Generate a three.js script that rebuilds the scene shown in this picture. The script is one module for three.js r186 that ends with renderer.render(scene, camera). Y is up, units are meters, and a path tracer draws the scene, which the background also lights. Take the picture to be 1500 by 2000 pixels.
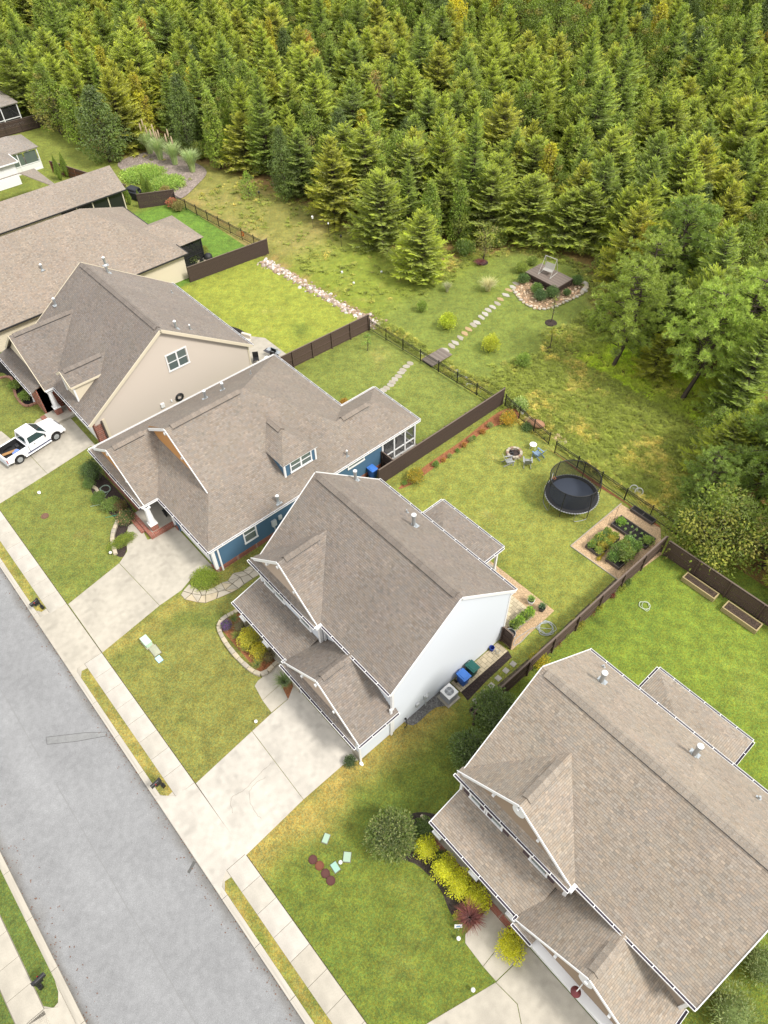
import * as THREE from 'three';
import { mergeGeometries } from 'three/addons/utils/BufferGeometryUtils.js';
import { RoundedBoxGeometry } from 'three/addons/geometries/RoundedBoxGeometry.js';
import { ImprovedNoise } from 'three/addons/math/ImprovedNoise.js';

// ---------------------------------------------------------------- camera, sky, sun, exposure
const scene = new THREE.Scene();
const camera = new THREE.PerspectiveCamera(71.48, 0.75, 0.5, 1500);
camera.position.set(0, 42, 0);
camera.rotation.order = 'YXZ';
camera.rotation.set(-49.126 * Math.PI / 180, 49.2746 * Math.PI / 180, -1.318 * Math.PI / 180);
scene.add(camera);
const renderer = new THREE.WebGLRenderer({ antialias: true });
renderer.setSize(768, 1024);
renderer.toneMapping = THREE.LinearToneMapping;
renderer.toneMappingExposure = 2.6;
renderer.shadowMap.enabled = true;
renderer.shadowMap.type = THREE.PCFSoftShadowMap;
{
  const W = 64, H = 32, d = new Float32Array(W * H * 4);
  for (let j = 0; j < H; j++) for (let i = 0; i < W; i++) {
    const up = Math.max(0, Math.sin(((j + 0.5) / H - 0.5) * Math.PI)), k = (j * W + i) * 4, l = 0.38 + 0.27 * up;
    d[k] = l * 1.0; d[k + 1] = l; d[k + 2] = l * 1.0; d[k + 3] = 1;
  }
  const t = new THREE.DataTexture(d, W, H, THREE.RGBAFormat, THREE.FloatType);
  t.mapping = THREE.EquirectangularReflectionMapping; t.magFilter = THREE.LinearFilter; t.needsUpdate = true;
  scene.background = t; scene.environment = t; scene.environmentIntensity = 1;
}
const sun = new THREE.DirectionalLight(new THREE.Color(1, 0.955, 0.88), 1.5);
sun.position.set(58, 114, -62); sun.target.position.set(-30, 0, -35);
sun.castShadow = true; sun.shadow.radius = 22; sun.shadow.mapSize.set(4096, 4096);
Object.assign(sun.shadow.camera, { left: -170, right: 170, top: 170, bottom: -170, near: 1, far: 400 });
scene.add(sun, sun.target);

// ---------------------------------------------------------------- helpers
function mul(seed) { let a = seed >>> 0; return () => { a = (a + 0x6D2B79F5) | 0; let t = Math.imul(a ^ (a >>> 15), 1 | a); t = (t + Math.imul(t ^ (t >>> 7), 61 | t)) ^ t; return ((t ^ (t >>> 14)) >>> 0) / 4294967296; }; }
const R = mul(77), rr = (a, b) => a + (b - a) * R();
const V = (x, y, z) => new THREE.Vector3(x, y, z);
const C = (r, g, b) => new THREE.Color().setRGB(r, g, b);
const IN = new ImprovedNoise();
const n3 = (x, y, z) => IN.noise(x + 31.7, y + 11.3, z + 57.1);
const fb = (x, z, s = 0) => n3(x, s, z) * 0.55 + n3(x * 2.1, s + 5, z * 2.1) * 0.3 + n3(x * 4.3, s + 9, z * 4.3) * 0.2;
const clamp = THREE.MathUtils.clamp, sst = THREE.MathUtils.smoothstep, lerp = THREE.MathUtils.lerp;
const used = new Map(), ORG = new Map();
function numbered(n) { const k = used.get(n) || 0; used.set(n, k + 1); return k ? n + '_' + String(k).padStart(3, '0') : n; }
function shade(o) { o.castShadow = true; o.receiveShadow = true; return o; }
// a thing whose parts are given in world coordinates
function thing(name, label, category, pos = [0, 0, 0], group, turn = 0) {
  const o = new THREE.Group(); o.name = numbered(name); o.position.set(...pos); o.rotation.y = turn;
  o.userData = { label, category }; if (group) o.userData.group = group;
  scene.add(o); return o;
}
function worldThing(name, label, category, pos, group) { const o = thing(name, label, category, pos, group); ORG.set(o, V(...pos)); return o; }
function struct(name, pos = [0, 0, 0], label) { const o = new THREE.Group(); o.name = numbered(name); o.position.set(...pos); o.userData.kind = 'structure'; if (label) o.userData.label = label; ORG.set(o, V(...pos)); scene.add(o); return o; }
function clean(g) { g = g.index ? g.toNonIndexed() : g; return g; }
function M(list) {
  const gs = [].concat(list).flat(Infinity).map(clean), col = gs.every((g) => g.attributes.color);
  for (const g of gs) {
    if (!g.attributes.uv) g.setAttribute('uv', new THREE.Float32BufferAttribute(new Float32Array(g.attributes.position.count * 2), 2));
    if (!g.attributes.normal) g.computeVertexNormals();
    for (const k of Object.keys(g.attributes)) if (!['position', 'normal', 'uv'].includes(k) && !(k === 'color' && col)) g.deleteAttribute(k);
  }
  return gs.length === 1 ? gs[0] : mergeGeometries(gs);
}
function part(name, geos, mat, parent) {
  const g = M(geos), m = shade(new THREE.Mesh(g, mat)); m.name = parent === scene ? numbered(name) : name;
  let r = parent; while (r && r !== scene && !ORG.has(r)) r = r.parent;
  if (r && ORG.has(r)) { const o = ORG.get(r); g.translate(-o.x, -o.y, -o.z); }
  parent.add(m); return m;
}
function stuff(m) { m.userData.kind = 'stuff'; return m; }
function single(name, geos, mat, label, category, pos = [0, 0, 0], group, turn = 0) {
  const m = part(name, geos, mat, scene); m.position.set(...pos); m.rotation.y = turn; m.userData = { label, category }; if (group) m.userData.group = group; return m;
}
function structMesh(name, geos, mat) { const m = part(name, geos, mat, scene); m.userData.kind = 'structure'; return m; }
function dup(o, pos, turn, label, s) {
  const c = o.clone(); c.name = numbered(o.name.replace(/_\d+$/, '')); c.userData = { ...o.userData }; if (label) c.userData.label = label;
  if (pos) c.position.set(...pos); if (turn !== undefined) c.rotation.y = turn; if (s) c.scale.setScalar(s); scene.add(c); return c;
}
const box = (w, h, d, x = 0, y = 0, z = 0, ry = 0) => { const g = new THREE.BoxGeometry(w, h, d); if (ry) g.rotateY(ry); return g.translate(x, y, z); };
const rbox = (w, h, d, r, x = 0, y = 0, z = 0) => new RoundedBoxGeometry(w, h, d, 2, r).translate(x, y, z);
const bx = (x0, y0, z0, x1, y1, z1) => box(Math.abs(x1 - x0), Math.abs(y1 - y0), Math.abs(z1 - z0), (x0 + x1) / 2, (y0 + y1) / 2, (z0 + z1) / 2);
const cyl = (r0, r1, h, x = 0, y = 0, z = 0, n = 14) => new THREE.CylinderGeometry(r1, r0, h, n).translate(x, y + h / 2, z);
const ball = (r, x, y, z, n = 14) => new THREE.SphereGeometry(r, n, Math.ceil(n * 0.7)).translate(x, y, z);
const tube = (pts, r, n = 24, rad = 6, closed = false) => new THREE.TubeGeometry(new THREE.CatmullRomCurve3(pts.map((p) => V(...p)), closed), n, r, rad, closed);
// a bar of width w and height h from a to b
function beam(a, b, w, h, up = V(0, 1, 0)) {
  a = V(...a); b = V(...b); const d = b.clone().sub(a), L = d.length(), x = d.clone().normalize(), z = x.clone().cross(up).normalize(), y = z.clone().cross(x);
  const g = new THREE.BoxGeometry(L, h, w); g.applyMatrix4(new THREE.Matrix4().makeBasis(x, y, z).setPosition(a.add(b).multiplyScalar(0.5))); return g;
}
// flat triangles split until no edge is longer than e
function split(tris, e) {
  const out = [], st = tris.slice();
  while (st.length) {
    const t = st.pop(), L = [t[0].distanceTo(t[1]), t[1].distanceTo(t[2]), t[2].distanceTo(t[0])], k = L.indexOf(Math.max(...L));
    if (L[k] <= e) { out.push(t); continue; }
    const a = t[k], b = t[(k + 1) % 3], c = t[(k + 2) % 3], m = a.clone().lerp(b, 0.5); st.push([a, m, c], [m, b, c]);
  }
  return out;
}
function geo(tris, uv, col) {
  const n = tris.length * 3, p = new Float32Array(n * 3), u = new Float32Array(n * 2), c = col && new Float32Array(n * 3); let i = 0;
  for (const t of tris) for (const q of t) { p.set([q.x, q.y, q.z], i * 3); u.set(uv(q), i * 2); if (c) c.set(col(q), i * 3); i++; }
  const g = new THREE.BufferGeometry(); g.setAttribute('position', new THREE.BufferAttribute(p, 3)); g.setAttribute('uv', new THREE.BufferAttribute(u, 2));
  if (c) g.setAttribute('color', new THREE.BufferAttribute(c, 3)); g.computeVertexNormals(); return g;
}
// level sheet from [x, z] points
function sheet(pts, y, { e = 1e9, col, h, scale = 1 } = {}) {
  const c = pts.map((p) => new THREE.Vector2(p[0], p[1])); if (!THREE.ShapeUtils.isClockWise(c)) c.reverse();
  const tris = THREE.ShapeUtils.triangulateShape(c, []).map((t) => t.map((k) => V(c[k].x, 0, c[k].y)));
  const tt = split(tris, e); for (const t of tt) { const k = (t[1].x - t[0].x) * (t[2].z - t[0].z) - (t[1].z - t[0].z) * (t[2].x - t[0].x); if (k > 0) t.reverse(); }
  const g = geo(tt, (q) => [q.x / scale, q.z / scale], col && ((q) => col(q.x, q.z)));
  const p = g.attributes.position; for (let i = 0; i < p.count; i++) p.setY(i, y + (h ? h(p.getX(i), p.getZ(i)) : 0));
  if (h) smoothNormals(g, h); return g;
}
function smoothNormals(g, h) { const p = g.attributes.position, n = g.attributes.normal, v = V(0, 0, 0); for (let i = 0; i < p.count; i++) { const x = p.getX(i), z = p.getZ(i), d = 0.15; v.set(h(x - d, z) - h(x + d, z), 2 * d, h(x, z - d) - h(x, z + d)).normalize(); n.setXYZ(i, v.x, v.y, v.z); } }
const smooth = (pts, n = 40, closed = true) => new THREE.CatmullRomCurve3(pts.map((p) => V(p[0], 0, p[1])), closed, 'centripetal').getPoints(n).map((p) => [p.x, p.z]).slice(0, closed ? -1 : undefined);
// thick plate over [x, z] points, top at y
function plate(pts, y, t, bev = 0.012) {
  const s = new THREE.Shape(pts.map((p) => new THREE.Vector2(p[0], -p[1])));
  const g = new THREE.ExtrudeGeometry(s, { depth: t - bev, bevelEnabled: bev > 0, bevelThickness: bev, bevelSize: bev, bevelOffset: -bev, bevelSegments: 1, curveSegments: 1 });
  g.rotateX(-Math.PI / 2).translate(0, y - t, 0); return g;
}
function inset(pts, d) { const cx = pts.reduce((a, p) => a + p[0], 0) / pts.length, cz = pts.reduce((a, p) => a + p[1], 0) / pts.length; return pts.map(([x, z]) => { const L = Math.hypot(x - cx, z - cz) || 1; return [x - (x - cx) / L * d, z - (z - cz) / L * d]; }); }
// plate of thickness t on a sloping polygon of 3D points, uv in metres along and up the slope
function slope(poly, t = 0.09, { e = 1.3, tint = 1 } = {}) {
  const P = poly.map((p) => V(...p)); const n = V(0, 0, 0);
  for (let i = 0; i < P.length; i++) { const a = P[i], b = P[(i + 1) % P.length]; n.x += (a.y - b.y) * (a.z + b.z); n.y += (a.z - b.z) * (a.x + b.x); n.z += (a.x - b.x) * (a.y + b.y); }
  n.normalize(); if (n.y < 0) { n.negate(); P.reverse(); }
  const u = V(0, 1, 0).cross(n); if (u.lengthSq() < 1e-6) u.set(1, 0, 0); u.normalize(); const v = n.clone().cross(u);
  const c2 = P.map((p) => new THREE.Vector2(p.dot(u), p.dot(v)));
  const tri = THREE.ShapeUtils.triangulateShape(c2, []).map((k) => k.map((i) => P[i].clone()));
  for (const k of tri) if (k[1].clone().sub(k[0]).cross(k[2].clone().sub(k[0])).dot(n) < 0) k.reverse();
  const off = rr(0, 3);
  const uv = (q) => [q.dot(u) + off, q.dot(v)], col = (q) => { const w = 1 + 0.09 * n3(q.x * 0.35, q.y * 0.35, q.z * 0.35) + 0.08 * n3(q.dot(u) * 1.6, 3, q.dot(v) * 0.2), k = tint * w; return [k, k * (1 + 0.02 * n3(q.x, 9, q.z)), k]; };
  const top = geo(split(tri, e), uv, col), lo = [], dn = n.clone().multiplyScalar(-t);
  for (let i = 0; i < P.length; i++) { const a = P[i], b = P[(i + 1) % P.length], a2 = a.clone().add(dn), b2 = b.clone().add(dn); lo.push([a, a2, b], [b, a2, b2]); }
  for (const k of tri) lo.push([k[2].clone().add(dn), k[1].clone().add(dn), k[0].clone().add(dn)]);
  return mergeGeometries([top, geo(lo, uv, () => [0.85, 0.85, 0.85])]);
}
// lapped boards over a convex wall outline [s, y]; to(s, y, out) gives the point in the world
function laps(poly, to, course = 0.165, out = 0.036) {
  const ys = poly.map((p) => p[1]), y0 = Math.min(...ys), y1 = Math.max(...ys), cuts = new Set(ys); for (let y = y0; y < y1; y += course) cuts.add(y);
  const c = [...cuts].sort((a, b) => a - b).filter((y, i, a) => !i || y - a[i - 1] > 1e-4), tris = [];
  const span = (y) => { let lo = 1e9, hi = -1e9; for (let i = 0; i < poly.length; i++) { const [s0, a] = poly[i], [s1, b] = poly[(i + 1) % poly.length]; if ((a - y) * (b - y) > 1e-9) continue; for (const s of Math.abs(a - b) < 1e-9 ? [s0, s1] : [s0 + (s1 - s0) * (y - a) / (b - a)]) { lo = Math.min(lo, s); hi = Math.max(hi, s); } } return [lo, hi]; };
  const thick = (y) => { const f = ((y - y0) / course) % 1; return out * (1 - f); };
  for (let i = 0; i < c.length - 1; i++) {
    const a = c[i], b = c[i + 1], [l0, h0] = span(a + 1e-5), [l1, h1] = span(b - 1e-5), oa = thick(a + 1e-5), ob = thick(b - 1e-4);
    const p = [to(l0, a, oa), to(h0, a, oa), to(h1, b, ob), to(l1, b, ob)]; tris.push([p[0], p[1], p[2]], [p[0], p[2], p[3]]);
    if (oa > out * 0.9) { const q = [to(l0, a, 0), to(h0, a, 0)]; tris.push([q[0], q[1], p[1]], [q[0], p[1], p[0]]); }
  }
  return geo(tris, (q) => [q.x + q.z, q.y]);
}
const wallX = (x, dir, poly) => laps(poly, (s, y, o) => V(x + dir * o, y, s));
const wallZ = (z, dir, poly) => laps(poly, (s, y, o) => V(s, y, z + dir * o));
const quadX = (x, poly) => geo(THREE.ShapeUtils.triangulateShape(poly.map((p) => new THREE.Vector2(...p)), []).map((k) => k.map((i) => V(x, poly[i][1], poly[i][0]))), (q) => [q.z, q.y]);
const quadZ = (z, poly) => geo(THREE.ShapeUtils.triangulateShape(poly.map((p) => new THREE.Vector2(...p)), []).map((k) => k.map((i) => V(poly[i][0], poly[i][1], z))), (q) => [q.x, q.y]);

// ---------------------------------------------------------------- textures
const PN = (() => { const r = mul(5), T = new Float32Array(65536); for (let i = 0; i < 65536; i++) T[i] = r(); return (x, y, p, s = 0) => { const ix = Math.floor(x), iy = Math.floor(y), fx = x - ix, fy = y - iy, u = fx * fx * (3 - 2 * fx), v = fy * fy * (3 - 2 * fy), m = (k) => ((k % p) + p) % p, h = (a, b) => T[(m(a) * 131 + m(b) * 977 + s * 5171) & 65535]; return lerp(lerp(h(ix, iy), h(ix + 1, iy), u), lerp(h(ix, iy + 1), h(ix + 1, iy + 1), u), v); }; })();
function tex(n, fn, { srgb = true, rep = 1 } = {}) {
  const d = new Uint8Array(n * n * 4); for (let j = 0; j < n; j++) for (let i = 0; i < n; i++) { const c = fn(i / n, j / n), k = (j * n + i) * 4; d[k] = clamp(c[0], 0, 255); d[k + 1] = clamp(c[1], 0, 255); d[k + 2] = clamp(c[2], 0, 255); d[k + 3] = c[3] ?? 255; }
  const t = new THREE.DataTexture(d, n, n); t.wrapS = t.wrapT = THREE.RepeatWrapping; t.magFilter = THREE.LinearFilter; t.minFilter = THREE.LinearMipmapLinearFilter; t.generateMipmaps = true;
  if (srgb) t.colorSpace = THREE.SRGBColorSpace; t.repeat.set(1 / rep, 1 / rep); t.needsUpdate = true; return t;
}
const g3 = (v) => [v, v, v];
// shingles: 32 courses of 0.145 m, tabs of irregular length
const tabs = (() => { const r = mul(21), rows = []; for (let k = 0; k < 38; k++) { const row = []; let x = 0; while (x < 1) { const w = 0.021 + r() * 0.032; row.push([x, r(), r()]); x += w; } rows.push(row); } return (u, v) => { const k = Math.floor(v * 38) % 38, row = rows[k]; let s = row[row.length - 1]; for (const t of row) { if (t[0] > u) break; s = t; } return [s[1], v * 38 - Math.floor(v * 38), u - s[0], s[2]]; }; })();
const T_shingle = tex(1024, (u, v) => { const [a, f, du, b] = tabs(u, v), gr = PN(u * 512, v * 512, 512, 3) - 0.5, w = 0.94 + 0.1 * (a - 0.5) + (a < 0.08 ? -0.035 : a > 0.94 ? 0.035 : 0), k = w * (f < 0.14 ? 0.78 : 1) * (du < 0.0025 ? 0.85 : 1) + gr * 0.14; return [222 * k + (b - 0.5) * 8, 218 * k, 212 * k - (b - 0.5) * 8]; }, { rep: 4.64 });
const T_shingleB = tex(1024, (u, v) => { const [a, f] = tabs(u, v); return g3((a > 0.55 ? 120 : 40) + 110 * (1 - f) + 30 * PN(u * 512, v * 512, 512, 8)); }, { srgb: false, rep: 4.64 });
const T_grass = tex(1024, (u, v) => { const f = PN(u * 256, v * 256, 256, 1), m = PN(u * 64, v * 64, 64, 2), l = PN(u * 12, v * 12, 12, 3), h = PN(u * 512, v * 340, 512, 4), k = 0.6 + 0.3 * f + 0.2 * m + 0.12 * l + 0.18 * h - 0.14, y = PN(u * 100, v * 100, 100, 6); return [225 * k * (0.92 + 0.2 * y), 226 * k, 222 * k * (1.06 - 0.25 * y)]; }, { rep: 5 });
const T_grassB = tex(512, (u, v) => g3(255 * (0.55 * PN(u * 256, v * 256, 256, 1) + 0.45 * PN(u * 90, v * 90, 90, 2))), { srgb: false, rep: 5 });
const T_conc = tex(1024, (u, v) => { const k = 0.84 + 0.08 * PN(u * 6, v * 6, 6, 1) + 0.07 * PN(u * 24, v * 24, 24, 2) + 0.05 * PN(u * 300, v * 300, 300, 3) - 0.05 * sst(PN(u * 14, v * 14, 14, 7), 0.7, 1); return [250 * k, 245 * k, 236 * k]; }, { rep: 6 });
const T_asph = tex(1024, (u, v) => { const k = 0.78 + 0.05 * PN(u * 5, v * 5, 5, 1) + 0.06 * PN(u * 30, v * 30, 30, 2) + 0.22 * (PN(u * 512, v * 512, 512, 3) - 0.4) + (PN(u * 256, v * 256, 256, 5) > 0.9 ? 0.08 : 0); return [246 * k, 248 * k, 252 * k]; }, { rep: 7 });
const T_dirt = tex(512, (u, v) => { const k = 0.45 + 0.35 * PN(u * 40, v * 40, 40, 1) + 0.4 * PN(u * 200, v * 200, 200, 2) - 0.12 * PN(u * 8, v * 8, 8, 3); return g3(235 * k); }, { rep: 2.5 });
const T_chip = tex(512, (u, v) => { const k = 0.62 + 0.25 * PN(u * 48, v * 48, 48, 1) + 0.28 * PN(u * 170, v * 170, 170, 2); return [250 * k, 244 * k, 236 * k]; }, { rep: 2.2 });
const T_wood = tex(512, (u, v) => { const k = 0.72 + 0.2 * PN(u * 6, v * 128, 128, 1) + 0.14 * PN(u * 30, v * 256, 256, 2); return g3(245 * k); }, { rep: 1.5 });
const T_brick = tex(512, (u, v) => { const r = Math.floor(v * 28), f = v * 28 - r, x = u * 10 + (r % 2) * 0.5, b = Math.floor(x), g = x - b; if (f < 0.14 || g < 0.05) return [176, 164, 152]; const k = 0.75 + 0.4 * PN(b * 3.3 + 0.5, r * 1.7 + 0.5, 64, 2) + 0.1 * PN(u * 200, v * 200, 200, 1); return [150 * k, 84 * k, 66 * k]; }, { rep: 2.1 });
const T_pave = tex(512, (u, v) => { const r = Math.floor(v * 8), f = v * 8 - r, x = u * 6 + (r % 2) * 0.5, b = Math.floor(x), g = x - b; if (f < 0.05 || g < 0.04) return [120, 112, 98]; const k = 0.85 + 0.25 * PN(b * 3.1 + 0.5, r * 2.3 + 0.5, 64, 2) + 0.08 * PN(u * 120, v * 120, 120, 1); return [225 * k, 212 * k, 186 * k]; }, { rep: 2.4 });

const mat = (r, g, b, o = {}) => new THREE.MeshStandardMaterial({ color: C(r, g, b), roughness: 0.85, metalness: 0, ...o });
const roofMat = (r, g, b) => mat(r, g, b, { map: T_shingle, bumpMap: T_shingleB, bumpScale: 0.012, vertexColors: true, roughness: 0.95 });
const MT = {
  white: mat(0.78, 0.78, 0.78, { roughness: 0.5 }), whiteSiding: mat(0.58, 0.615, 0.66, { roughness: 0.6 }), blue: mat(0.055, 0.12, 0.19, { roughness: 0.6 }), beige: mat(0.53, 0.465, 0.4, { roughness: 0.65 }), tan: mat(0.27, 0.215, 0.165), ochre: mat(0.5, 0.25, 0.085), cream: mat(0.62, 0.55, 0.42),
  gutterIn: mat(0.045, 0.035, 0.055), dark: mat(0.02, 0.02, 0.022, { roughness: 0.6 }), black: mat(0.012, 0.012, 0.014, { roughness: 0.45 }), glass: mat(0.16, 0.2, 0.19, { roughness: 0.05, metalness: 0.35 }), brick: mat(0.8, 0.8, 0.8, { map: T_brick }), galv: mat(0.42, 0.45, 0.47, { metalness: 0.6, roughness: 0.35 }),
  conc: mat(0.5, 0.485, 0.455, { map: T_conc }), conc2: mat(0.53, 0.515, 0.495, { map: T_conc }), conc3: mat(0.47, 0.45, 0.41, { map: T_conc }), joint: mat(0.16, 0.14, 0.11), asph: mat(0.332, 0.329, 0.324, { map: T_asph, vertexColors: true, roughness: 0.92 }),
  lawn: mat(1, 1, 1, { map: T_grass, bumpMap: T_grassB, bumpScale: 0.03, vertexColors: true, roughness: 1 }), dirt: mat(1, 1, 1, { map: T_dirt, bumpMap: T_dirt, bumpScale: 0.05, vertexColors: true, roughness: 1 }),
  fence: mat(0.085, 0.055, 0.045, { map: T_wood }), fence2: mat(0.13, 0.085, 0.065, { map: T_wood }), fenceTop: mat(0.2, 0.15, 0.12, { map: T_wood }), deck: mat(0.25, 0.2, 0.17, { map: T_wood }), bedWood: mat(0.13, 0.11, 0.1, { map: T_wood }), rawWood: mat(0.5, 0.4, 0.2, { map: T_wood }), trunk: mat(0.09, 0.065, 0.05, { map: T_wood }), mulchD: mat(0.1, 0.065, 0.055, { map: T_dirt, bumpMap: T_dirt, bumpScale: 0.06 }), pine: mat(0.46, 0.19, 0.085, { map: T_chip, bumpMap: T_dirt, bumpScale: 0.06 }), chips: mat(0.72, 0.53, 0.34, { map: T_chip, bumpMap: T_dirt, bumpScale: 0.05 }),
  pave: mat(0.62, 0.6, 0.55, { map: T_pave }), stone: mat(0.5, 0.46, 0.38, { map: T_conc }), stone2: mat(0.44, 0.41, 0.36, { map: T_conc }), stone3: mat(0.56, 0.5, 0.4, { map: T_conc }),
};

// ---------------------------------------------------------------- ground, road, pavements
const ditch = (x, z) => { const c = -40.2 + 0.5 * n3(x * 0.12, 4, 0); return -0.4 * Math.exp(-((z - c) ** 2) / 0.9) * sst(-Math.abs(x + 45), -26, -18); };
const gh = (x, z) => (z < -39 ? ditch(x, z) + sst(-z, 41, 46) * (0.1 * fb(x * 0.5, z * 0.5, 2) + 0.05 * n3(x * 2.2, 6, z * 2.2)) : 0);
{
  const xs = [-420, 420], zr = [-420, -150, -75, -60, -50, -44, -40.8, -39, 0.72, 0.74, 8.9, 8.92, 420], ys = zr.map((z) => (z > 0.73 && z < 8.91 ? -0.2 : z < -44 ? -0.22 : -0.5));
  const tris = []; for (let i = 0; i < zr.length - 1; i++) { const a = V(xs[0], ys[i], zr[i]), b = V(xs[1], ys[i], zr[i]), c = V(xs[1], ys[i + 1], zr[i + 1]), d = V(xs[0], ys[i + 1], zr[i + 1]); tris.push([a, d, c], [a, c, b]); }
  structMesh('ground', geo(tris, (q) => [q.x, q.z], (q) => [0.16, 0.12, 0.085]), MT.dirt);
}
// road with pale worn lanes, a seam and stained edges
structMesh('road', sheet([[-150, 0.78], [60, 0.78], [60, 8.72], [-150, 8.72]], -0.12, { e: 1.1, col: (x, z) => {
  const e = Math.min(z - 0.78, 8.72 - z), w = 0.11 * fb(x * 0.12, z * 0.3, 1) + 0.1 * Math.exp(-((z - 5.6 - 0.5 * n3(x * 0.1, 1, 0)) ** 2) / 1.2) * (0.6 + n3(x * 0.15, 8, 1)), s = sst(0.55 - e + 0.3 * n3(x * 0.8, 2, z), 0, 0.5) * 0.28, k = 1 + w - s;
  return [k, k * (1 - s * 0.14), k * (1 - s * 0.35)];
} }), MT.asph);
{
  const seam = [], rs = mul(3); for (let x = -60; x < 20; x += 2.2) if (rs() < 0.86) seam.push(beam([x, -0.117, 4.75 + 0.05 * n3(x, 0, 0)], [x + 2.2, -0.117, 4.75 + 0.05 * n3(x + 2.2, 0, 0)], 0.03, 0.006));
  part('seam', seam, mat(0.2, 0.2, 0.2), scene).userData.kind = 'structure';
  const P = [[-27.99, 3.93], [-26.66, 2.02], [-25.77, 0.98], [-25.53, 1.07], [-26.46, 2.63], [-27.51, 4.08]];
  structMesh('road_patch', sheet(P, -0.114, { e: 0.8, col: () => [0.95, 0.95, 0.93] }), MT.asph); structMesh('seam', P.map((a, i) => { const b = P[(i + 1) % P.length]; return beam([a[0], -0.112, a[1]], [b[0], -0.112, b[1]], 0.03, 0.006); }), mat(0.1, 0.1, 0.1));
  for (const [a, b, w] of [[[-15.65, 0.89], [-15.38, 1.45], 0.16], [[-24.47, 0.62], [-23.29, 0.56], 0.04]]) structMesh('road_stain', beam([a[0], -0.113, a[1]], [b[0], -0.113, b[1]], w, 0.004), mat(0.09, 0.09, 0.085));
  // dead leaves that drift along both kerbs
  const g = new THREE.PlaneGeometry(0.05, 0.035).rotateX(-Math.PI / 2), N = 800, im = shade(new THREE.InstancedMesh(g, mat(0.16, 0.08, 0.05, { side: THREE.DoubleSide }), N)), m = new THREE.Matrix4(), q = new THREE.Quaternion();
  for (let i = 0; i < N; i++) { const near = R() < 0.5, d = R() ** 3 * 1.3; q.setFromEuler(new THREE.Euler(rr(-0.5, 0.5), R() * 6, rr(-0.5, 0.5))); m.compose(V(rr(-45, 0), -0.1, near ? 0.83 + d * 0.6 : 8.66 - d), q, V(1, 1, 1).multiplyScalar(rr(0.5, 1.5))); im.setMatrixAt(i, m); }
  im.name = 'fallen_leaves'; stuff(im); im.userData.label = 'brown dead leaves drifted along the edges of the grey road'; scene.add(im);
}
// kerbs and pavements, slab by slab
const concs = [MT.conc, MT.conc2, MT.conc3];
const kerb = struct('kerb'), kerb2 = struct('kerb', [0, 0, 9]);
for (let x = -100; x < 12; x += 3) {
  const c = MT.conc;
  part('kerb_stone', [bx(x + 0.012, -0.3, 0.46, x + 2.988, 0.022, 0.7), bx(x + 0.012, -0.3, 0.7, x + 2.988, -0.06 + 0.07, 0.8)], c, kerb);
  if (x < -12) part('kerb_stone', [bx(x + 0.012, -0.3, 8.7, x + 2.988, 0.02, 9.05)], MT.conc3, kerb2);
}
structMesh('pavement_base', bx(-120, -0.2, -1.43, 14, 0.006, -0.17), MT.joint);
structMesh('apron_base', bx(-120, -0.2, -0.17, 14, 0.004, 0.455), MT.conc3);
structMesh('pavement_base', bx(-60, -0.2, 9.95, -10, 0.006, 11.3), MT.joint);
structMesh('apron_base', bx(-60, -0.2, 9.06, -6, 0.004, 9.95), MT.conc3);
const pave = struct('pavement'), pave2 = struct('pavement', [0, 0, 10]);
const drives = [[-36.3, -31.0], [-19.35, -14.05], [-57.6, -51.6], [-2.5, 3.5]];
{ const g = [[-58, -57.6], ...drives].slice(1).sort((a, b) => a[0] - b[0]); let x0 = -95; for (const [a, b] of [...g, [12, 12]]) { const n = Math.round((a - x0) / 1.5), w = (a - x0) / n; for (let i = 0; i < n; i++) part('slab', rbox(w - 0.018, 0.1, 1.22, 0.012, x0 + (i + 0.5) * w, -0.02 + rr(-0.003, 0.003), -0.8), concs[x0 + i * w > -8.5 ? 2 : Math.floor(R() * 2)], pave); x0 = b; } }
for (let x = -36; x < -12; x += 1.52) part('slab', rbox(1.505, 0.1, 1.28, 0.012, x + 0.76, -0.02, 10.62), MT.conc3, pave2);

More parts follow.
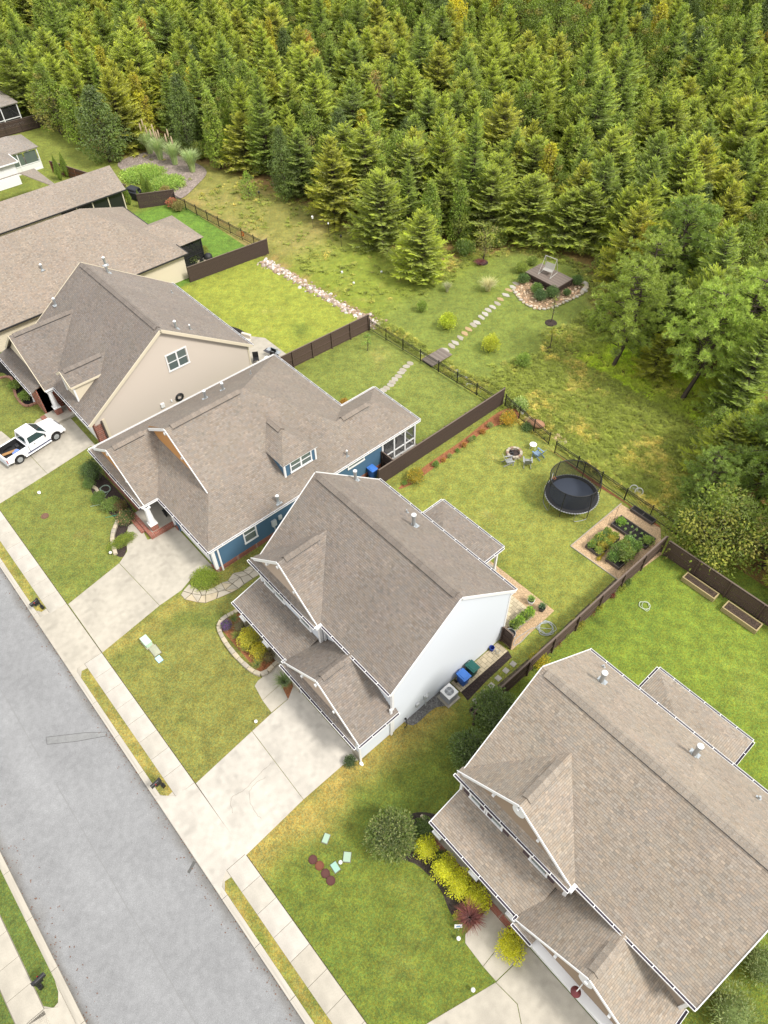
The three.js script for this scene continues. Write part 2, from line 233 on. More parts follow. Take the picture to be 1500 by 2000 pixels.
// ---------------------------------------------------------------- lawns
const mix3 = (a, b, t) => [lerp(a[0], b[0], t), lerp(a[1], b[1], t), lerp(a[2], b[2], t)];
function grassCol(x, z) {
  const w = n3(x * 0.3, 2, z * 0.3) * 0.9, front = sst(z + w, -19, -15);
  const fr = mix3(mix3([0.155, 0.17, 0.05], [0.175, 0.17, 0.058], sst(x + w, -31, -28)), [0.118, 0.145, 0.03], sst(x + w, -14.5, -11));
  let rear = mix3([0.115, 0.2, 0.035], [0.235, 0.255, 0.052], sst(x, -66.6, -66.2)); rear = mix3(rear, [0.165, 0.19, 0.055], sst(x, -47.2, -46.8)); rear = mix3(rear, [0.205, 0.215, 0.063], sst(x, -30.1, -29.8)); rear = mix3(rear, [0.15, 0.195, 0.034], sst(x, -11.2, -10.7)); rear = mix3([0.17, 0.19, 0.045], rear, sst(x, -86, -84));
  let c = mix3(rear, fr, front);
  const f = fb(x * 0.22, z * 0.22, 3), g = fb(x * 0.8, z * 0.8, 7), p = sst(f + 0.5 * g, 0.22, 0.7);
  const deep = x > -11 ? 0.25 : 1; c = mix3(c, [0.3, 0.25, 0.12], 0.5 * p * deep * (x < -66 ? 0 : 1)); c = mix3(c, [0.075, 0.115, 0.022], 0.55 * sst(-f - 0.3 * g, 0.15, 0.6));
  // dry strips beside driveways and along the verge
  let dry = x > -14.6 && x < -9 && z > -16 && z < -1 ? Math.exp(-((x + 13.6 + 0.8 * n3(z * 0.4, 3, 1)) ** 2) / 1.6) * 0.75 : 0; if (z > -0.2 && z < 0.6) dry = Math.max(dry, 0.35 + 0.6 * n3(x * 0.7, 1, z * 2));
  dry = Math.max(dry, 0.4 * sst(-Math.abs(x + 30.5 + n3(z * 0.3, 2, 2)), -1.2, -0.2) * sst(z, -16, -9)); c = mix3(c, [0.33, 0.24, 0.1], clamp(dry + dry * 0.7 * g, 0, 0.85));
  // mown stripes
  const st = 1 + 0.04 * Math.sin((x * 0.35 + z * 0.65) * 6.4 + 1.5 * n3(x * 0.3, 1, z * 0.3)) * (x > -12 ? 1.5 : 0.5), k = 1.95 * st * (1 + 0.22 * n3(x * 1.7, 5, z * 1.7)); return [c[0] * k * 0.92, c[1] * k * 0.98, c[2] * k * 0.74];
}
for (const [x0, x1] of [[-130, -85], [-85, -66.3], [-66.3, -47], [-47, -29.9], [-29.9, -10.9], [-10.9, 30]]) structMesh('lawn', sheet([[x0, -1.45], [x1, -1.45], [x1, -39], [x0, -39]], 0, { e: x0 < -60 ? 0.9 : 0.55, col: grassCol }), MT.lawn);
// verges between pavement and kerb, with rounded ends at the driveways
for (const [a, b] of [[-95, -60], [-51, -36.9], [-30.6, -19.75], [-13.6, -3.2], [4, 12]]) structMesh('verge', sheet([[a, -0.19], [b, -0.19], [b + 0.05, 0.2], [b - 0.35, 0.45], [a + 0.35, 0.45], [a - 0.05, 0.2]], 0.012, { e: 0.4, col: grassCol }), MT.lawn);
const fcol = (x, z) => { const k = 1.95 * (1 + 0.3 * fb(x, z, 2)); return [0.085 * k, 0.12 * k, 0.025 * k]; };
structMesh('verge', sheet([[-60, 9.05], [-15.6, 9.05], [-14.6, 9.2], [-14.5, 9.6], [-14.9, 9.94], [-60, 9.94]], 0.012, { e: 0.4, col: fcol }), MT.lawn);
structMesh('lawn', sheet([[-60, 11.3], [0, 11.3], [0, 30], [-60, 30]], 0, { e: 0.8, col: fcol }), MT.lawn);

// ---------------------------------------------------------------- driveways and walks
function paved(name, panels, m, y = 0.03, gap = 0.02, label) { const s = struct(name, [panels[0][0][0], 0, panels[0][0][1]], label); for (const p of panels) part('slab', plate(inset(p, gap), y, 0.09), m, s); return s; }
const D2 = [[[-36.5, 0.45], [-37.2, 0.78], [-30.4, 0.78], [-31.0, 0.3], [-31.0, -1.42], [-36.3, -1.42]], [[-36.21, -1.48], [-30.98, -1.45], [-31.70, -6.24], [-37.04, -5.92]], [[-37.04, -5.92], [-31.70, -6.24], [-31.79, -8.08], [-32.21, -9.15], [-31.4, -10.9], [-37.3, -10.9], [-37.4, -9.1], [-37.6, -8.6], [-39.89, -8.98], [-39.81, -8.14], [-38.91, -7.48], [-37.65, -6.89]]];
paved('driveway', D2, MT.conc3);
const D3 = [[[-19.9, 0.3], [-20.3, 0.78], [-13.2, 0.78], [-13.7, 0.3], [-14.05, -0.2], [-14.05, -1.42], [-19.35, -1.42], [-19.4, -0.2]], [[-19.26, -1.45], [-13.96, -1.37], [-14.24, -5.61], [-19.69, -5.77]], [[-19.69, -5.77], [-14.24, -5.61], [-14.26, -8.67], [-13.8, -9.62], [-20.5, -9.62], [-19.91, -8.73], [-19.84, -7.35]]];
paved('driveway', D3, MT.conc2);
paved('garden_walk', [[[-22.10, -7.64], [-22.26, -7.99], [-22.31, -9.76], [-22.4, -9.8], [-20.6, -9.8], [-21.06, -9.00], [-20.94, -7.43]], [[-20.94, -7.43], [-21.06, -9.00], [-19.91, -8.73], [-19.87, -7.37]]], MT.conc3);
const D4 = [[[-3, 0.3], [-3.3, 0.78], [4.4, 0.78], [4, 0.3], [3.5, -1.42], [-2.5, -1.42]], [[-2.5, -1.45], [3.5, -1.45], [4.8, -4.4], [0.49, -7.41], [-0.81, -7.29]], [[-0.81, -7.29], [0.49, -7.41], [4.8, -4.4], [5.4, -9.66], [-1.5, -9.66], [-0.65, -9.10]]];
paved('driveway', D4, MT.conc3);
paved('garden_walk', [[[-1.68, -7.29], [-2.99, -7.36], [-3.26, -7.64], [-3.28, -8.50], [-3.30, -9.62], [-2.94, -10.30], [-1.71, -10.24], [-1.75, -8.98]], [[-1.68, -7.29], [-1.75, -8.98], [-0.65, -9.17], [-0.82, -7.31]]], MT.conc3);
const D1 = [[[-58, 0.4], [-58.6, 0.78], [-51, 0.78], [-51.6, 0.3], [-51.6, -1.42], [-57.6, -1.42]], [[-57.6, -1.45], [-48.87, -1.70], [-49.42, -5.95], [-53.37, -5.77], [-57.2, -5.2]], [[-49.42, -5.95], [-50.07, -10.18], [-49.6, -10.5], [-55.4, -10.5], [-56.49, -9.65], [-56.48, -8.15], [-55.35, -6.63], [-53.37, -5.77]]];
paved('driveway', D1, MT.conc3);
paved('driveway', [[[-15.1, 9.06], [-14.4, 9.4], [-14.8, 9.97], [-14.8, 11.35], [-14.6, 20], [-8, 20], [-8, 9.06]]], MT.conc3);
// hairline cracks
for (const c of [[[-16.76, -4.76], [-16.87, -4.10], [-16.69, -3.50], [-15.76, -3.14], [-15.00, -3.14]], [[-16.31, -2.11], [-17.10, -2.52], [-17.00, -3.28], [-17.12, -4.27], [-17.26, -5.49]]]) part('crack', tube(smooth(c, 24, false).map(([x, z]) => [x + rr(-0.04, 0.04), 0.031, z + rr(-0.04, 0.04)]), 0.007, 40, 4), MT.joint, scene).userData.kind = 'structure';
// crazy paving along a centre line: irregular stones, each its own piece
function crazy(name, label, line, width, cell, mats, parent) {
  const s = parent || struct(name, [line[0][0], 0, line[0][1]], label); const c = new THREE.CatmullRomCurve3(line.map((p) => V(p[0], 0, p[1]))), L = c.getLength(), n = Math.max(2, Math.round(L / cell)), k = Math.max(2, Math.round(width / cell)), r = mul(Math.round(L * 100)), P = [];
  for (let i = 0; i <= n; i++) { const p = c.getPointAt(i / n), t = c.getTangentAt(i / n), row = []; for (let j = 0; j <= k; j++) { const w = (j / k - 0.5) * width + (r() - 0.5) * cell * 0.55, a = (r() - 0.5) * cell * 0.6; row.push([p.x - t.z * w + t.x * a, p.z + t.x * w + t.z * a]); } P.push(row); }
  for (let i = 0; i < n; i++) for (let j = 0; j < k; j++) { const q = [P[i][j], P[i + 1][j], P[i + 1][j + 1], P[i][j + 1]]; if (r() < 0.4) { part('stone', plate(inset([q[0], q[1], q[2]], 0.035), 0.03, 0.06, 0.01), mats[Math.floor(r() * mats.length)], s); part('stone', plate(inset([q[0], q[2], q[3]], 0.035), 0.032, 0.06, 0.01), mats[Math.floor(r() * mats.length)], s); } else part('stone', plate(inset(q, 0.04), 0.03 + r() * 0.006, 0.06, 0.01), mats[Math.floor(r() * mats.length)], s); }
  structMesh('path_bed', sheet(P.map((a) => a[0]).concat(P.map((a) => a[k]).reverse()), 0.008), mat(0.24, 0.21, 0.14, { map: T_dirt }));
  return s;
}
const flag = [mat(0.54, 0.5, 0.43, { map: T_conc }), mat(0.47, 0.44, 0.38, { map: T_conc }), mat(0.56, 0.49, 0.37, { map: T_conc })];
crazy('flagstone_path', 'curving flagstone path beside the blue house', [[-31.71, -8.24], [-30.71, -8.69], [-29.99, -9.73], [-29.85, -10.95], [-29.86, -12.96], [-30.20, -14.83]], 1.15, 0.62, flag);
crazy('flagstone_path', 'flagstone terrace between the screened porch and the brown fence', [[-30.90, -26.82], [-31.20, -28.69], [-31.31, -30.86]], 1.7, 0.62, flag);
// patio and mulch strips behind and beside the white house
function bed(name, pts, m, y = 0.014, e) { return structMesh(name, sheet(pts, y, e ? { e, col: () => [0.75, 0.75, 0.75] } : {}), m); }
bed('mulch_path', [[-19.4, -22], [-19.4, -26.3], [-12.8, -26.4], [-12.7, -21.9], [-13.6, -21.9]], MT.chips, 0.012);
structMesh('patio', plate([[-16.6, -22.1], [-16.6, -25.2], [-14.1, -25.2], [-14.1, -22.1]], 0.04, 0.08), MT.pave);
structMesh('paved_strip', plate([[-13.75, -17.2], [-13.75, -21.65], [-12.85, -21.65], [-12.85, -17.2]], 0.04, 0.08), MT.pave);
bed('mulch_bed', [[-12.85, -17.2], [-12.9, -21.7], [-12.35, -21.5], [-12.3, -19], [-12.15, -17.1]], MT.mulchD);
bed('gravel_strip', smooth([[-13.9, -13.2], [-13.9, -17], [-13.2, -17.1], [-12.7, -16.2], [-13.2, -15.2], [-13.3, -13.4]]), mat(0.4, 0.39, 0.38, { map: T_dirt, bumpMap: T_dirt, bumpScale: 0.06 }));
{ const s = struct('stepping_stones', [-11.9, 0, -19], 'row of six square pale stepping stones beside the white house'); [[-11.96, -21.18], [-11.95, -20.47], [-11.92, -19.69], [-11.86, -18.99], [-11.82, -18.24], [-11.83, -17.49]].forEach(([x, z], i) => part('stone', rbox(0.36, 0.05, 0.36, 0.015).rotateY(rr(-0.12, 0.12)).translate(x, 0.015, z), MT.conc2, s)); }
// planted beds
bed('mulch_bed', [[-10.95, -16.8], [-10.95, -32], [-11.6, -32], [-11.5, -24], [-11.7, -16.9]], mat(0.16, 0.13, 0.07, { map: T_dirt }));
bed('mulch_bed', smooth([[-28.59, -26.19], [-28.27, -27.13], [-28.36, -30.10], [-28.48, -33.55], [-28.48, -37.04], [-27.67, -39.58], [-28.60, -40.37], [-29.31, -39.61], [-29.07, -33.84], [-28.96, -28.93]], 60), MT.pine);
bed('mulch_bed', [[-24.12, -38.66], [-12.25, -38.29], [-12.20, -37.75], [-15.28, -38.29], [-18.39, -38.15], [-22.38, -38.56]], MT.pine);
bed('garden_mulch', [[-15.61, -37.94], [-15.61, -31.75], [-11.05, -31.79], [-10.64, -36.05], [-12.13, -38.12]], MT.chips, 0.016);
{ const s = struct('bed_edging', [-15.6, 0, -35]); for (const [a, b] of [[[-15.64, -37.98], [-15.64, -31.72]], [[-15.64, -31.72], [-11.05, -31.79]]]) for (let i = 0; i < 7; i++) part('edging_board', beam([lerp(a[0], b[0], i / 7), 0.03, lerp(a[1], b[1], i / 7)], [lerp(a[0], b[0], (i + 0.97) / 7), 0.03, lerp(a[1], b[1], (i + 0.97) / 7)], 0.06, 0.1), MT.stone2, s); }
bed('mulch_bed', smooth([[-48.42, -8.89], [-46.65, -8.20], [-44.78, -7.71], [-42.62, -7.64], [-40.73, -7.75], [-39.57, -6.75], [-37.82, -6.13], [-37.38, -6.40], [-37.87, -7.00], [-39.37, -7.73], [-40.19, -8.88], [-40.81, -9.22], [-46, -9.3]], 70), MT.mulchD);
bed('mulch_bed', [[-27.5, -8.4], [-27.6, -10.3], [-26.4, -11.6], [-20.7, -11.6], [-20.9, -9.9], [-22.5, -9.9], [-22.5, -8.4]], MT.pine);
bed('mulch_bed', smooth([[-9.28, -7.05], [-7.29, -8.09], [-5.59, -8.17], [-4.24, -7.78], [-3.28, -8.31], [-3.28, -9.75], [-2.19, -10.06], [-7.98, -10.94], [-9.54, -9.62]], 60), mat(0.1, 0.075, 0.06, { map: T_dirt, bumpMap: T_dirt, bumpScale: 0.06 }));
bed('mulch_bed', smooth([[-20.08, -8.53], [-19.79, -9.54], [-21.20, -9.98], [-21.86, -9.43]]), MT.pine);
bed('mulch_bed', smooth([[-65.33, -8.41], [-63.97, -8.74], [-60.81, -8.11], [-58.98, -8.29], [-58.82, -9.20], [-66.50, -10.41], [-74.02, -9.80], [-64.90, -5.30]]), mat(0.022, 0.02, 0.022, { map: T_dirt, bumpMap: T_dirt, bumpScale: 0.05 }));
{ // tan and pink edging around the beds, stone by stone
  const edge = (nm, line, w, h, step, mts, lab) => { const s = struct(nm, [line[0][0], 0, line[0][1]], lab), c = new THREE.CatmullRomCurve3(line.map((p) => V(p[0], 0, p[1]))), n = Math.round(c.getLength() / step); for (let i = 0; i < n; i++) { const a = c.getPointAt((i + 0.04) / n), b = c.getPointAt((i + 0.96) / n); part('edging_stone', beam([a.x, h / 2 + rr(-0.01, 0.01), a.z], [b.x, h / 2, b.z], w * rr(0.9, 1.08), h), mts[i % mts.length], s); } };
  edge('bed_edging', [[-40.75, -7.81], [-39.91, -6.98], [-39.12, -6.51], [-37.89, -6.12]], 0.3, 0.2, 0.42, [MT.stone, MT.stone3, MT.stone2], 'curved tan block wall edging the groundcover by the driveway');
  edge('bed_edging', [[-45.67, -7.98], [-45.13, -8.16], [-44.57, -8.10]], 0.25, 0.18, 0.5, [MT.stone3], 'short tan edging curve between the round shrubs');
  edge('bed_edging', [[-27.57, -10.28], [-27.49, -8.45], [-22.44, -8.40], [-22.47, -9.87]], 0.28, 0.22, 0.5, [MT.stone3, MT.stone, MT.stone2], 'low stone border around the flower bed of the white house');
  const pk = mat(0.42, 0.23, 0.17, { map: T_conc }); edge('bed_edging', [[-64.70, -7.16], [-64.04, -8.77], [-60.71, -8.11], [-58.81, -8.27], [-58.62, -9.20]], 0.22, 0.14, 0.4, [pk], 'pink edging around the black mulch bed by the beige house');
}

// ---------------------------------------------------------------- open ground behind the gardens
const forestEdge = [[-140, -36], [-118.8, -36.5], [-103, -39], [-99.5, -45.8], [-94, -46.6], [-87.7, -49.5], [-74.8, -50.4], [-68.1, -51.6], [-56.6, -51.4], [-49.6, -51.1], [-50.2, -56], [-47.4, -62.4], [-40.1, -65], [-34, -61], [-30, -56], [-25, -55.5], [-18.5, -54.5], [-14, -50.5], [-11.5, -46], [-9.5, -42], [-6, -38.5], [0, -37]];
const inForest = (x, z) => { for (let i = 0; i < forestEdge.length - 1; i++) { const [a, za] = forestEdge[i], [b, zb] = forestEdge[i + 1]; if (x >= Math.min(a, b) && x < Math.max(a, b)) { const t = (x - a) / (b - a || 1); return z < lerp(za, zb, t); } } return x < -140 ? z < -36 : z < -37; };
const edgeDist = (x, z) => { let d = 1e9; for (let i = 0; i < forestEdge.length - 1; i++) { const [a, za] = forestEdge[i], [b, zb] = forestEdge[i + 1], t = clamp(((x - a) * (b - a) + (z - za) * (zb - za)) / ((b - a) ** 2 + (zb - za) ** 2), 0, 1); d = Math.min(d, Math.hypot(x - lerp(a, b, t), z - lerp(za, zb, t))); } return inForest(x, z) ? -d : d; };
const wild = (x) => sst(x, -34.5, -31.5);
function meadowCol(x, z) {
  const f = fb(x * 0.2, z * 0.2, 11), g = fb(x * 0.9, z * 0.9, 13), d = edgeDist(x, z);
  let c = mix3([0.21, 0.2, 0.07], [0.27, 0.22, 0.11], sst(f + 0.4 * g, -0.1, 0.5)); c = mix3(c, [0.19, 0.23, 0.04], sst(x + 4 * f, -66, -58) * (1 - 0.4 * sst(g, 0, 0.5)));
  c = mix3(c, [0.155, 0.19, 0.05], sst(x + 2 * f, -50, -46)); c = mix3(c, mix3([0.2, 0.23, 0.04], [0.32, 0.25, 0.11], sst(g + f, 0, 0.6)), wild(x + 2 * f)); c = mix3(c, [0.15, 0.12, 0.06], wild(x) * 0.8 * sst(-z + 3 * f, 46, 54));
  c = mix3(c, [0.21, 0.12, 0.07], sst(2.2 - d + 2 * f, 0, 2.5) * 0.85); c = mix3(c, [0.26, 0.17, 0.09], 0.7 * Math.exp(-((z + 40.2) ** 2) / 0.5) * sst(g, -0.2, 0.2));
  const k = 1.95 * (1 + 0.3 * g); return [c[0] * k * 0.93, c[1] * k * 0.97, c[2] * k * 0.74];
}
structMesh('meadow', sheet([[-130, -39], [0, -39], [0, -75], [-60, -75], [-130, -56]], -0.005, { e: 0.6, col: meadowCol, h: gh }), MT.lawn);
structMesh('forest_floor', sheet([[-340, -36], [-118, -36], [-60, -56], [-36, -70], [-9, -48], [0, -37], [80, -37], [80, -330], [-340, -330]], -0.14, { e: 7, col: (x, z) => { const k = 0.9 + 0.5 * fb(x * 0.2, z * 0.2); return [0.12 * k, 0.085 * k, 0.055 * k]; } }), MT.dirt);
// gravel bed with two islands of ground cover, far left
structMesh('gravel_bed', sheet(smooth([[-99.5, -39], [-99.5, -44.6], [-94, -46.4], [-88.8, -46.4], [-86, -43], [-84.4, -39.6], [-88, -39.2], [-95.3, -38.2]], 50), 0.06, { e: 0.9, col: (x, z) => { const k = 1 + 0.4 * fb(x, z); return [0.62 * k, 0.5 * k, 0.44 * k]; } }), MT.dirt);

// ---------------------------------------------------------------- rocks in the dry stream and the gravel bed of the platform
function rocks(name, label, pts, mats, sz) {
  const base = new THREE.IcosahedronGeometry(1, 1), p = base.attributes.position, r = mul(pts.length); for (let i = 0; i < p.count; i++) { const v = V(p.getX(i), p.getY(i), p.getZ(i)); v.multiplyScalar(0.78 + 0.45 * Math.abs(n3(v.x * 1.3, v.y * 1.3, v.z * 1.3))); p.setXYZ(i, v.x, v.y * 0.65, v.z); } base.computeVertexNormals();
  const im = shade(new THREE.InstancedMesh(base, mat(1, 1, 1, { roughness: 0.9 }), pts.length)), m = new THREE.Matrix4(), q = new THREE.Quaternion();
  pts.forEach(([x, z], i) => { const s = sz * (0.4 + r() ** 2 * 1.1); q.setFromEuler(new THREE.Euler(r() * 0.5, r() * 6, r() * 0.5)); m.compose(V(x, gh(x, z) + s * 0.2, z), q, V(s, s, s * (0.7 + r() * 0.6))); im.setMatrixAt(i, m); const c = mats[Math.floor(r() * mats.length)], k = 0.75 + r() * 0.5; im.setColorAt(i, C(c[0] * k, c[1] * k, c[2] * k)); });
  im.name = numbered(name); stuff(im); im.userData.label = label; scene.add(im); return im;
}
{
  const r = mul(44), line = (a, b, n, w) => Array.from({ length: n }, () => { const t = r(), g = (r() + r() + r() - 1.5) / 1.5; return [lerp(a[0], b[0], t), lerp(a[1], b[1], t) + g * w]; });
  const pale = [[0.5, 0.44, 0.39], [0.4, 0.31, 0.25], [0.58, 0.55, 0.52], [0.34, 0.24, 0.17], [0.27, 0.21, 0.17], [0.3, 0.21, 0.14]];
  rocks('stream_rocks', 'pale rocks of the dry stream bed behind the beige house', [...line([-64.8, -38.6], [-61.5, -38.9], 260, 0.9), ...line([-64.5, -38.6], [-46.5, -40.1], 900, 1.15), ...line([-56, -39.2], [-52, -39.5], 140, 0.7)], pale, 0.17);
  rocks('stream_rocks', 'white and grey rocks in the ditch by the footbridge', [...line([-37.3, -40.3], [-31.8, -40.4], 560, 0.55), ...line([-31.8, -40.4], [-28, -40.8], 110, 0.5), ...line([-42, -40], [-39, -40.3], 50, 0.4)], [[0.66, 0.66, 0.68], [0.55, 0.55, 0.57], [0.74, 0.74, 0.74]], 0.14);
  rocks('stream_rocks', 'scattered reddish rocks behind the iron garden fence', [...line([-27.5, -40.3], [-23, -40.3], 120, 0.5), ...line([-25.3, -40], [-24.9, -40.1], 3, 0.2)], [[0.4, 0.25, 0.15], [0.5, 0.36, 0.22], [0.55, 0.45, 0.34]], 0.17);
  const gb = [[-41.45, -54.56], [-39.42, -53.62], [-37.42, -53.71], [-36.64, -54.81], [-36.34, -56.92], [-36.15, -58.80], [-36.58, -60.64], [-37.51, -61.40], [-39.33, -60.20], [-42.30, -57.78]];
  structMesh('gravel_bed', sheet(smooth(gb, 50), 0.03, { e: 0.8, h: gh, col: (x, z) => { const k = 1 + 0.5 * fb(x, z); return [0.62 * k, 0.42 * k, 0.25 * k]; } }), MT.dirt);
  const inside = []; while (inside.length < 700) { const x = rr(-42, -36), z = rr(-62, -53); let c = false; for (let i = 0, j = gb.length - 1; i < gb.length; j = i++) if ((gb[i][1] > z) !== (gb[j][1] > z) && x < (gb[j][0] - gb[i][0]) * (z - gb[i][1]) / (gb[j][1] - gb[i][1]) + gb[i][0]) c = !c; if (c) inside.push([x, z]); }
  rocks('river_pebbles', 'tan river pebbles round the swing platform', inside, [[0.55, 0.36, 0.22], [0.62, 0.5, 0.36], [0.4, 0.27, 0.18]], 0.1);
  const ed = new THREE.CatmullRomCurve3(gb.slice(0, 8).map((p) => V(p[0], 0, p[1]))), s = struct('bed_edging', [-39, 0, -54], 'pale stones edging the pebble bed below the swing platform'); for (let i = 0; i < 26; i++) { const q = ed.getPointAt(i / 26), big = i > 20; part('edging_stone', new THREE.DodecahedronGeometry(big ? 0.34 : 0.2).scale(1.2, 0.6, 0.8).rotateY(i).translate(q.x, gh(q.x, q.z) + 0.08, q.z), [MT.stone, MT.conc2, MT.stone3][i % 3], s); }
}
// stepping stones up to the platform and across the garden of the blue house
{
  const s = struct('stepping_stones', [-39, 0, -46], 'line of flat stepping stones from the footbridge up to the platform'), sh = [MT.conc, MT.conc2, mat(0.52, 0.38, 0.22, { map: T_conc }), MT.stone2];
  const A = [[-39.01, -41.92], [-39.07, -42.83], [-39.18, -43.44], [-39.43, -44.41], [-39.63, -45.19], [-39.83, -45.99], [-40.06, -46.90], [-40.09, -47.52], [-40.42, -48.48], [-40.55, -49.15], [-40.83, -49.92], [-40.92, -50.63], [-41.17, -51.61], [-41.47, -52.41], [-40.90, -50.53]].slice(0, 14), B = [[-40.89, -50.67], [-41.01, -51.51], [-41.27, -52.34], [-41.45, -53.27], [-41.85, -54.28], [-41.95, -55.04], [-42.19, -55.81]];
  [...A.slice(0, 11), ...B].forEach(([x, z], i) => { const k = []; for (let j = 0; j < 6; j++) { const a = j / 6 * 6.283 + rr(-0.3, 0.3); k.push([Math.cos(a) * 0.5 * rr(0.8, 1.1), Math.sin(a) * 0.3 * rr(0.8, 1.1)]); } const t = rr(-0.3, 0.3); part('stone', plate(k, 0.05, 0.1, 0.015).rotateY(t).translate(x, gh(x, z), z), sh[Math.floor(R() * 4)], s); });
  const s2 = struct('stepping_stones', [-38, 0, -33], 'row of round stepping stones across the back lawn of the blue house');
  [[-39.82, -37.99], [-39.71, -37.42], [-39.54, -36.80], [-39.39, -36.40], [-39.16, -35.86], [-39.05, -35.31], [-38.88, -34.84], [-38.70, -34.48], [-38.63, -33.91], [-38.60, -33.51]].forEach(([x, z], i) => part('stone', plate(Array.from({ length: 10 }, (_, j) => [Math.cos(j / 10 * 6.283) * 0.36 * rr(0.9, 1.1), Math.sin(j / 10 * 6.283) * 0.27 * rr(0.9, 1.1)]), 0.04, 0.07).rotateY(R()).translate(x, 0, z), [MT.stone2, MT.conc3][i % 2], s2));
}

// ---------------------------------------------------------------- fences
function boardFence(name, label, a, b, h, railSide, m = MT.fence, group) {
  const A = V(a[0], 0, a[1]), B = V(b[0], 0, b[1]), d = B.clone().sub(A), L = d.length(), u = d.clone().normalize(), nrm = V(-u.z, 0, u.x).multiplyScalar(railSide), f = worldThing(name, label, 'fence', [a[0], 0, a[1]], group), at = (s, y, o) => [A.x + u.x * s + nrm.x * o, y, A.z + u.z * s + nrm.z * o];
  const n = Math.max(1, Math.round(L / 2.4)), pk = []; for (let s = 0.07; s < L; s += 0.145) { const g = box(0.138, h - 0.03 + rr(-0.02, 0.02), 0.02); g.rotateY(-Math.atan2(u.z, u.x)); g.translate(...at(s, h / 2, 0)); pk.push(g); }
  stuff(part('pickets', pk, m, f)); part('cap_rail', beam(at(0, h, 0.01), at(L, h, 0.01), 0.11, 0.035), MT.fenceTop, f);
  for (let i = 0; i <= n; i++) part('post', box(0.1, h + 0.06, 0.1, ...at(i / n * L, h / 2, 0.085)), m, f);
  for (let i = 0; i < n; i++) for (const y of [0.25, h * 0.5, h - 0.2]) part('rail', beam(at(i / n * L + 0.05, y, 0.045), at((i + 1) / n * L - 0.05, y, 0.045), 0.04, 0.09), MT.fence2, f);
  return f;
}
boardFence('board_fence', 'brown board fence between the white house garden and the next lawn', [-10.9, -16.2], [-10.9, -36.2], 1.8, 1, MT.fence2);
boardFence('board_fence', 'long dark brown board fence between the blue and white house gardens', [-29.9, -25.3], [-29.9, -40.1], 1.8, -1);
boardFence('garden_gate', 'dark brown board gate between the blue house and the flagstones', [-31.3, -26.9], [-29.95, -26.9], 1.8, 1).userData.category = 'gate';
boardFence('board_fence', 'brown board fence with rails beside the patio of the beige house', [-47, -27.2], [-46.6, -38.6], 1.8, 1, MT.fence2);
boardFence('board_fence', 'dark board fence at the bright green turf strip', [-66.5, -30.2], [-65.6, -40], 1.8, -1);
boardFence('board_fence', 'short board fence beside the arborvitae and covered grill', [-85.6, -34.6], [-83.6, -38.6], 1.8, -1);
boardFence('board_fence', 'red brown board fence behind the far ranch house', [-103, -31.2], [-89.5, -35.2], 1.5, 1, mat(0.2, 0.08, 0.045, { map: T_wood }));
boardFence('board_fence', 'grey brown board fence below the farthest white porch', [-119.6, -27], [-118.6, -38.4], 1.8, 1);
boardFence('board_fence', 'brown board fence under the trees behind the wooden planters', [-10.5, -36.1], [14, -36.1], 1.7, 1, MT.fence2);
boardFence('garden_gate', 'brown board gate at the back corner of the white house', [-13.7, -21.95], [-12.85, -21.95], 1.7, 1, MT.fence2).userData.category = 'gate';
function ironFence(label, a, b, group) {
  const A = V(a[0], 0, a[1]), d = V(b[0] - a[0], 0, b[1] - a[1]), L = d.length(), u = d.clone().normalize(), f = worldThing('iron_fence', label, 'fence', [a[0], 0, a[1]], group), at = (s, y) => [A.x + u.x * s, y, A.z + u.z * s], n = Math.max(1, Math.round(L / 2.3)), pk = [];
  for (let s = 0; s < L; s += 0.115) pk.push(box(0.02, 1.12, 0.02, ...at(s, 0.64))); stuff(part('balusters', pk, MT.black, f));
  for (let i = 0; i <= n; i++) part('post', [box(0.07, 1.34, 0.07, ...at(i / n * L, 0.67)), box(0.09, 0.03, 0.09, ...at(i / n * L, 1.355))], MT.black, f);
  for (let i = 0; i < n; i++) for (const y of [0.14, 1.02, 1.19]) part('rail', beam(at(i / n * L, y), at((i + 1) / n * L, y), 0.035, 0.04), MT.black, f); return f;
}
ironFence('black iron fence along the back lawn of the blue house', [-46.5, -38.7], [-30, -39.3]);
ironFence('black iron fence between the fire pit lawn and the weeds', [-29.6, -40], [-23.8, -39]);
ironFence('black iron fence behind the trampoline and raised beds', [-22.8, -38.6], [-11, -38.4]);
ironFence('black iron fence along the bright green turf strip', [-83.5, -38.5], [-66, -40]);

// ---------------------------------------------------------------- houses
function gutter(h, a, b, out) {
  const o = V(...out), f = (p, s, y) => [p[0] + o.x * s, p[1] + y, p[2] + o.z * s], g = part('gutter', [beam(f(a, 0.14, -0.02), f(b, 0.14, -0.02), 0.018, 0.11), beam(f(a, 0.005, -0.03), f(b, 0.005, -0.03), 0.02, 0.12)], MT.white, h);
  part('gutter_trough', beam(f(a, 0.07, -0.07), f(b, 0.07, -0.07), 0.11, 0.03), MT.gutterIn, g);
  const L = V(...a).distanceTo(V(...b)), k = Math.max(1, Math.round(L / 1.1)), hs = []; for (let i = 0; i <= k; i++) { const t = i / k, p = [0, 1, 2].map((j) => lerp(a[j], b[j], t)); hs.push(beam(f(p, 0, 0.035), f(p, 0.15, 0.035), 0.035, 0.012)); } part('gutter_hanger', hs, MT.white, g);
}
const rake = (h, pts, m = MT.white, w = 0.045, t = 0.2) => { for (let i = 0; i < pts.length - 1; i++) part('rake_board', beam([pts[i][0], pts[i][1] - t / 2 + 0.03, pts[i][2]], [pts[i + 1][0], pts[i + 1][1] - t / 2 + 0.03, pts[i + 1][2]], w, t), m, h); };
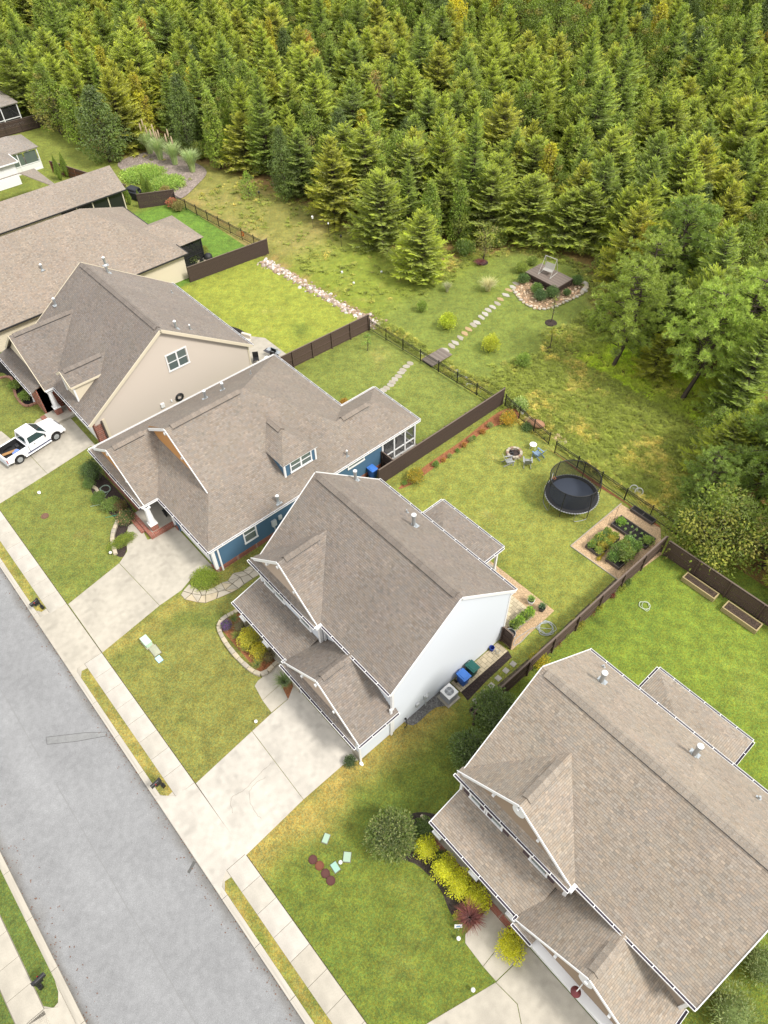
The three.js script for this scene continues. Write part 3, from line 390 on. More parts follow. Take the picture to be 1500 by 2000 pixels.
// ridge vent with its caps, piece by piece, from a to b; s is the roof pitch
function ridgeVent(h, a, b, s, mats, capped = false) {
  const A = V(...a), B = V(...b), u = B.clone().sub(A).normalize(), sd = V(-u.z, 0, u.x), k = Math.hypot(1, s), w = 0.17;
  const side = (q, r, lift) => { const o = [A.clone().lerp(B, q), A.clone().lerp(B, r)], g = []; for (const d of [-1, 1]) { const c = o.map((p) => p.clone().addScaledVector(sd, d * w / k / 1).add(V(0, -w * s / k + lift, 0))); const e = sd.clone().multiplyScalar(d).add(V(0, -s, 0)).normalize(); g.push(beam(c[0].toArray(), c[1].toArray(), w * 2, 0.045, sd.clone().multiplyScalar(d * s).add(V(0, 1, 0)).normalize())); } return g; };
  const v = part('ridge_vent', side(0.01, 0.99, 0.02), MT.dark, h); const n = Math.round(A.distanceTo(B) / (capped ? 0.34 : 3)); for (let i = 0; i < n; i++) part('ridge_cap', side(i / n + 0.003 / n, (i + 0.99) / n, 0.075 + (i % 2) * 0.006), mats[Math.floor(R() * mats.length)], v);
}
const capMats = (r, g, b) => [0.95, 1.03, 1.1].map((k) => mat(r * k, g * k, b * k, { map: T_shingle, roughness: 0.95 }));
function pipe(h, x, y, z, r, len, cap) { const p = part('vent_pipe', [cyl(r, r, len + 0.3, x, y - 0.3, z, 16), ...(cap ? [cyl(r * 1.35, r * 1.35, 0.16, x, y + len, z, 16)] : [])], MT.galv, h); part('flashing', [cyl(r * 1.9, r * 1.15, 0.14, x, y - 0.05, z, 16), box(r * 4.4, 0.012, r * 5, x, y - 0.03, z)], MT.galv, p); if (cap) part('rain_cap', cyl(r * 1.4, r * 0.6, 0.08, x, y + len + 0.18, z, 16), MT.white, p); }
// window lying in a wall facing +x ('x') or +z ('z'); c is its centre, panes side by side, each of two sashes
function windowIn(h, ax, c, w, t, panes = 1, label, dir = 1) {
  const P = (s, y, o, ds, dy, dd) => (ax === 'x' ? box(dd, dy, ds, c[0] + dir * o, c[1] + y, c[2] + s) : box(ds, dy, dd, c[0] + s, c[1] + y, c[2] + dir * o)), fr = [P(0, t / 2 + 0.05, 0.03, w + 0.22, 0.1, 0.07), P(0, -t / 2 - 0.05, 0.04, w + 0.26, 0.1, 0.1), P(-w / 2 - 0.05, 0, 0.03, 0.1, t, 0.07), P(w / 2 + 0.05, 0, 0.03, 0.1, t, 0.07)];
  for (let i = 1; i < panes; i++) fr.push(P(-w / 2 + i * w / panes, 0, 0.03, 0.13, t, 0.07)); fr.push(P(0, 0, 0.03, w, 0.05, 0.055));
  const f = part('window', fr, MT.white, h); if (label) f.userData.label = label; for (let i = 0; i < panes; i++) for (const k of [-1, 1]) part('pane', P(-w / 2 + (i + 0.5) * w / panes, k * t / 4, 0.014, w / panes - 0.12, t / 2 - 0.05, 0.02), MT.glass, f); return f;
}
function column(h, x, z, y1, base = MT.brick) { const c = part('column', [new THREE.CylinderGeometry(0.2, 0.32, y1 - 0.9, 4, 1).rotateY(Math.PI / 4).translate(x, 0.9 + (y1 - 0.9) / 2, z), box(0.5, 0.1, 0.5, x, y1 - 0.05, z), box(0.62, 0.09, 0.62, x, 0.94, z)], MT.white, h); part('pedestal', box(0.55, 0.9, 0.55, x, 0.45, z), base, c); }
function garageDoor(h, x0, x1, z, top) { const d = part('garage_door', box(x1 - x0, top, 0.05, (x0 + x1) / 2, top / 2, z), MT.white, h), n = Math.round((x1 - x0) / 0.62), p = []; for (let i = 0; i < n; i++) for (let r = 0; r < 4; r++) p.push(rbox((x1 - x0) / n - 0.1, top / 4 - 0.1, 0.04, 0.015, x0 + (i + 0.5) * (x1 - x0) / n, (r + 0.5) * top / 4, z + 0.02)); part('door_panel', p, MT.white, d); part('door_trim', [box(0.16, top + 0.1, 0.1, x0 - 0.08, top / 2, z + 0.04), box(0.16, top + 0.1, 0.1, x1 + 0.08, top / 2, z + 0.04), box(x1 - x0 + 0.32, 0.2, 0.1, (x0 + x1) / 2, top + 0.15, z + 0.04)], MT.white, d); }

function twoStorey(P) {
  const h = worldThing('house', P.label, 'house', [(P.x0 + P.x1) / 2, 0, -17], P.group), rm = P.roof, W = P.wall, ye = 5.4, yr = 9.8, zf = -11.95, zr = -22.42, zc = -17.2, s = (yr - ye) / (zc - zr), mf = (z) => ye + (zf - z) * s;
  const { x0, x1, gx0, gx1, ax0, ax1, px0, px1, rx0, rx1 } = P, xc = (gx0 + gx1) / 2, gs = 2.95 / ((gx1 - gx0) / 2), gy = ye + 2.95, gz = zf - 2.95 / s;
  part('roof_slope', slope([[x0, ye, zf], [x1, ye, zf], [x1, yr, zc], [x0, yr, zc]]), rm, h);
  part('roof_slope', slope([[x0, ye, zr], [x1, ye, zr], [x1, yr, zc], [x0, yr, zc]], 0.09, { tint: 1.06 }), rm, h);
  ridgeVent(h, [x0 + 0.3, yr, zc], [x1 - 0.35, yr, zc], s, P.caps, true);
  // front gable over the upper floor
  for (const k of [0, 1]) { const xe = k ? gx1 : gx0; part('roof_slope', slope([[xe, ye, -11.72], [xc, gy, -11.72], [xc, gy, gz - 0.1], [xe, ye, zf - 0.1]]), rm, h); rake(h, [[xe, ye, -11.7], [xc, gy, -11.7]]); }
  ridgeVent(h, [xc, gy, -12.2], [xc, gy, gz + 0.7], gs, P.caps, true);
  part('roof_slope', slope([[gx0, ye, -11.52], [gx1, ye, -11.52], [gx1 - 0.55, 5.78, -11.92], [gx0 + 0.55, 5.78, -11.92]], 0.07), rm, h);
  part('gable_wall', laps([[gx0 + 0.5, 5.6], [gx1 - 0.5, 5.6], [xc, gy - 0.1]], (u, y, o) => V(u, y, -11.92 + o)), P.gable, h);
  part('gable_bracket', [box(0.16, 0.16, 0.34, xc, gy - 0.42, -11.78), box(0.14, 0.14, 0.3, xc - 1.4, gy - 1.55, -11.78), box(0.14, 0.14, 0.3, xc + 1.4, gy - 1.55, -11.78)], MT.white, h);
  gutter(h, [gx0, ye, -11.52], [gx1, ye, -11.52], [0, 0, 1]); gutter(h, [gx1 + 0.1, ye, zf], [x1, ye, zf], [0, 0, 1]); gutter(h, [x0, ye, zr], [x1, ye, zr], [0, 0, -1]);
  part('trim', [box(0.2, 0.2, 0.45, gx1 + 0.02, ye - 0.06, -11.75), box(gx1 - gx0, 0.06, 0.36, xc, ye - 0.16, -11.72), box(x1 - gx1, 0.06, 0.36, (gx1 + x1) / 2, ye - 0.16, -12.1), box(x1 - x0, 0.06, 0.36, (x1 + x0) / 2, ye - 0.16, -22.25)], MT.white, h);
  // walls
  const wr = x1 - 0.14, wl = x0 + 0.14, side = [[-22.1, -0.4], [-12.25, -0.4], [-12.25, 5.3], [zc, yr - 0.12], [-22.1, 5.3]];
  part('wall', wallX(wr, 1, side), W, h); part('wall', wallX(wl, -1, side), W, h); part('wall', wallZ(-22.1, -1, [[wl, -0.4], [wr, -0.4], [wr, 5.3], [wl, 5.3]]), W, h);
  part('wall', wallZ(-12.25, 1, [[gx1 - 0.1, 2.4], [wr, 2.4], [wr, 5.3], [gx1 - 0.1, 5.3]]), W, h); part('wall', wallZ(-11.9, 1, [[wl, 0], [gx1 - 0.12, 0], [gx1 - 0.12, 5.3], [wl, 5.3]]), W, h); part('wall', wallX(gx1 - 0.12, 1, [[-12.25, 2.4], [-11.9, 2.4], [-11.9, 5.3], [-12.25, 5.3]]), W, h);
  part('corner_board', [box(0.16, 5.7, 0.16, wr - 0.03, 2.45, -12.23), box(0.16, 5.7, 0.16, wr - 0.03, 2.45, -22.1), box(0.2, 2.6, 0.2, gx1 - 0.12, 4, -11.88), box(0.16, 2.6, 0.16, wl, 4, -11.88)], MT.white, h); part('downspout', [box(0.1, 2.3, 0.13, gx1 + 0.05, 4.1, -12.1), box(0.1, 0.1, 0.5, gx1 + 0.05, 3.0, -11.8)], MT.white, h);
  rake(h, [[x1 + 0.02, ye, zf], [x1 + 0.02, yr, zc], [x1 + 0.02, ye, zr]]); rake(h, [[x0 - 0.02, ye, zf], [x0 - 0.02, yr, zc], [x0 - 0.02, ye, zr]]);
  for (const wx of [0.2, 0.36, 0.76]) { const f = windowIn(h, 'z', [lerp(gx0, gx1, wx), 4.15, -11.88], 0.95, 1.5); if (P.shutters) part('shutter', [box(0.38, 1.55, 0.05, lerp(gx0, gx1, wx) - 0.8, 4.15, -11.85), box(0.38, 1.55, 0.05, lerp(gx0, gx1, wx) + 0.8, 4.15, -11.85)], mat(0.07, 0.045, 0.05), f); }
  // porch roof, posts and floor
  const pt = 3.3; part('roof_slope', slope([[px0, 2.7, -9.6], [px1 + 0.4, 2.7, -9.6], [px1 + 0.4, pt, -11.95], [px0, pt, -11.95]], 0.08, { tint: 0.97 }), rm, h); gutter(h, [px0, 2.7, -9.6], [px1 - 0.1, 2.7, -9.6], [0, 0, 1]); rake(h, [[px0, 2.7, -9.6], [px0, pt, -11.95]]);
  part('porch_beam', box(px1 - px0 - 0.5, 0.3, 0.26, (px0 + px1) / 2, 2.42, -9.95), MT.white, h); for (const t of [0.05, 0.5, 0.93]) column(h, lerp(px0, px1, t) + 0.1, -9.98, 2.3, P.base);
  const fl = part('porch_floor', bx(px0 + 0.1, 0, -9.72, px1 + 0.3, 0.32, -11.9), MT.conc3, h); if (P.brickEdge) part('brick_edge', bx(px0 + 0.1, 0.01, -9.46, px1 + 0.2, 0.335, -9.74), MT.brick, fl); part('front_door', box(1, 2.1, 0.07, px1 - 0.9, 1.38, -11.86), mat(0.09, 0.03, 0.02), h); windowIn(h, 'z', [lerp(px0, px1, 0.35), 1.5, -11.88], 1.5, 1.4, 2);
  // garage with its own gable
  const ac = (ax0 + ax1) / 2, ay = 5.48, as = (ay - 2.8) / ((ax1 - ax0) / 2);
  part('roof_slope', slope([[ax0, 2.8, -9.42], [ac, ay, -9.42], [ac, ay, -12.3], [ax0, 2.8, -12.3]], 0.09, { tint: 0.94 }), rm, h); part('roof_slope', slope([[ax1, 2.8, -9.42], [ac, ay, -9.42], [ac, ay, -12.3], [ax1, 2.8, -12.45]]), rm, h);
  ridgeVent(h, [ac, ay, -9.75], [ac, ay, -11.3], as, P.caps, true); rake(h, [[ax0, 2.8, -9.4], [ac, ay, -9.4], [ax1, 2.8, -9.4]]);
  part('gable_wall', laps([[ax0 + 0.4, 2.75], [ax1 - 0.4, 2.75], [ac, ay - 0.15]], (u, y, o) => V(u, y, -9.6 + o)), P.gable, h);
  part('gable_bracket', [box(0.16, 0.16, 0.34, ac, ay - 0.42, -9.44), box(0.14, 0.14, 0.3, ac - 1.5, ay - 1.5, -9.44), box(0.14, 0.14, 0.3, ac + 1.5, ay - 1.5, -9.44)], MT.white, h);
  if (P.oval) { for (const [x, y, z] of [[xc, 7.35, -11.86], [ac, 4.4, -9.54]]) part('oval_vent', [new THREE.CylinderGeometry(0.36, 0.36, 0.09, 24).scale(1, 1, 1.35).rotateX(Math.PI / 2).translate(x, y, z)], MT.white, h); part('ledge', bx(ax0 + 1.2, 2.62, -9.62, ax1 - 0.05, 2.72, -9.15), MT.white, h); gutter(h, [ax0, 2.8, -9.2], [ax0 + 1.2, 2.8, -9.2], [0, 0, 1]); part('roof_slope', slope([[ax0, 2.8, -9.2], [ax0 + 1.2, 2.8, -9.2], [ax0 + 1.2, 3.02, -9.6], [ax0 + 0.4, 3.02, -9.6]], 0.06), rm, h);
    const l = part('gooseneck_lamp', tube([[ac, 3.75, -9.58], [ac, 3.9, -9.4], [ac, 3.85, -9.18], [ac, 3.66, -9.1]], 0.025, 16, 6), MT.white, h); part('lamp_shade', [new THREE.CylinderGeometry(0.07, 0.24, 0.2, 20).translate(ac, 3.56, -9.1)], mat(0.13, 0.025, 0.03, { roughness: 0.4 }), l); } else { part('roof_slope', slope([[ax0, 2.8, -9.18], [ax1 - 0.1, 2.8, -9.18], [ax1 - 0.6, 3.12, -9.6], [ax0 + 0.5, 3.12, -9.6]], 0.06), rm, h); gutter(h, [ax0, 2.8, -9.18], [ax1, 2.8, -9.18], [0, 0, 1]); }
  gutter(h, [ax1, 2.8, -9.3], [ax1, 2.8, -12.42], [1, 0, 0]); gutter(h, [ax0, 2.8, -9.3], [ax0, 2.8, -9.6], [-1, 0, 0]);
  part('wall', wallX(ax1 - 0.3, 1, [[-12.3, -0.3], [-9.62, -0.3], [-9.62, 2.7], [-12.3, 2.7]]), W, h); part('wall', wallX(ax0 + 0.3, -1, [[-12.3, 0], [-9.62, 0], [-9.62, 2.7], [-12.3, 2.7]]), W, h); part('wall', [bx(ax0 + 0.3, 0, -9.68, ax0 + 1.1, 2.7, -9.58), bx(ax1 - 1.1, 0, -9.68, ax1 - 0.3, 2.7, -9.58), bx(ax0 + 1.1, 2.3, -9.68, ax1 - 1.1, 2.7, -9.58)], W, h); garageDoor(h, ax0 + 1.1, ax1 - 1.1, -9.72, 2.25); part('wainscot', [bx(ax0 + 0.28, 0, -9.57, ax0 + 0.95, 0.9, -9.5), bx(ax1 - 0.95, 0, -9.57, ax1 - 0.26, 0.9, -9.5)], P.base, h);
  // hipped roof over the back porch
  const rc = (rx0 + rx1) / 2, rs = 0.36, rd = 4.05, ry = 2.7 + rs * (rx1 - rx0) / 2, rz = -26.15; part('roof_slope', slope([[rx0, 2.7, rz], [rc, ry, rz + (rx1 - rx0) / 2], [rc, ry, -22.15], [rx0, 2.7, -22.15]]), rm, h); part('roof_slope', slope([[rx1, 2.7, rz], [rc, ry, rz + (rx1 - rx0) / 2], [rc, ry, -22.15], [rx1, 2.7, -22.15]]), rm, h); part('roof_slope', slope([[rx0, 2.7, rz], [rx1, 2.7, rz], [rc, ry, rz + (rx1 - rx0) / 2]]), rm, h);
  gutter(h, [rx0, 2.7, rz], [rx1, 2.7, rz], [0, 0, -1]); gutter(h, [rx1, 2.7, rz], [rx1, 2.7, -22.2], [1, 0, 0]); gutter(h, [rx0, 2.7, rz], [rx0, 2.7, -22.2], [-1, 0, 0]);
  for (const [x, z] of [[rx0 + 0.25, rz + 0.25], [rx1 - 0.25, rz + 0.25], [rc, rz + 0.25], [rx1 - 0.25, -22.6]]) part('porch_post', box(0.15, 2.6, 0.15, x, 1.3, z), MT.white, h); part('porch_floor', bx(rx0 + 0.1, 0, rz + 0.1, rx1 - 0.1, 0.15, -22.1), MT.conc3, h);
  for (const [x, z, r, l, c] of P.pipes) { const y = z < zc ? ye + (z - zr) * s : mf(z); pipe(h, x, y, z, r, l, c); }
  return h;
}
const H3 = twoStorey({ label: 'white sided two storey house with a grey brown shingle roof', x0: -26.5, x1: -13.7, gx0: -26.85, gx1: -19.92, ax0: -20.72, ax1: -13.55, px0: -26.65, px1: -20.75, rx0: -23.7, rx1: -17.72, wall: MT.whiteSiding, gable: mat(0.42, 0.33, 0.26), base: MT.stone2, roof: roofMat(0.335, 0.296, 0.268), caps: capMats(0.32, 0.283, 0.256), pipes: [[...[-26.06, -19.99], 0.1, 0.7, true], [...[-20.67, -20.24], 0.12, 0.9, true], [...[-22.26, -21.13], 0.05, 0.25, false]].map((a) => [a[0], a[1], ...a.slice(-3)]) });
const H4 = twoStorey({ label: 'taupe two storey house with a pale tan shingle roof, nearest the camera', x0: -8.06, x1: 5.58, gx0: -8.22, gx1: -0.83, ax0: -1.83, ax1: 5.66, px0: -7.93, px1: -1.85, rx0: -5.04, rx1: 1.15, wall: MT.tan, gable: mat(0.29, 0.215, 0.15), base: MT.stone2, oval: true, shutters: true, brickEdge: true, roof: roofMat(0.465, 0.408, 0.35), caps: capMats(0.455, 0.408, 0.358), pipes: [[...[-6.04, -20.11], 0.12, 0.85, true], [...[-0.56, -20.43], 0.12, 0.95, true], [...[-6.75, -21.74], 0.05, 0.25, false], [...[2.73, -21.27], 0.06, 0.3, false]].map((a) => [a[0], a[1], ...a.slice(-3)]) });
// meters, taps and pipes on the white side wall
{ const x = -13.8; part('utility_box', [rbox(0.16, 0.5, 0.34, 0.03, x + 0.05, 1.2, -14.9), rbox(0.14, 0.34, 0.26, 0.03, x + 0.05, 1.0, -14.2), cyl(0.05, 0.05, 0.5, x + 0.08, 0.1, -14.9), cyl(0.09, 0.09, 0.14, x + 0.14, 1.25, -14.9)], mat(0.42, 0.44, 0.45), H3); part('downspout', [bx(-13.82, 0, -9.62, -13.72, 2.6, -9.5), bx(-13.82, 0, -12.1, -13.7, 3.4, -11.95)], MT.white, H3); part('hose_tap', [box(0.1, 0.12, 0.1, x + 0.06, 0.5, -13.2), tube([[x + 0.08, 0.5, -13.2], [x + 0.3, 0.3, -13.1], [x + 0.3, 0.03, -12.9]], 0.03, 12)], MT.dark, H3); }

// ------------ the blue house
{
  const h = worldThing('house', 'blue single storey house with ochre gables and a tan shingle roof', 'house', [-38.6, 0, -19]), rm = roofMat(0.365, 0.32, 0.283), caps = capMats(0.355, 0.31, 0.275);
  const e = 2.95, s = 0.658, xr = -31.08, xl = -46.25, xc = -38.66, yr = e + s * 7.58, zF = -12.9, ze = -19.62, zR = -27.2, fp = 0.82, tz = e + fp * 2.35, hx = xr - (tz - e) / s, lx = -42.15, ly = e + s * 4.1, pw = -36.7, pc = (pw + xr) / 2, py = e + s * (xr - pc), pz = zR + (xr - pc), bz = -30.8;
  const S = (p, o) => part('roof_slope', slope(p, 0.09, o), rm, h);
  S([[xr, e, -10.55], [hx, tz, zF], [xc, yr, zF], [xc, yr, ze], [pc, py, pz], [pc, py, bz + 2.8], [xr, e, bz]]); S([[xl, e, zR], [xc, yr, ze], [pc, py, pz], [pw, e, zR]]); S([[pw, e, zR], [pc, py, pz], [pc, py, bz + 2.8], [pw, e, bz]]); S([[pw, e, bz], [pc, py, bz + 2.8], [xr, e, bz]]);
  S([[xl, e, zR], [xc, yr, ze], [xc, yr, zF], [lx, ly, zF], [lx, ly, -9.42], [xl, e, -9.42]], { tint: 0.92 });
  const vx = lx + (ly - tz) / s; S([[lx, ly, -9.42], [lx, ly, zF - 0.3], [vx, tz, zF - 0.3], [-38.05, e, -10.55], [-38.05, e, -9.42]]); S([[-38.05, e, -10.55], [xr, e, -10.55], [hx - 0.36, tz + 0.24, zF - 0.3], [vx - 0.3, tz + 0.24, zF - 0.3]]);
  ridgeVent(h, [xc, yr, zF - 0.5], [xc, yr, ze + 0.4], s, caps, true); ridgeVent(h, [lx, ly, -9.9], [lx, ly, -12.4], s, caps, true); ridgeVent(h, [pc, py, pz - 0.6], [pc, py, bz + 3.2], s, caps, true);
  rake(h, [[hx - 0.1, tz + 0.06, zF + 0.02], [xc, yr, zF + 0.02], [lx + 0.1, ly + 0.05, zF + 0.02]]); rake(h, [[-38.05, e, -9.4], [lx, ly, -9.4], [xl, e, -9.4]]);
  part('gable_wall', quadZ(zF - 0.24, [[lx - 0.5, 4.2], [hx - 0.1, 4.2], [hx - 0.1, tz], [xc, yr - 0.08], [lx - 0.5, ly - 0.2]]), MT.ochre, h); part('gable_wall', quadZ(-9.66, [[xl + 0.4, e], [-38.4, e], [lx, ly - 0.1]]), MT.ochre, h);
  part('gable_bracket', [box(0.18, 0.18, 0.36, xc, yr - 0.4, zF - 0.06), box(0.15, 0.15, 0.3, -36.9, 6.35, zF - 0.06), box(0.18, 0.18, 0.36, lx, ly - 0.4, -9.5), box(0.15, 0.15, 0.3, -40, 4.0, -9.5)], MT.white, h);
  S([[xl, e, -9.15], [-38.0, e, -9.15], [-38.7, e + 0.4, -9.68], [xl + 0.6, e + 0.4, -9.68]]);
  gutter(h, [xl, e, -9.15], [-38.0, e, -9.15], [0, 0, 1]); gutter(h, [-38.0, e, -9.15], [-38.0, e, -10.5], [1, 0, 0]); gutter(h, [-37.9, e, -10.55], [xr, e, -10.55], [0, 0, 1]); gutter(h, [xr, e, -10.55], [xr, e, bz], [1, 0, 0]); gutter(h, [xl, e, -9.15], [xl, e, zR], [-1, 0, 0]); gutter(h, [xl, e, zR], [pw, e, zR], [0, 0, -1]); gutter(h, [pw, e, bz], [xr, e, bz], [0, 0, -1]); gutter(h, [pw, e, zR], [pw, e, bz], [-1, 0, 0]);
  part('soffit', [bx(xr, e - 0.16, -10.55, xr - 0.4, e - 0.12, bz), bx(xl, e - 0.16, -9.2, -38, e - 0.12, -9.9), bx(-38, e - 0.16, -10.5, xr, e - 0.12, -11)], MT.white, h);
  // walls on a brick base
  const wx = -31.38, W = (z0, z1, y0, y1) => [[z0, y0], [z1, y0], [z1, y1], [z0, y1]];
  part('wall', wallX(wx, 1, W(-26.9, -10.9, 0.5, e - 0.1)), MT.blue, h); part('wall', wallX(-45.95, -1, W(-26.9, -9.6, 0.5, e - 0.1)), MT.blue, h); part('wall', wallZ(-9.55, 1, W(-45.95, -40.4, 0.9, e - 0.1)), MT.blue, h); part('wall', wallX(-40.4, 1, W(-12.2, -9.55, 0.3, e - 0.1)), MT.blue, h); part('wall', wallZ(-12.2, 1, W(-40.4, -37.2, 0.3, e - 0.1)), MT.blue, h); part('wall', wallX(-37.2, -1, W(-12.2, -10.9, 0.3, e - 0.1)), MT.blue, h); part('wall', wallZ(-26.9, -1, W(-45.95, wx, 0.3, e - 0.1)), MT.blue, h);
  part('wall', [bx(-37.2, 0, -10.98, -36.6, e - 0.1, -10.88), bx(-32, 0, -10.98, wx, e - 0.1, -10.88), bx(-36.6, 2.35, -10.98, -32, e - 0.1, -10.88)], MT.blue, h); garageDoor(h, -36.6, -32, -11.05, 2.3);
  part('brick_base', [bx(wx + 0.04, -0.4, -26.9, wx - 0.1, 0.5, -10.86), bx(-45.97, 0, -9.65, -40.38, 0.9, -9.46), bx(-37.22, 0, -10.87, -36.78, 0.45, -10.8), bx(-32.02, 0, -10.87, wx + 0.04, 0.45, -10.8)], MT.brick, h);
  part('corner_board', [box(0.24, 2.5, 0.24, wx - 0.06, 1.65, -10.94), box(0.16, 2.6, 0.16, wx, 1.5, -26.95), box(0.22, 2.1, 0.22, -40.42, 1.9, -9.58), box(0.2, 2.5, 0.2, -45.9, 1.9, -9.6), box(0.24, 2.7, 0.24, -37.15, 1.45, -10.92)], MT.white, h); part('downspout', bx(wx + 0.03, 0, -11.25, wx + 0.13, e - 0.1, -11.37), MT.white, h);
  windowIn(h, 'x', [wx + 0.02, 2.0, -14.05], 0.95, 1.5, 1); for (const z of [-19.5, -24.2]) windowIn(h, 'x', [wx + 0.02, 2.45, z], 1.5, 0.55, 1); windowIn(h, 'z', [-44.6, 1.75, -9.53], 1.7, 1.4, 2); windowIn(h, 'z', [-42, 1.75, -9.53], 1.7, 1.4, 2); part('utility_box', [rbox(0.2, 0.6, 0.4, 0.03, wx + 0.1, 1.5, -16.1), rbox(0.16, 0.4, 0.3, 0.03, wx + 0.09, 1.7, -16.7), cyl(0.04, 0.04, 1.2, wx + 0.08, 0.1, -16.1)], mat(0.5, 0.53, 0.54), h);
  part('shutter', [bx(-43.6, 1.05, -9.5, -43.35, 2.45, -9.45), bx(-41.0, 1.05, -9.5, -40.7, 2.45, -9.45)], MT.ochre, h);
  // entrance porch with its brick steps
  const pf = part('porch_floor', bx(-40.38, 0, -9.15, -37.65, 0.34, -12.2), MT.conc3, h); part('brick_edge', [bx(-40.5, 0, -8.86, -37.35, 0.35, -9.15), bx(-40.5, 0, -8.56, -38.4, 0.18, -8.86), bx(-37.65, 0, -9.15, -37.35, 0.35, -10.87)], MT.brick, pf); column(h, -37.98, -9.5, e - 0.15); part('front_door', box(1.0, 2.1, 0.07, -39.3, 1.45, -12.16), mat(0.12, 0.03, 0.03), h); 
  // dormer
  const dz = -19.85, dy = 6.42, dx = -32.3, de = 5.22, dw = 1.62, ms = (x) => e + s * (xr - x), dX = (y) => xr - (y - e) / s, ap = -34.4;
  S([[dx, de, dz + dw], [ap, dy, dz], [dX(dy) - 0.15, dy, dz], [dX(de) - 0.15, de, dz + dw]]); S([[dx, de, dz - dw], [ap, dy, dz], [dX(dy) - 0.15, dy, dz], [dX(de) - 0.15, de, dz - dw]]); S([[dx, de, dz - dw], [dx, de, dz + dw], [ap, dy, dz]]); ridgeVent(h, [ap - 0.1, dy, dz], [dX(dy) + 0.4, dy, dz], 0.72, caps, true);
  const fx = -32.5, cz = 1.42; part('dormer_wall', [wallX(fx, 1, [[dz - cz, ms(fx) - 0.1], [dz + cz, ms(fx) - 0.1], [dz + cz, de], [dz - cz, de]]), ...[-1, 1].map((k) => laps([[fx, ms(fx) - 0.1], [fx, de], [dX(de), de], [dX(de), de - 0.1]], (u, y, o) => V(u, y, dz + k * (cz + o))))], MT.blue, h); part('corner_board', [-1, 1].map((k) => box(0.14, de - ms(fx) + 0.05, 0.14, fx, (de + ms(fx)) / 2, dz + k * cz)), MT.white, h); part('soffit', bx(dx - 0.02, de - 0.1, dz - dw, fx - 0.2, de - 0.06, dz + dw), MT.white, h); windowIn(h, 'x', [fx + 0.02, (de + ms(fx)) / 2 + 0.03, dz - 0.05], 1.8, 1.0, 2);
  // screened porch
  const sc = part('screen_frame', [[-26.95, 0.2], [-28.2, 0.2], [-29.4, 0.2], [-30.5, 0.2]].map(([z]) => box(0.14, e - 0.2, 0.14, wx + 0.05, (e - 0.2) / 2, z)).concat([beam([wx + 0.05, 1.0, -26.95], [wx + 0.05, 1.0, -30.5], 0.1, 0.1), beam([wx + 0.05, 0.15, -26.95], [wx + 0.05, 0.15, -30.5], 0.12, 0.2), beam([wx + 0.05, e - 0.22, -26.95], [wx + 0.05, e - 0.22, -30.5], 0.14, 0.2), ...[-32.6, -34, -36.4].map((x) => box(0.14, e - 0.2, 0.14, x, (e - 0.2) / 2, -30.5)), beam([wx, 1, -30.5], [-36.4, 1, -30.5], 0.1, 0.1), beam([wx, 0.15, -30.5], [-36.4, 0.15, -30.5], 0.12, 0.2), beam([wx, e - 0.22, -30.5], [-36.4, e - 0.22, -30.5], 0.14, 0.2)]), MT.white, h);
  const scr = new THREE.MeshPhysicalMaterial({ color: C(0.1, 0.1, 0.1), roughness: 0.9, transparent: true, opacity: 0.32, side: THREE.DoubleSide }); part('screen', [bx(wx + 0.04, 0.2, -27, wx + 0.043, e - 0.3, -30.45), bx(wx, 0.2, -30.48, -36.4, e - 0.3, -30.483)], scr, sc); part('porch_floor', bx(wx, 0, -26.9, -36.4, 0.14, -30.6), mat(0.3, 0.28, 0.27), h); part('porch_wall', bx(-36.4, 0, -27, -36.3, e - 0.1, -30.5), MT.blue, h);
  for (const [x, z, r, l, c] of [[...[-41.98, -19.57], 0.09, 0.5, true], [...[-42.19, -18.04], 0.1, 0.6, true], [...[-42.76, -22.68], 0.04, 0.3, false], [...[-31.61, -23.58], 0.06, 0.35, true], [...[-31.40, -16.83], 0.1, 0.55, true]]) pipe(h, x, x > xc ? ms(x) : e + s * (x - xl), z, r, l, c);
}
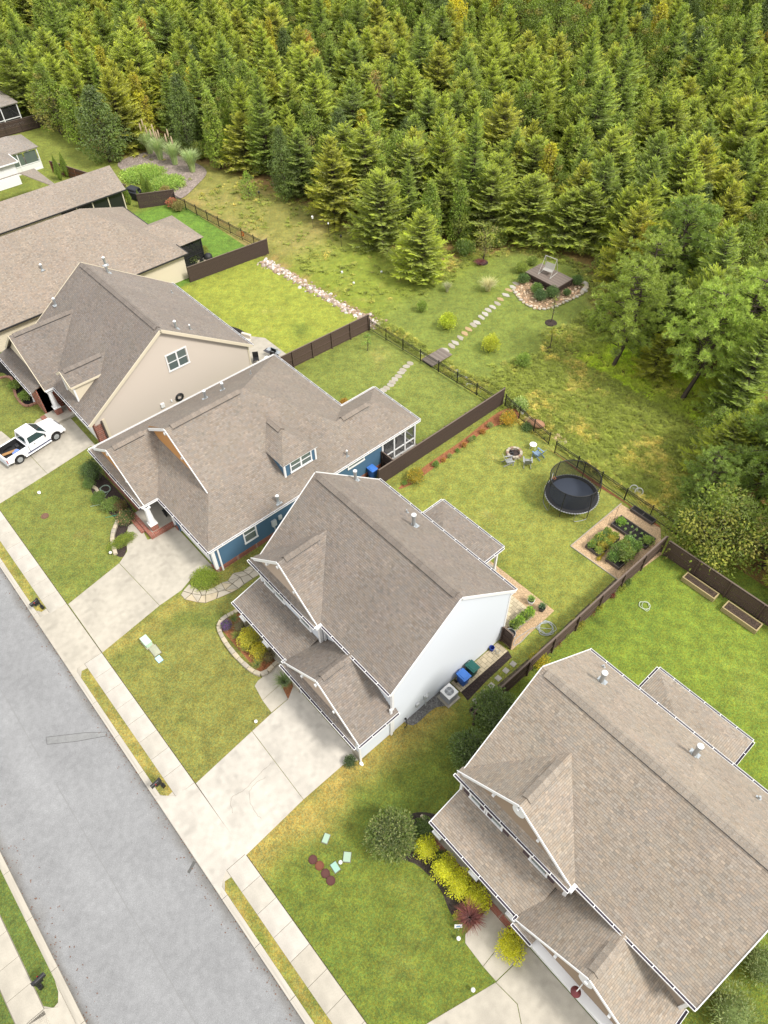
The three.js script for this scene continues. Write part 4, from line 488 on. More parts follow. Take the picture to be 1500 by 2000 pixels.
// ------------ the beige house
{
  const h = worldThing('house', 'beige sided house with a broad end gable and a dark brown shingle roof', 'house', [-56, 0, -18]), rm = roofMat(0.295, 0.262, 0.243), caps = capMats(0.295, 0.262, 0.243), S = (p, o) => part('roof_slope', slope(p, 0.09, o), rm, h), ye = 3, yr = 8.42, zf = -10.42, zr = -26.55, zc = -18.55, x0 = -63, x1 = -48.75, s = (yr - ye) / (zf - zc), wx = x1 - 0.32;
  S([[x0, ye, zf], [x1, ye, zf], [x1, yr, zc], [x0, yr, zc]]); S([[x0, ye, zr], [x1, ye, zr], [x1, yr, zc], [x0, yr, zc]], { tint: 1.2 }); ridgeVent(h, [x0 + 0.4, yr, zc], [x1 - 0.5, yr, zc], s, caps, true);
  rake(h, [[x1, ye, zf], [x1, yr, zc], [x1, ye, zr]], MT.cream, 0.07, 0.26); rake(h, [[x0, ye, zf], [x0, yr, zc], [x0, ye, zr]], MT.cream);
  part('wall', wallX(wx, 1, [[-26.2, -0.4], [-10.85, -0.4], [-10.85, 2.85], [zc, yr - 0.25], [-26.2, 2.85]]), MT.beige, h); part('wall', wallX(x0 + 0.3, -1, [[-26.2, 0], [-10.85, 0], [-10.85, 2.85], [zc, yr - 0.25], [-26.2, 2.85]]), MT.beige, h); part('wall', wallZ(-26.2, -1, [[x0 + 0.3, 0], [wx, 0], [wx, 2.9], [x0 + 0.3, 2.9]]), MT.beige, h);
  part('brick_wall', [bx(-55.6, 0, -10.95, -55.1, 2.9, -10.8), bx(-49.6, 0, -10.95, wx + 0.03, 2.9, -10.8), bx(-55.1, 2.3, -10.95, -49.6, 2.9, -10.82), bx(wx + 0.035, 0, -10.8, wx - 0.2, 2.5, -11.6)], MT.brick, h); garageDoor(h, -55.1, -49.6, -11.0, 2.28); part('corner_board', [box(0.1, 3, 0.24, wx + 0.06, 1.3, -11.72), box(0.08, 3, 0.14, wx + 0.03, 1.4, -26.2)], MT.cream, h); part('downspout', box(0.12, 2.7, 0.12, wx + 0.12, 1.4, -11.5), mat(0.08, 0.06, 0.05), h);
  gutter(h, [-55.4, ye, zf], [x1, ye, zf], [0, 0, 1]); gutter(h, [x0, ye, zr], [x1, ye, zr], [0, 0, -1]);
  const fc = -59.7, fy = 6.45, fw = 4.22, fs = (fy - ye) / fw, fz = zf - (fy - ye) / s; S([[fc + fw, ye, -9.65], [fc, fy, -9.65], [fc, fy, fz - 0.1], [fc + fw, ye, zf - 0.1]]); S([[fc - fw, ye, -9.65], [fc, fy, -9.65], [fc, fy, fz - 0.1], [fc - fw, ye, zf - 0.1]]); ridgeVent(h, [fc, fy, -10], [fc, fy, fz + 0.5], fs, caps, true); rake(h, [[fc + fw, ye, -9.63], [fc, fy, -9.63], [fc - fw, ye, -9.63]], MT.cream); part('gable_wall', quadZ(-9.95, [[fc - fw + 0.3, 2.9], [fc + fw - 0.3, 2.9], [fc, fy - 0.15]]), MT.cream, h);
  S([[fc - fw + 0.3, 2.75, -8.7], [fc + fw - 0.9, 2.75, -8.7], [fc + fw - 0.9, 3.25, -9.95], [fc - fw + 0.3, 3.25, -9.95]], { tint: 0.85 }); gutter(h, [fc - fw + 0.3, 2.75, -8.7], [fc + fw - 0.9, 2.75, -8.7], [0, 0, 1]); gutter(h, [fc + fw, ye, -9.65], [fc + fw, ye, -10.35], [1, 0, 0]); part('brick_wall', [bx(fc - fw + 0.3, 0, -9.95, fc + fw - 0.9, 2.9, -9.1), bx(fc + fw - 1.0, 0, -10.8, fc + fw - 0.9, 2.9, -9.2)], MT.brick, h); column(h, fc + fw - 0.25, -10, 2.75); part('porch_floor', bx(fc + fw - 0.9, 0, -8.9, fc + fw + 0.9, 0.25, -11.8), MT.conc3, h); part('brick_edge', [bx(fc + fw - 0.9, 0, -8.5, fc + fw + 0.9, 0.2, -8.9)], MT.brick, h); windowIn(h, 'z', [fc, 1.6, -9.08], 1.7, 1.5, 2);
  // gabled dormer
  const dc = -52.75, dy = 6.0, dw = 1.3, de = 5.1, mz = (y) => zf - (y - ye) / s, ds = (dy - de) / dw; for (const k of [-1, 1]) S([[dc + k * dw, de, -10.85], [dc, dy, -10.85], [dc, dy, mz(dy) - 0.15], [dc + k * dw, de, mz(de) - 0.15]]); ridgeVent(h, [dc, dy, -11.1], [dc, dy, mz(dy) + 0.5], ds, caps, true); rake(h, [[dc + dw, de, -10.83], [dc, dy, -10.83], [dc - dw, de, -10.83]], MT.cream);
  const my = (z) => ye + (zf - z) * s; part('dormer_wall', [quadZ(-11.12, [[dc - 1.1, my(-11.12) - 0.1], [dc + 1.1, my(-11.12) - 0.1], [dc + 1.1, de + 0.1], [dc, dy - 0.1], [dc - 1.1, de + 0.1]]), ...[-1, 1].map((k) => quadX(dc + k * 1.1, [[-11.12, my(-11.12) - 0.1], [-11.12, de], [mz(de), de]]))], MT.cream, h); part('corner_board', [-1, 1].map((k) => box(0.2, de - my(-11.1) + 0.1, 0.12, dc + k * 1.03, (de + my(-11.1)) / 2, -11.1)), MT.white, h); part('dormer_trim', beam([dc + dw, de - 0.1, -10.85], [dc + dw, de - 0.1, mz(de)], 0.06, 0.18), MT.cream, h);
  windowIn(h, 'x', [wx + 0.02, 4.95, -19.4], 1.85, 1.5, 2, 'white framed double window high in the gable'); const hr = part('hose_reel', [new THREE.TorusGeometry(0.28, 0.07, 8, 24).rotateY(Math.PI / 2).translate(wx + 0.16, 1.35, -18.6), new THREE.TorusGeometry(0.36, 0.05, 8, 24).rotateY(Math.PI / 2).translate(wx + 0.12, 1.3, -18.6)], MT.dark, h); part('utility_box', [rbox(0.16, 0.45, 0.36, 0.03, wx + 0.08, 1.3, -16.9), box(0.1, 0.2, 0.12, wx + 0.06, 1.3, -17.8)], MT.white, h);
  for (const [x, z, r, l, c] of [[...[-64.24, -21.11], 0.11, 0.6, true], [...[-61.73, -20.26], 0.11, 0.6, true], [...[-59.68, -24.91], 0.05, 0.25, false], [...[-49.77, -20.32], 0.1, 0.6, true], [...[-50.18, -21.70], 0.06, 0.3, true]]) pipe(h, x, ye + (z - zr) * s, z, r, l, c); { const [x, z] = [-64.21, -14.89]; pipe(h, -62.2, my(-14.9), -14.9, 0.1, 0.5, true); }
}
// ------------ ranch houses further up the street
function hipHouse(label, o, group) {
  const h = worldThing('house', label, 'house', [(o.x0 + o.x1) / 2, 0, o.z0], group), rm = o.roof, { x0, x1, z0, z1, e, s } = o, w = (x1 - x0) / 2, xc = (x0 + x1) / 2, y = e + s * w, a = o.gableBack ? z1 : z1 + w, b = o.gableFront ? z0 : z0 - w, S = (p, q) => part('roof_slope', slope(p, 0.09, { e: 2, ...q }), rm, h);
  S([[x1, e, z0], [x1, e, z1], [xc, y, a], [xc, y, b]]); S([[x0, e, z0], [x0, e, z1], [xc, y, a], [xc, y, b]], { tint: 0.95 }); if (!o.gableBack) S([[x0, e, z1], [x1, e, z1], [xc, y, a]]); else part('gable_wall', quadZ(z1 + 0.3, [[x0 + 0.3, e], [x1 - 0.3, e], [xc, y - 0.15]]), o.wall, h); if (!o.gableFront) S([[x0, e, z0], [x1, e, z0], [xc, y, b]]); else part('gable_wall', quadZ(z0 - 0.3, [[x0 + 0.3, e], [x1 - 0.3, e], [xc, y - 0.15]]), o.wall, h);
  const g = o.gut || MT.dark; part('gutter', [beam([x1 + 0.05, e - 0.04, z0], [x1 + 0.05, e - 0.04, z1], 0.1, 0.13), beam([x0 - 0.05, e - 0.04, z0], [x0 - 0.05, e - 0.04, z1], 0.1, 0.13), beam([x0, e - 0.04, z1 - 0.05], [x1, e - 0.04, z1 - 0.05], 0.1, 0.13)], g, h);
  const i = 0.4; part('wall', [wallX(x1 - i, 1, [[z1 + i, -0.3], [z0 - i, -0.3], [z0 - i, e - 0.05], [z1 + i, e - 0.05]]), wallX(x0 + i, -1, [[z1 + i, -0.3], [z0 - i, -0.3], [z0 - i, e - 0.05], [z1 + i, e - 0.05]]), wallZ(z1 + i, -1, [[x0 + i, -0.3], [x1 - i, -0.3], [x1 - i, e - 0.05], [x0 + i, e - 0.05]]), wallZ(z0 - i, 1, [[x0 + i, -0.3], [x1 - i, -0.3], [x1 - i, e - 0.05], [x0 + i, e - 0.05]])], o.wall, h); return h;
}
function porchWing(h, rm, x0, x1, z0, z1, e, s, frame, screen) { const w = (x1 - x0) / 2, xc = (x0 + x1) / 2, y = e + s * w, S = (p) => part('roof_slope', slope(p, 0.08, { e: 2 }), rm, h); S([[x1, e, z0], [x1, e, z1], [xc, y, z1 + w], [xc, y, z0]]); S([[x0, e, z0], [x0, e, z1], [xc, y, z1 + w], [xc, y, z0]]); S([[x0, e, z1], [x1, e, z1], [xc, y, z1 + w]]); const f = part('screen_frame', [[x1 - 0.3, z1 + 0.3], [x0 + 0.3, z1 + 0.3], [x1 - 0.3, (z0 + z1) / 2], [xc, z1 + 0.3], [x1 - 0.3, z0 - 0.2]].map(([x, z]) => box(0.13, e, 0.13, x, e / 2, z)).concat([beam([x1 - 0.3, 1, z0], [x1 - 0.3, 1, z1 + 0.3], 0.08, 0.1), beam([x1 - 0.3, e - 0.12, z0], [x1 - 0.3, e - 0.12, z1 + 0.3], 0.12, 0.16), beam([x0 + 0.3, 1, z1 + 0.3], [x1 - 0.3, 1, z1 + 0.3], 0.08, 0.1), beam([x1 - 0.3, 0.1, z0], [x1 - 0.3, 0.1, z1 + 0.3], 0.12, 0.2)]), frame, h); if (screen) part('screen', [bx(x1 - 0.31, 0.1, z0, x1 - 0.307, e, z1 + 0.3), bx(x0 + 0.3, 0.1, z1 + 0.31, x1 - 0.3, e, z1 + 0.313)], screen, f); part('porch_floor', bx(x0 + 0.3, 0, z0, x1 - 0.3, 0.12, z1 + 0.3), MT.conc3, h); }
const darkScr = new THREE.MeshPhysicalMaterial({ color: C(0.02, 0.02, 0.02), roughness: 0.9, transparent: true, opacity: 0.6, side: THREE.DoubleSide });
{
  const rA = roofMat(0.43, 0.37, 0.32), a = hipHouse('long ranch house with a tan shingle roof beside the beige house', { x0: -81.5, x1: -67.1, z0: -6, z1: -30.95, e: 2.9, s: 0.66, roof: rA, wall: MT.cream }); porchWing(a, rA, -76, -69.2, -28, -34.2, 2.75, 0.45, MT.dark, darkScr); pipe(a, -70.5, 5.1, -17, 0.1, 0.4, true);
  const rB = roofMat(0.44, 0.385, 0.34), b = hipHouse('ranch house with a long tan roof wing reaching back towards the wood', { x0: -91.2, x1: -85.3, z0: -2, z1: -33.4, e: 2.9, s: 0.655, roof: rB, wall: MT.cream, gableBack: true }); part('roof_slope', slope([[-92, 5.6, -24], [-98, 3.2, -27.5], [-98, 3.2, -8], [-92, 5.6, -8]], 0.09, { e: 2 }), rB, b); part('roof_slope', slope([[-92, 5.6, -24], [-98, 3.2, -27.5], [-90, 3.2, -27.5]], 0.09, { e: 2 }), rB, b); part('porch_screen', bx(-85.66, 0.1, -25, -85.63, 2.7, -32.9), mat(0.02, 0.02, 0.022, { roughness: 0.25 }), b); part('porch_post', [-25, -27, -29, -31, -32.9].map((z) => box(0.12, 2.8, 0.12, -85.6, 1.4, z)), MT.cream, b);
  const rC = roofMat(0.4, 0.365, 0.34), c = hipHouse('white house with a sunroom at the far left', { x0: -116, x1: -102.2, z0: -6, z1: -27, e: 2.9, s: 0.5, roof: rC, wall: MT.white, gut: MT.white }); porchWing(c, rC, -110.6, -105, -25, -31, 2.8, 0.45, MT.white); part('sunroom_wall', [bx(-105.32, 0, -26.8, -105.28, 0.9, -30.7), bx(-105.3, 0, -30.7, -110.3, 0.9, -30.66)], MT.white, c); part('window', [bx(-105.31, 0.95, -27, -105.29, 2.5, -28.7), bx(-105.31, 0.95, -28.9, -105.29, 2.5, -30.5)], MT.glass, c);
  const rD = roofMat(0.4, 0.365, 0.34), d = hipHouse('house with a white screened porch at the left edge', { x0: -136, x1: -125, z0: -6, z1: -31, e: 2.9, s: 0.5, roof: rD, wall: MT.white, gut: MT.white }); porchWing(d, rD, -130, -122, -30, -35.5, 2.9, 0.4, MT.white, darkScr);
}

// ---------------------------------------------------------------- trees
const leafMat = (o = {}) => new THREE.MeshPhysicalMaterial({ color: C(1, 1, 1), roughness: 0.9, transmission: 0.4, thickness: 0, vertexColors: true, side: THREE.DoubleSide, ...o });
const M_leaf = leafMat();
class Leaves {
  constructor(seed) { this.p = []; this.c = []; this.r = mul(seed); }
  rr(a, b) { return a + (b - a) * this.r(); }
  tri(a, b, c, col) { this.p.push(a.x, a.y, a.z, b.x, b.y, b.z, c.x, c.y, c.z); for (let i = 0; i < 3; i++) this.c.push(...col); }
  // a leaf or needle spray: kite from p along d (unit), width along s
  kite(p, d, l, s, w, col, fold = 0) { const m = p.clone().addScaledVector(d, l * 0.45), e = p.clone().addScaledVector(d, l), a = m.clone().addScaledVector(s, w / 2), b = m.clone().addScaledVector(s, -w / 2); a.y += fold; b.y += fold; this.tri(p, a, e, col); this.tri(p, e, b, col); }
  rnd(v = V(0, 0, 0)) { const z = this.rr(-1, 1), a = this.r() * 6.2832, q = Math.sqrt(1 - z * z); return v.set(q * Math.cos(a), z, q * Math.sin(a)); }
  geo() { const g = new THREE.BufferGeometry(); g.setAttribute('position', new THREE.Float32BufferAttribute(this.p, 3)); g.setAttribute('color', new THREE.Float32BufferAttribute(this.c, 3)); g.setAttribute('uv', new THREE.Float32BufferAttribute(new Float32Array(this.p.length / 3 * 2), 2)); g.computeVertexNormals(); return g; }
}
const jit = (L, c, a) => { const k = 1 + (L.r() - 0.5) * a, h = (L.r() - 0.5) * a * 0.35; return [c[0] * (k + h), c[1] * k, c[2] * (k - h)]; };
function limb(a, b, r0, r1, bend = 0.1, n = 6) { a = V(...a); b = V(...b); const m = a.clone().lerp(b, 0.5).add(V(bend * (b.y - a.y) * 0.3, bend * 0.4, -bend)), c = new THREE.CatmullRomCurve3([a, m, b]), g = new THREE.TubeGeometry(c, n, 1, 7), p = g.attributes.position; for (let i = 0; i < p.count; i++) { const t = Math.floor(i / 8) / n, q = c.getPointAt(clamp(t, 0, 1)), r = lerp(r0, r1, t); p.setXYZ(i, q.x + (p.getX(i) - q.x) * r, q.y + (p.getY(i) - q.y) * r, q.z + (p.getZ(i) - q.z) * r); } g.computeVertexNormals(); return g; }
// young pine or hemlock: layered feathery branches rising at the tips
function conifer(seed, H, RR, o = {}) {
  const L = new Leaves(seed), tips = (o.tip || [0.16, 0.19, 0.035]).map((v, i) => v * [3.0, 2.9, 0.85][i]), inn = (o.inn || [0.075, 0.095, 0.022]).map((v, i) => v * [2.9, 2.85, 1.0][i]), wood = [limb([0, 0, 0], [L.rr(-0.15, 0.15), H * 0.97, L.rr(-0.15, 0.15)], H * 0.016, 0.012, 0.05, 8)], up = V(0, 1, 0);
  const lean = L.rr(0, 6.28); let y = H * (o.from ?? 0.06);
  while (y < H * 0.985) {
    const t = y / H, n = t > 0.9 ? 5 : L.r() < 0.5 ? 8 : 7, R0 = RR * Math.pow(1 - t, 0.63) * (t < 0.15 ? 0.75 + t * 1.7 : 1) + 0.1, a0 = L.r() * 6.28;
    for (let i = 0; i < n; i++) {
      const a = a0 + i / n * 6.28 + L.rr(-0.3, 0.3), len = R0 * L.rr(0.5, 1.12) * (1 + 0.12 * Math.cos(a - lean)), pitch = lerp(0.22, 1.0, t * t) + L.rr(-0.32, 0.32), d = V(Math.cos(a) * Math.cos(pitch), Math.sin(pitch), Math.sin(a) * Math.cos(pitch)), side = d.clone().cross(up).normalize(), base = V(0, Math.max(0.2, y + L.rr(-0.4, 0.3)), 0), tone = L.rr(0.75, 1.2), sl = 0.16 + len * 0.2;
      const q = (s) => { const v = base.clone().addScaledVector(d, len * s); v.y += len * (0.26 * s * s - 0.2 * s); return v; };
      if (len > 0.7) wood.push(limb(base.toArray(), q(0.8).toArray(), 0.018 + len * 0.007, 0.008, 0, 2));
      for (let s = len > 0.8 ? 0.22 : 0.05; s < 1; s += 0.088 / Math.max(len, 0.45)) for (const k of [-1, 1]) {
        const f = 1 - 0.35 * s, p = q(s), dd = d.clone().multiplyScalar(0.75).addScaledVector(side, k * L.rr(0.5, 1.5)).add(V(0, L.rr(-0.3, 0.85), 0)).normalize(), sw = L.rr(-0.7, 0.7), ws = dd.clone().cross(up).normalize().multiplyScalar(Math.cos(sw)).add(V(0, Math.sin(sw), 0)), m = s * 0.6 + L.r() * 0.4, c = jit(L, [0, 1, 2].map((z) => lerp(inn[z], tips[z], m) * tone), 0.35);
        L.kite(p, dd, sl * f * L.rr(0.8, 1.5), ws, 0.055 + 0.022 * len, c, -0.02);
        if (L.r() < 0.6) L.kite(p, dd.clone().add(V(L.rr(-0.5, 0.5), L.rr(0, 0.7), L.rr(-0.5, 0.5))).normalize(), sl * f * 0.8, ws, 0.06, c);
      }
      const e = q(1); L.kite(e, d.clone().add(V(0, 0.3, 0)).normalize(), 0.28, side, 0.08, jit(L, tips, 0.3));
    }
    y += 0.2 + 0.12 * L.r();
  }
  for (let i = 0; i < 10; i++) L.kite(V(0, H * 0.93 + i * 0.06, 0), V(L.rr(-0.5, 0.5), 1, L.rr(-0.5, 0.5)).normalize(), 0.3, V(1, 0, 0), 0.05, jit(L, tips, 0.3));
  return { wood: M(wood), leaf: L.geo() };
}
// pine with needles in tufts at the ends of its branches
function tuftPine(seed, H, RR, o = {}) {
  const L = new Leaves(seed), wood = [limb([0, 0, 0], [0.25, H * 0.95, 0.1], H * 0.02, 0.03, 0.25, 10)], tufts = [], c0 = (o.col || [0.13, 0.17, 0.045]).map((v, i) => v * [2.5, 2.45, 1.1][i]);
  let y = H * (o.from ?? 0.3);
  while (y < H * 0.97) { const t = (y / H - (o.from ?? 0.3)) / (1 - (o.from ?? 0.3)), prof = Math.sin(Math.PI * Math.pow(0.12 + 0.83 * t, 0.75)), n = 4 + Math.floor(L.r() * 2), a0 = L.r() * 6; for (let i = 0; i < n; i++) { const a = a0 + i / n * 6.28 + L.rr(-0.4, 0.4), len = RR * (0.22 + 0.78 * prof) * L.rr(0.55, 1.1), e = V(Math.cos(a) * len, y + len * L.rr(0.05, 0.5), Math.sin(a) * len), b = V(0.2 * y / H, y, 0); wood.push(limb(b.toArray(), e.toArray(), 0.05, 0.015, 0.15, 4)); const k = 3 + Math.floor(len * 5); for (let j = 0; j < k; j++) { const s = 1 - j / k * 0.62, p = b.clone().lerp(e, s); p.add(V(L.rr(-0.4, 0.4), L.rr(-0.1, 0.4), L.rr(-0.4, 0.4)).multiplyScalar(j ? 1 : 0.2)); tufts.push([p, e.clone().sub(b).normalize()]); } } y += 0.42 + 0.2 * L.r(); }
  tufts.push([V(0.25, H, 0.1), V(0, 1, 0)]);
  for (const [p, d] of tufts) { const tone = L.rr(0.75, 1.25), k = 26; for (let i = 0; i < k; i++) { const v = L.rnd().multiplyScalar(0.95).add(V(d.x * 0.5, 0.55 + d.y * 0.3, d.z * 0.5)).normalize(), s = v.clone().cross(L.rnd()).normalize(); L.kite(p, v, L.rr(0.24, 0.42), s, 0.055, jit(L, c0.map((c) => c * tone), 0.35)); } }
  return { wood: M(wood), leaf: L.geo() };
}
// broadleaf crown: leaves on many overlapping clumps that follow an outline
function broad(seed, H, RR, o = {}) {
  const L = new Leaves(seed), from = o.from ?? 0.1, wood = [limb([0, 0, 0], [L.rr(-0.2, 0.2), H * 0.9, L.rr(-0.2, 0.2)], 0.02 * H, 0.02, 0.15, 8)], c0 = (o.col || [0.07, 0.105, 0.025]).map((v, i) => v * [2.5, 2.4, 0.9][i]), c1 = (o.col2 || o.col).map((v, i) => v * [2.0, 2.0, 1.4][i]), leaf = o.leaf || 0.24, nL = o.lobes || 46, per = o.per || 95;
  for (let i = 0; i < nL; i++) {
    const t = (i + L.r()) / nL, y = H * (from + (1 - from) * t), prof = (o.shape || ((s) => Math.sin(Math.PI * Math.pow(0.08 + 0.9 * s, 0.62))))(t), a = i * 2.4 + L.rr(-0.4, 0.4), rad = RR * prof * Math.sqrt(L.rr(0.25, 1)) * 0.85, c = V(Math.cos(a) * rad, y, Math.sin(a) * rad), s = RR * L.rr(0.24, 0.42) * (0.55 + 0.45 * prof), tone = L.rr(0.72, 1.25), mixc = L.r() < (o.share ?? 0.3) ? c1 : c0; wood.push(limb([0, Math.max(0.2, y - rad * 0.7 - 0.3), 0], c.toArray(), 0.012 * H * 0.35, 0.01, 0.1, 3));
    for (let j = 0; j < per; j++) { const v = L.rnd(), p = c.clone().addScaledVector(v, s * Math.pow(L.r(), 0.4)); p.y = Math.max(0.05, p.y - s * 0.1); const d = v.clone().add(V(L.rr(-0.8, 0.8), L.rr(-0.9, 0.5), L.rr(-0.8, 0.8))).normalize(), w = d.clone().cross(L.rnd()).normalize(); L.kite(p, d, leaf * L.rr(0.7, 1.3), w, leaf * 0.62, jit(L, mixc.map((k) => k * tone), 0.35), -leaf * 0.08); }
  }
  return { wood: M(wood), leaf: L.geo() };
}
const conicLeaf = (s) => Math.pow(1 - s, 0.75) * (s < 0.12 ? 0.6 + s * 3.3 : 1);
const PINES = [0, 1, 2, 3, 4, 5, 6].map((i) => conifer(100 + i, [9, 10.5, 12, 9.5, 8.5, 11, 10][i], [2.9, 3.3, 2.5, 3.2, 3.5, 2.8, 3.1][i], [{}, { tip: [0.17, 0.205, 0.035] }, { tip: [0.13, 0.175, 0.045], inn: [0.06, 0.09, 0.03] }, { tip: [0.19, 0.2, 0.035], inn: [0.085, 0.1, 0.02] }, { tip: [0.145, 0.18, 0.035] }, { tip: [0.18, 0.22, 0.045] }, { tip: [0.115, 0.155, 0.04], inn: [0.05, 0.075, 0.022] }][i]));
const BROADS = [broad(201, 8, 2.0, { shape: conicLeaf, col: [0.1, 0.15, 0.03], col2: [0.15, 0.18, 0.03] }), broad(202, 8.5, 2.3, { col: [0.062, 0.095, 0.035], col2: [0.085, 0.12, 0.035], per: 120 }), broad(203, 8, 1.9, { shape: conicLeaf, col: [0.2, 0.2, 0.025], col2: [0.25, 0.2, 0.03] }), broad(204, 9, 2.6, { col: [0.09, 0.13, 0.025], col2: [0.15, 0.14, 0.03], share: 0.15 }), broad(205, 8, 2.2, { col: [0.19, 0.125, 0.04], col2: [0.12, 0.12, 0.03], share: 0.5, per: 60 }), broad(206, 8.5, 1.7, { shape: conicLeaf, col: [0.12, 0.17, 0.035], col2: [0.17, 0.2, 0.035] })];
function tree(name, geoms, label, x, z, s, turn, group, wide = 1) { const t = thing(name, label, 'tree', [x, gh(x, z) - 0.05, z], group, turn); const tr = shade(new THREE.Mesh(geoms.wood, MT.trunk)), cr = shade(new THREE.Mesh(geoms.leaf, M_leaf)); tr.name = 'trunk'; cr.name = 'crown'; t.add(tr, cr); t.scale.set(s * wide, s, s * wide); return t; }
const at = (p) => p;
const lob = [tuftPine(301, 10.6, 3.5, { from: 0.22, col: [0.135, 0.175, 0.05] }), tuftPine(302, 11, 3.7, { from: 0.3, col: [0.17, 0.225, 0.075] }), tuftPine(303, 11, 3.2, { from: 0.15, col: [0.1, 0.145, 0.04] })];
const taken = [];
const put = (name, g, label, [x, z], s, wide = 1, turn = 0.7) => { taken.push([x, z, 2.2 * wide * s]); return tree(name, g, label, x, z, s, turn, undefined, wide); };
put('pine_tree', lob[0], 'tufted pine with a short grey trunk standing nearest the swing platform', [-26.51, -51.65], 1);
put('pine_tree', lob[1], 'pale green tufted pine with a dark leaning trunk over the weeds', [-19.48, -52.30], 1.02);
put('pine_tree', PINES[1], 'lone bushy young pine at the tip of the wood on the mown grass', [-49.74, -49.10], 0.74, 1.5);
put('pine_tree', PINES[4], 'large spreading pine at the edge of the wood left of the lone bushy pine', [-58.26, -50.71], 0.98, 1.35);
put('pine_tree', PINES[3], 'broad yellow green pine at the wood edge between the oval tree and the large pines', [-66.97, -50.92], 0.98, 1.3);
put('broadleaf_tree', BROADS[1], 'big dark green rounded tree beside the gravel bed', [-100.69, -38.34], 1.08, 1.35);
put('broadleaf_tree', BROADS[1], 'dark blue green oval tree at the front edge of the wood', [-74.83, -49.40], 1.0, 0.85, 2);
put('broadleaf_tree', BROADS[1], 'dark narrow tree behind the plumed grasses', [-95.10, -47.99], 1.15, 0.9, 4);
put('broadleaf_tree', BROADS[5], 'bright green conical tree right of the plumed grasses', [-88.21, -48.16], 1.1, 1.05);
put('broadleaf_tree', BROADS[2], 'yellow green tree standing left of the plumed grasses', [-104.05, -46.20], 1.05, 1.0);
put('broadleaf_tree', BROADS[3], 'rounded olive tree beside the far left lawn', [-114.34, -37.61], 1.0, 1.1);
put('broadleaf_tree', BROADS[0], 'fresh green tree between the dark rounded tree and the far left lawn', [-108.34, -37.91], 0.95, 1.1, 3);
{ const g = broad(210, 10, 3, { from: 0.25, col: [0.3, 0.28, 0.025], col2: [0.36, 0.32, 0.03], per: 80 }); put('broadleaf_tree', g, 'bright yellow tree at the top of the photo', [-95.10, -99.77], 1.05); const b = broad(211, 9, 2.4, { col: [0.17, 0.125, 0.07], col2: [0.13, 0.12, 0.045], share: 0.35, per: 55, leaf: 0.18 }); put('broadleaf_tree', b, 'brownish thinning tree in the middle of the green wood', [-79.80, -68.85], 1, 1.1); put('broadleaf_tree', BROADS[2], 'slim yellow tree rising out of the pines in the left part of the wood', [-105.72, -70.29], 1.25, 0.62); put('broadleaf_tree', BROADS[2], 'golden yellow tree behind the dark rounded tree', [-124.53, -46.28], 1.0, 0.7, 1); }
put('broadleaf_tree', broad(212, 5.4, 3.4, { from: 0.02, lobes: 60, per: 120, col: [0.085, 0.12, 0.022], col2: [0.15, 0.155, 0.025], leaf: 0.22, shape: (s) => Math.sin(Math.PI * (0.2 + 0.75 * s)) }), 'spreading yellow green tree over the fence corner by the raised beds', [-8.64, -39.03], 1.0, 1.08);
put('pine_tree', lob[2], 'dark tufted pine overhanging the weeds at the right edge', [-8.72, -45.85], 1.0, 1.1);
put('pine_tree', lob[0], 'tufted pine behind the pale green one, at the right edge', [-15.34, -58.86], 1.0, 1.1, 3);
put('pine_tree', lob[2], 'tall tufted pine with its foot hidden behind the swing platform pine', [-28.60, -62.48], 1.05, 1.1, 2);
put('pine_tree', lob[0], 'tufted pine rising behind the swing platform at its right', [-28.79, -58.35], 0.9, 1.1, 5);
put('pine_tree', PINES[6], 'feathery pine between the two tufted pines over the weeds', [-25.33, -55.94], 0.85, 1.15);
put('pine_tree', lob[1], 'tufted pine just right of the pale green one', [-17.84, -56.17], 1.05, 1.1, 4);
put('pine_tree', PINES[2], 'dark feathery pine right of the leaning trunk', [-14.95, -52.20], 0.95, 1.2, 2);
put('pine_tree', PINES[3], 'low bushy pine between the trunks of the two tufted pines', [-23.13, -53.16], 0.5, 1.5, 3);
put('pine_tree', PINES[1], 'low bushy pine right of the dark leaning trunk', [-16.63, -53.34], 0.55, 1.5, 4);
put('broadleaf_tree', BROADS[0], 'leafy sapling thicket left of the grey pine trunk', [-31.38, -55.57], 0.42, 1.5, 2);
put('broadleaf_tree', BROADS[3], 'leafy thicket at the weeds above the raised beds', [-14.41, -48.12], 0.5, 1.5, 2);
put('pine_tree', PINES[0], 'short bushy pine just above the spreading tree', [-12.53, -46.22], 0.7, 1.4, 1);
put('pine_tree', lob[2], 'small tufted pine behind the spreading tree at the fence corner', [-11.37, -41.78], 0.55, 1.3, 2);
put('pine_tree', PINES[5], 'feathery pine hanging over the weeds above the spreading tree', [-11.13, -47.32], 0.85, 1.2);
put('broadleaf_tree', BROADS[3], 'olive tree crown at the right edge beside the spreading tree', [-5.01, -40.35], 0.9, 1.1);
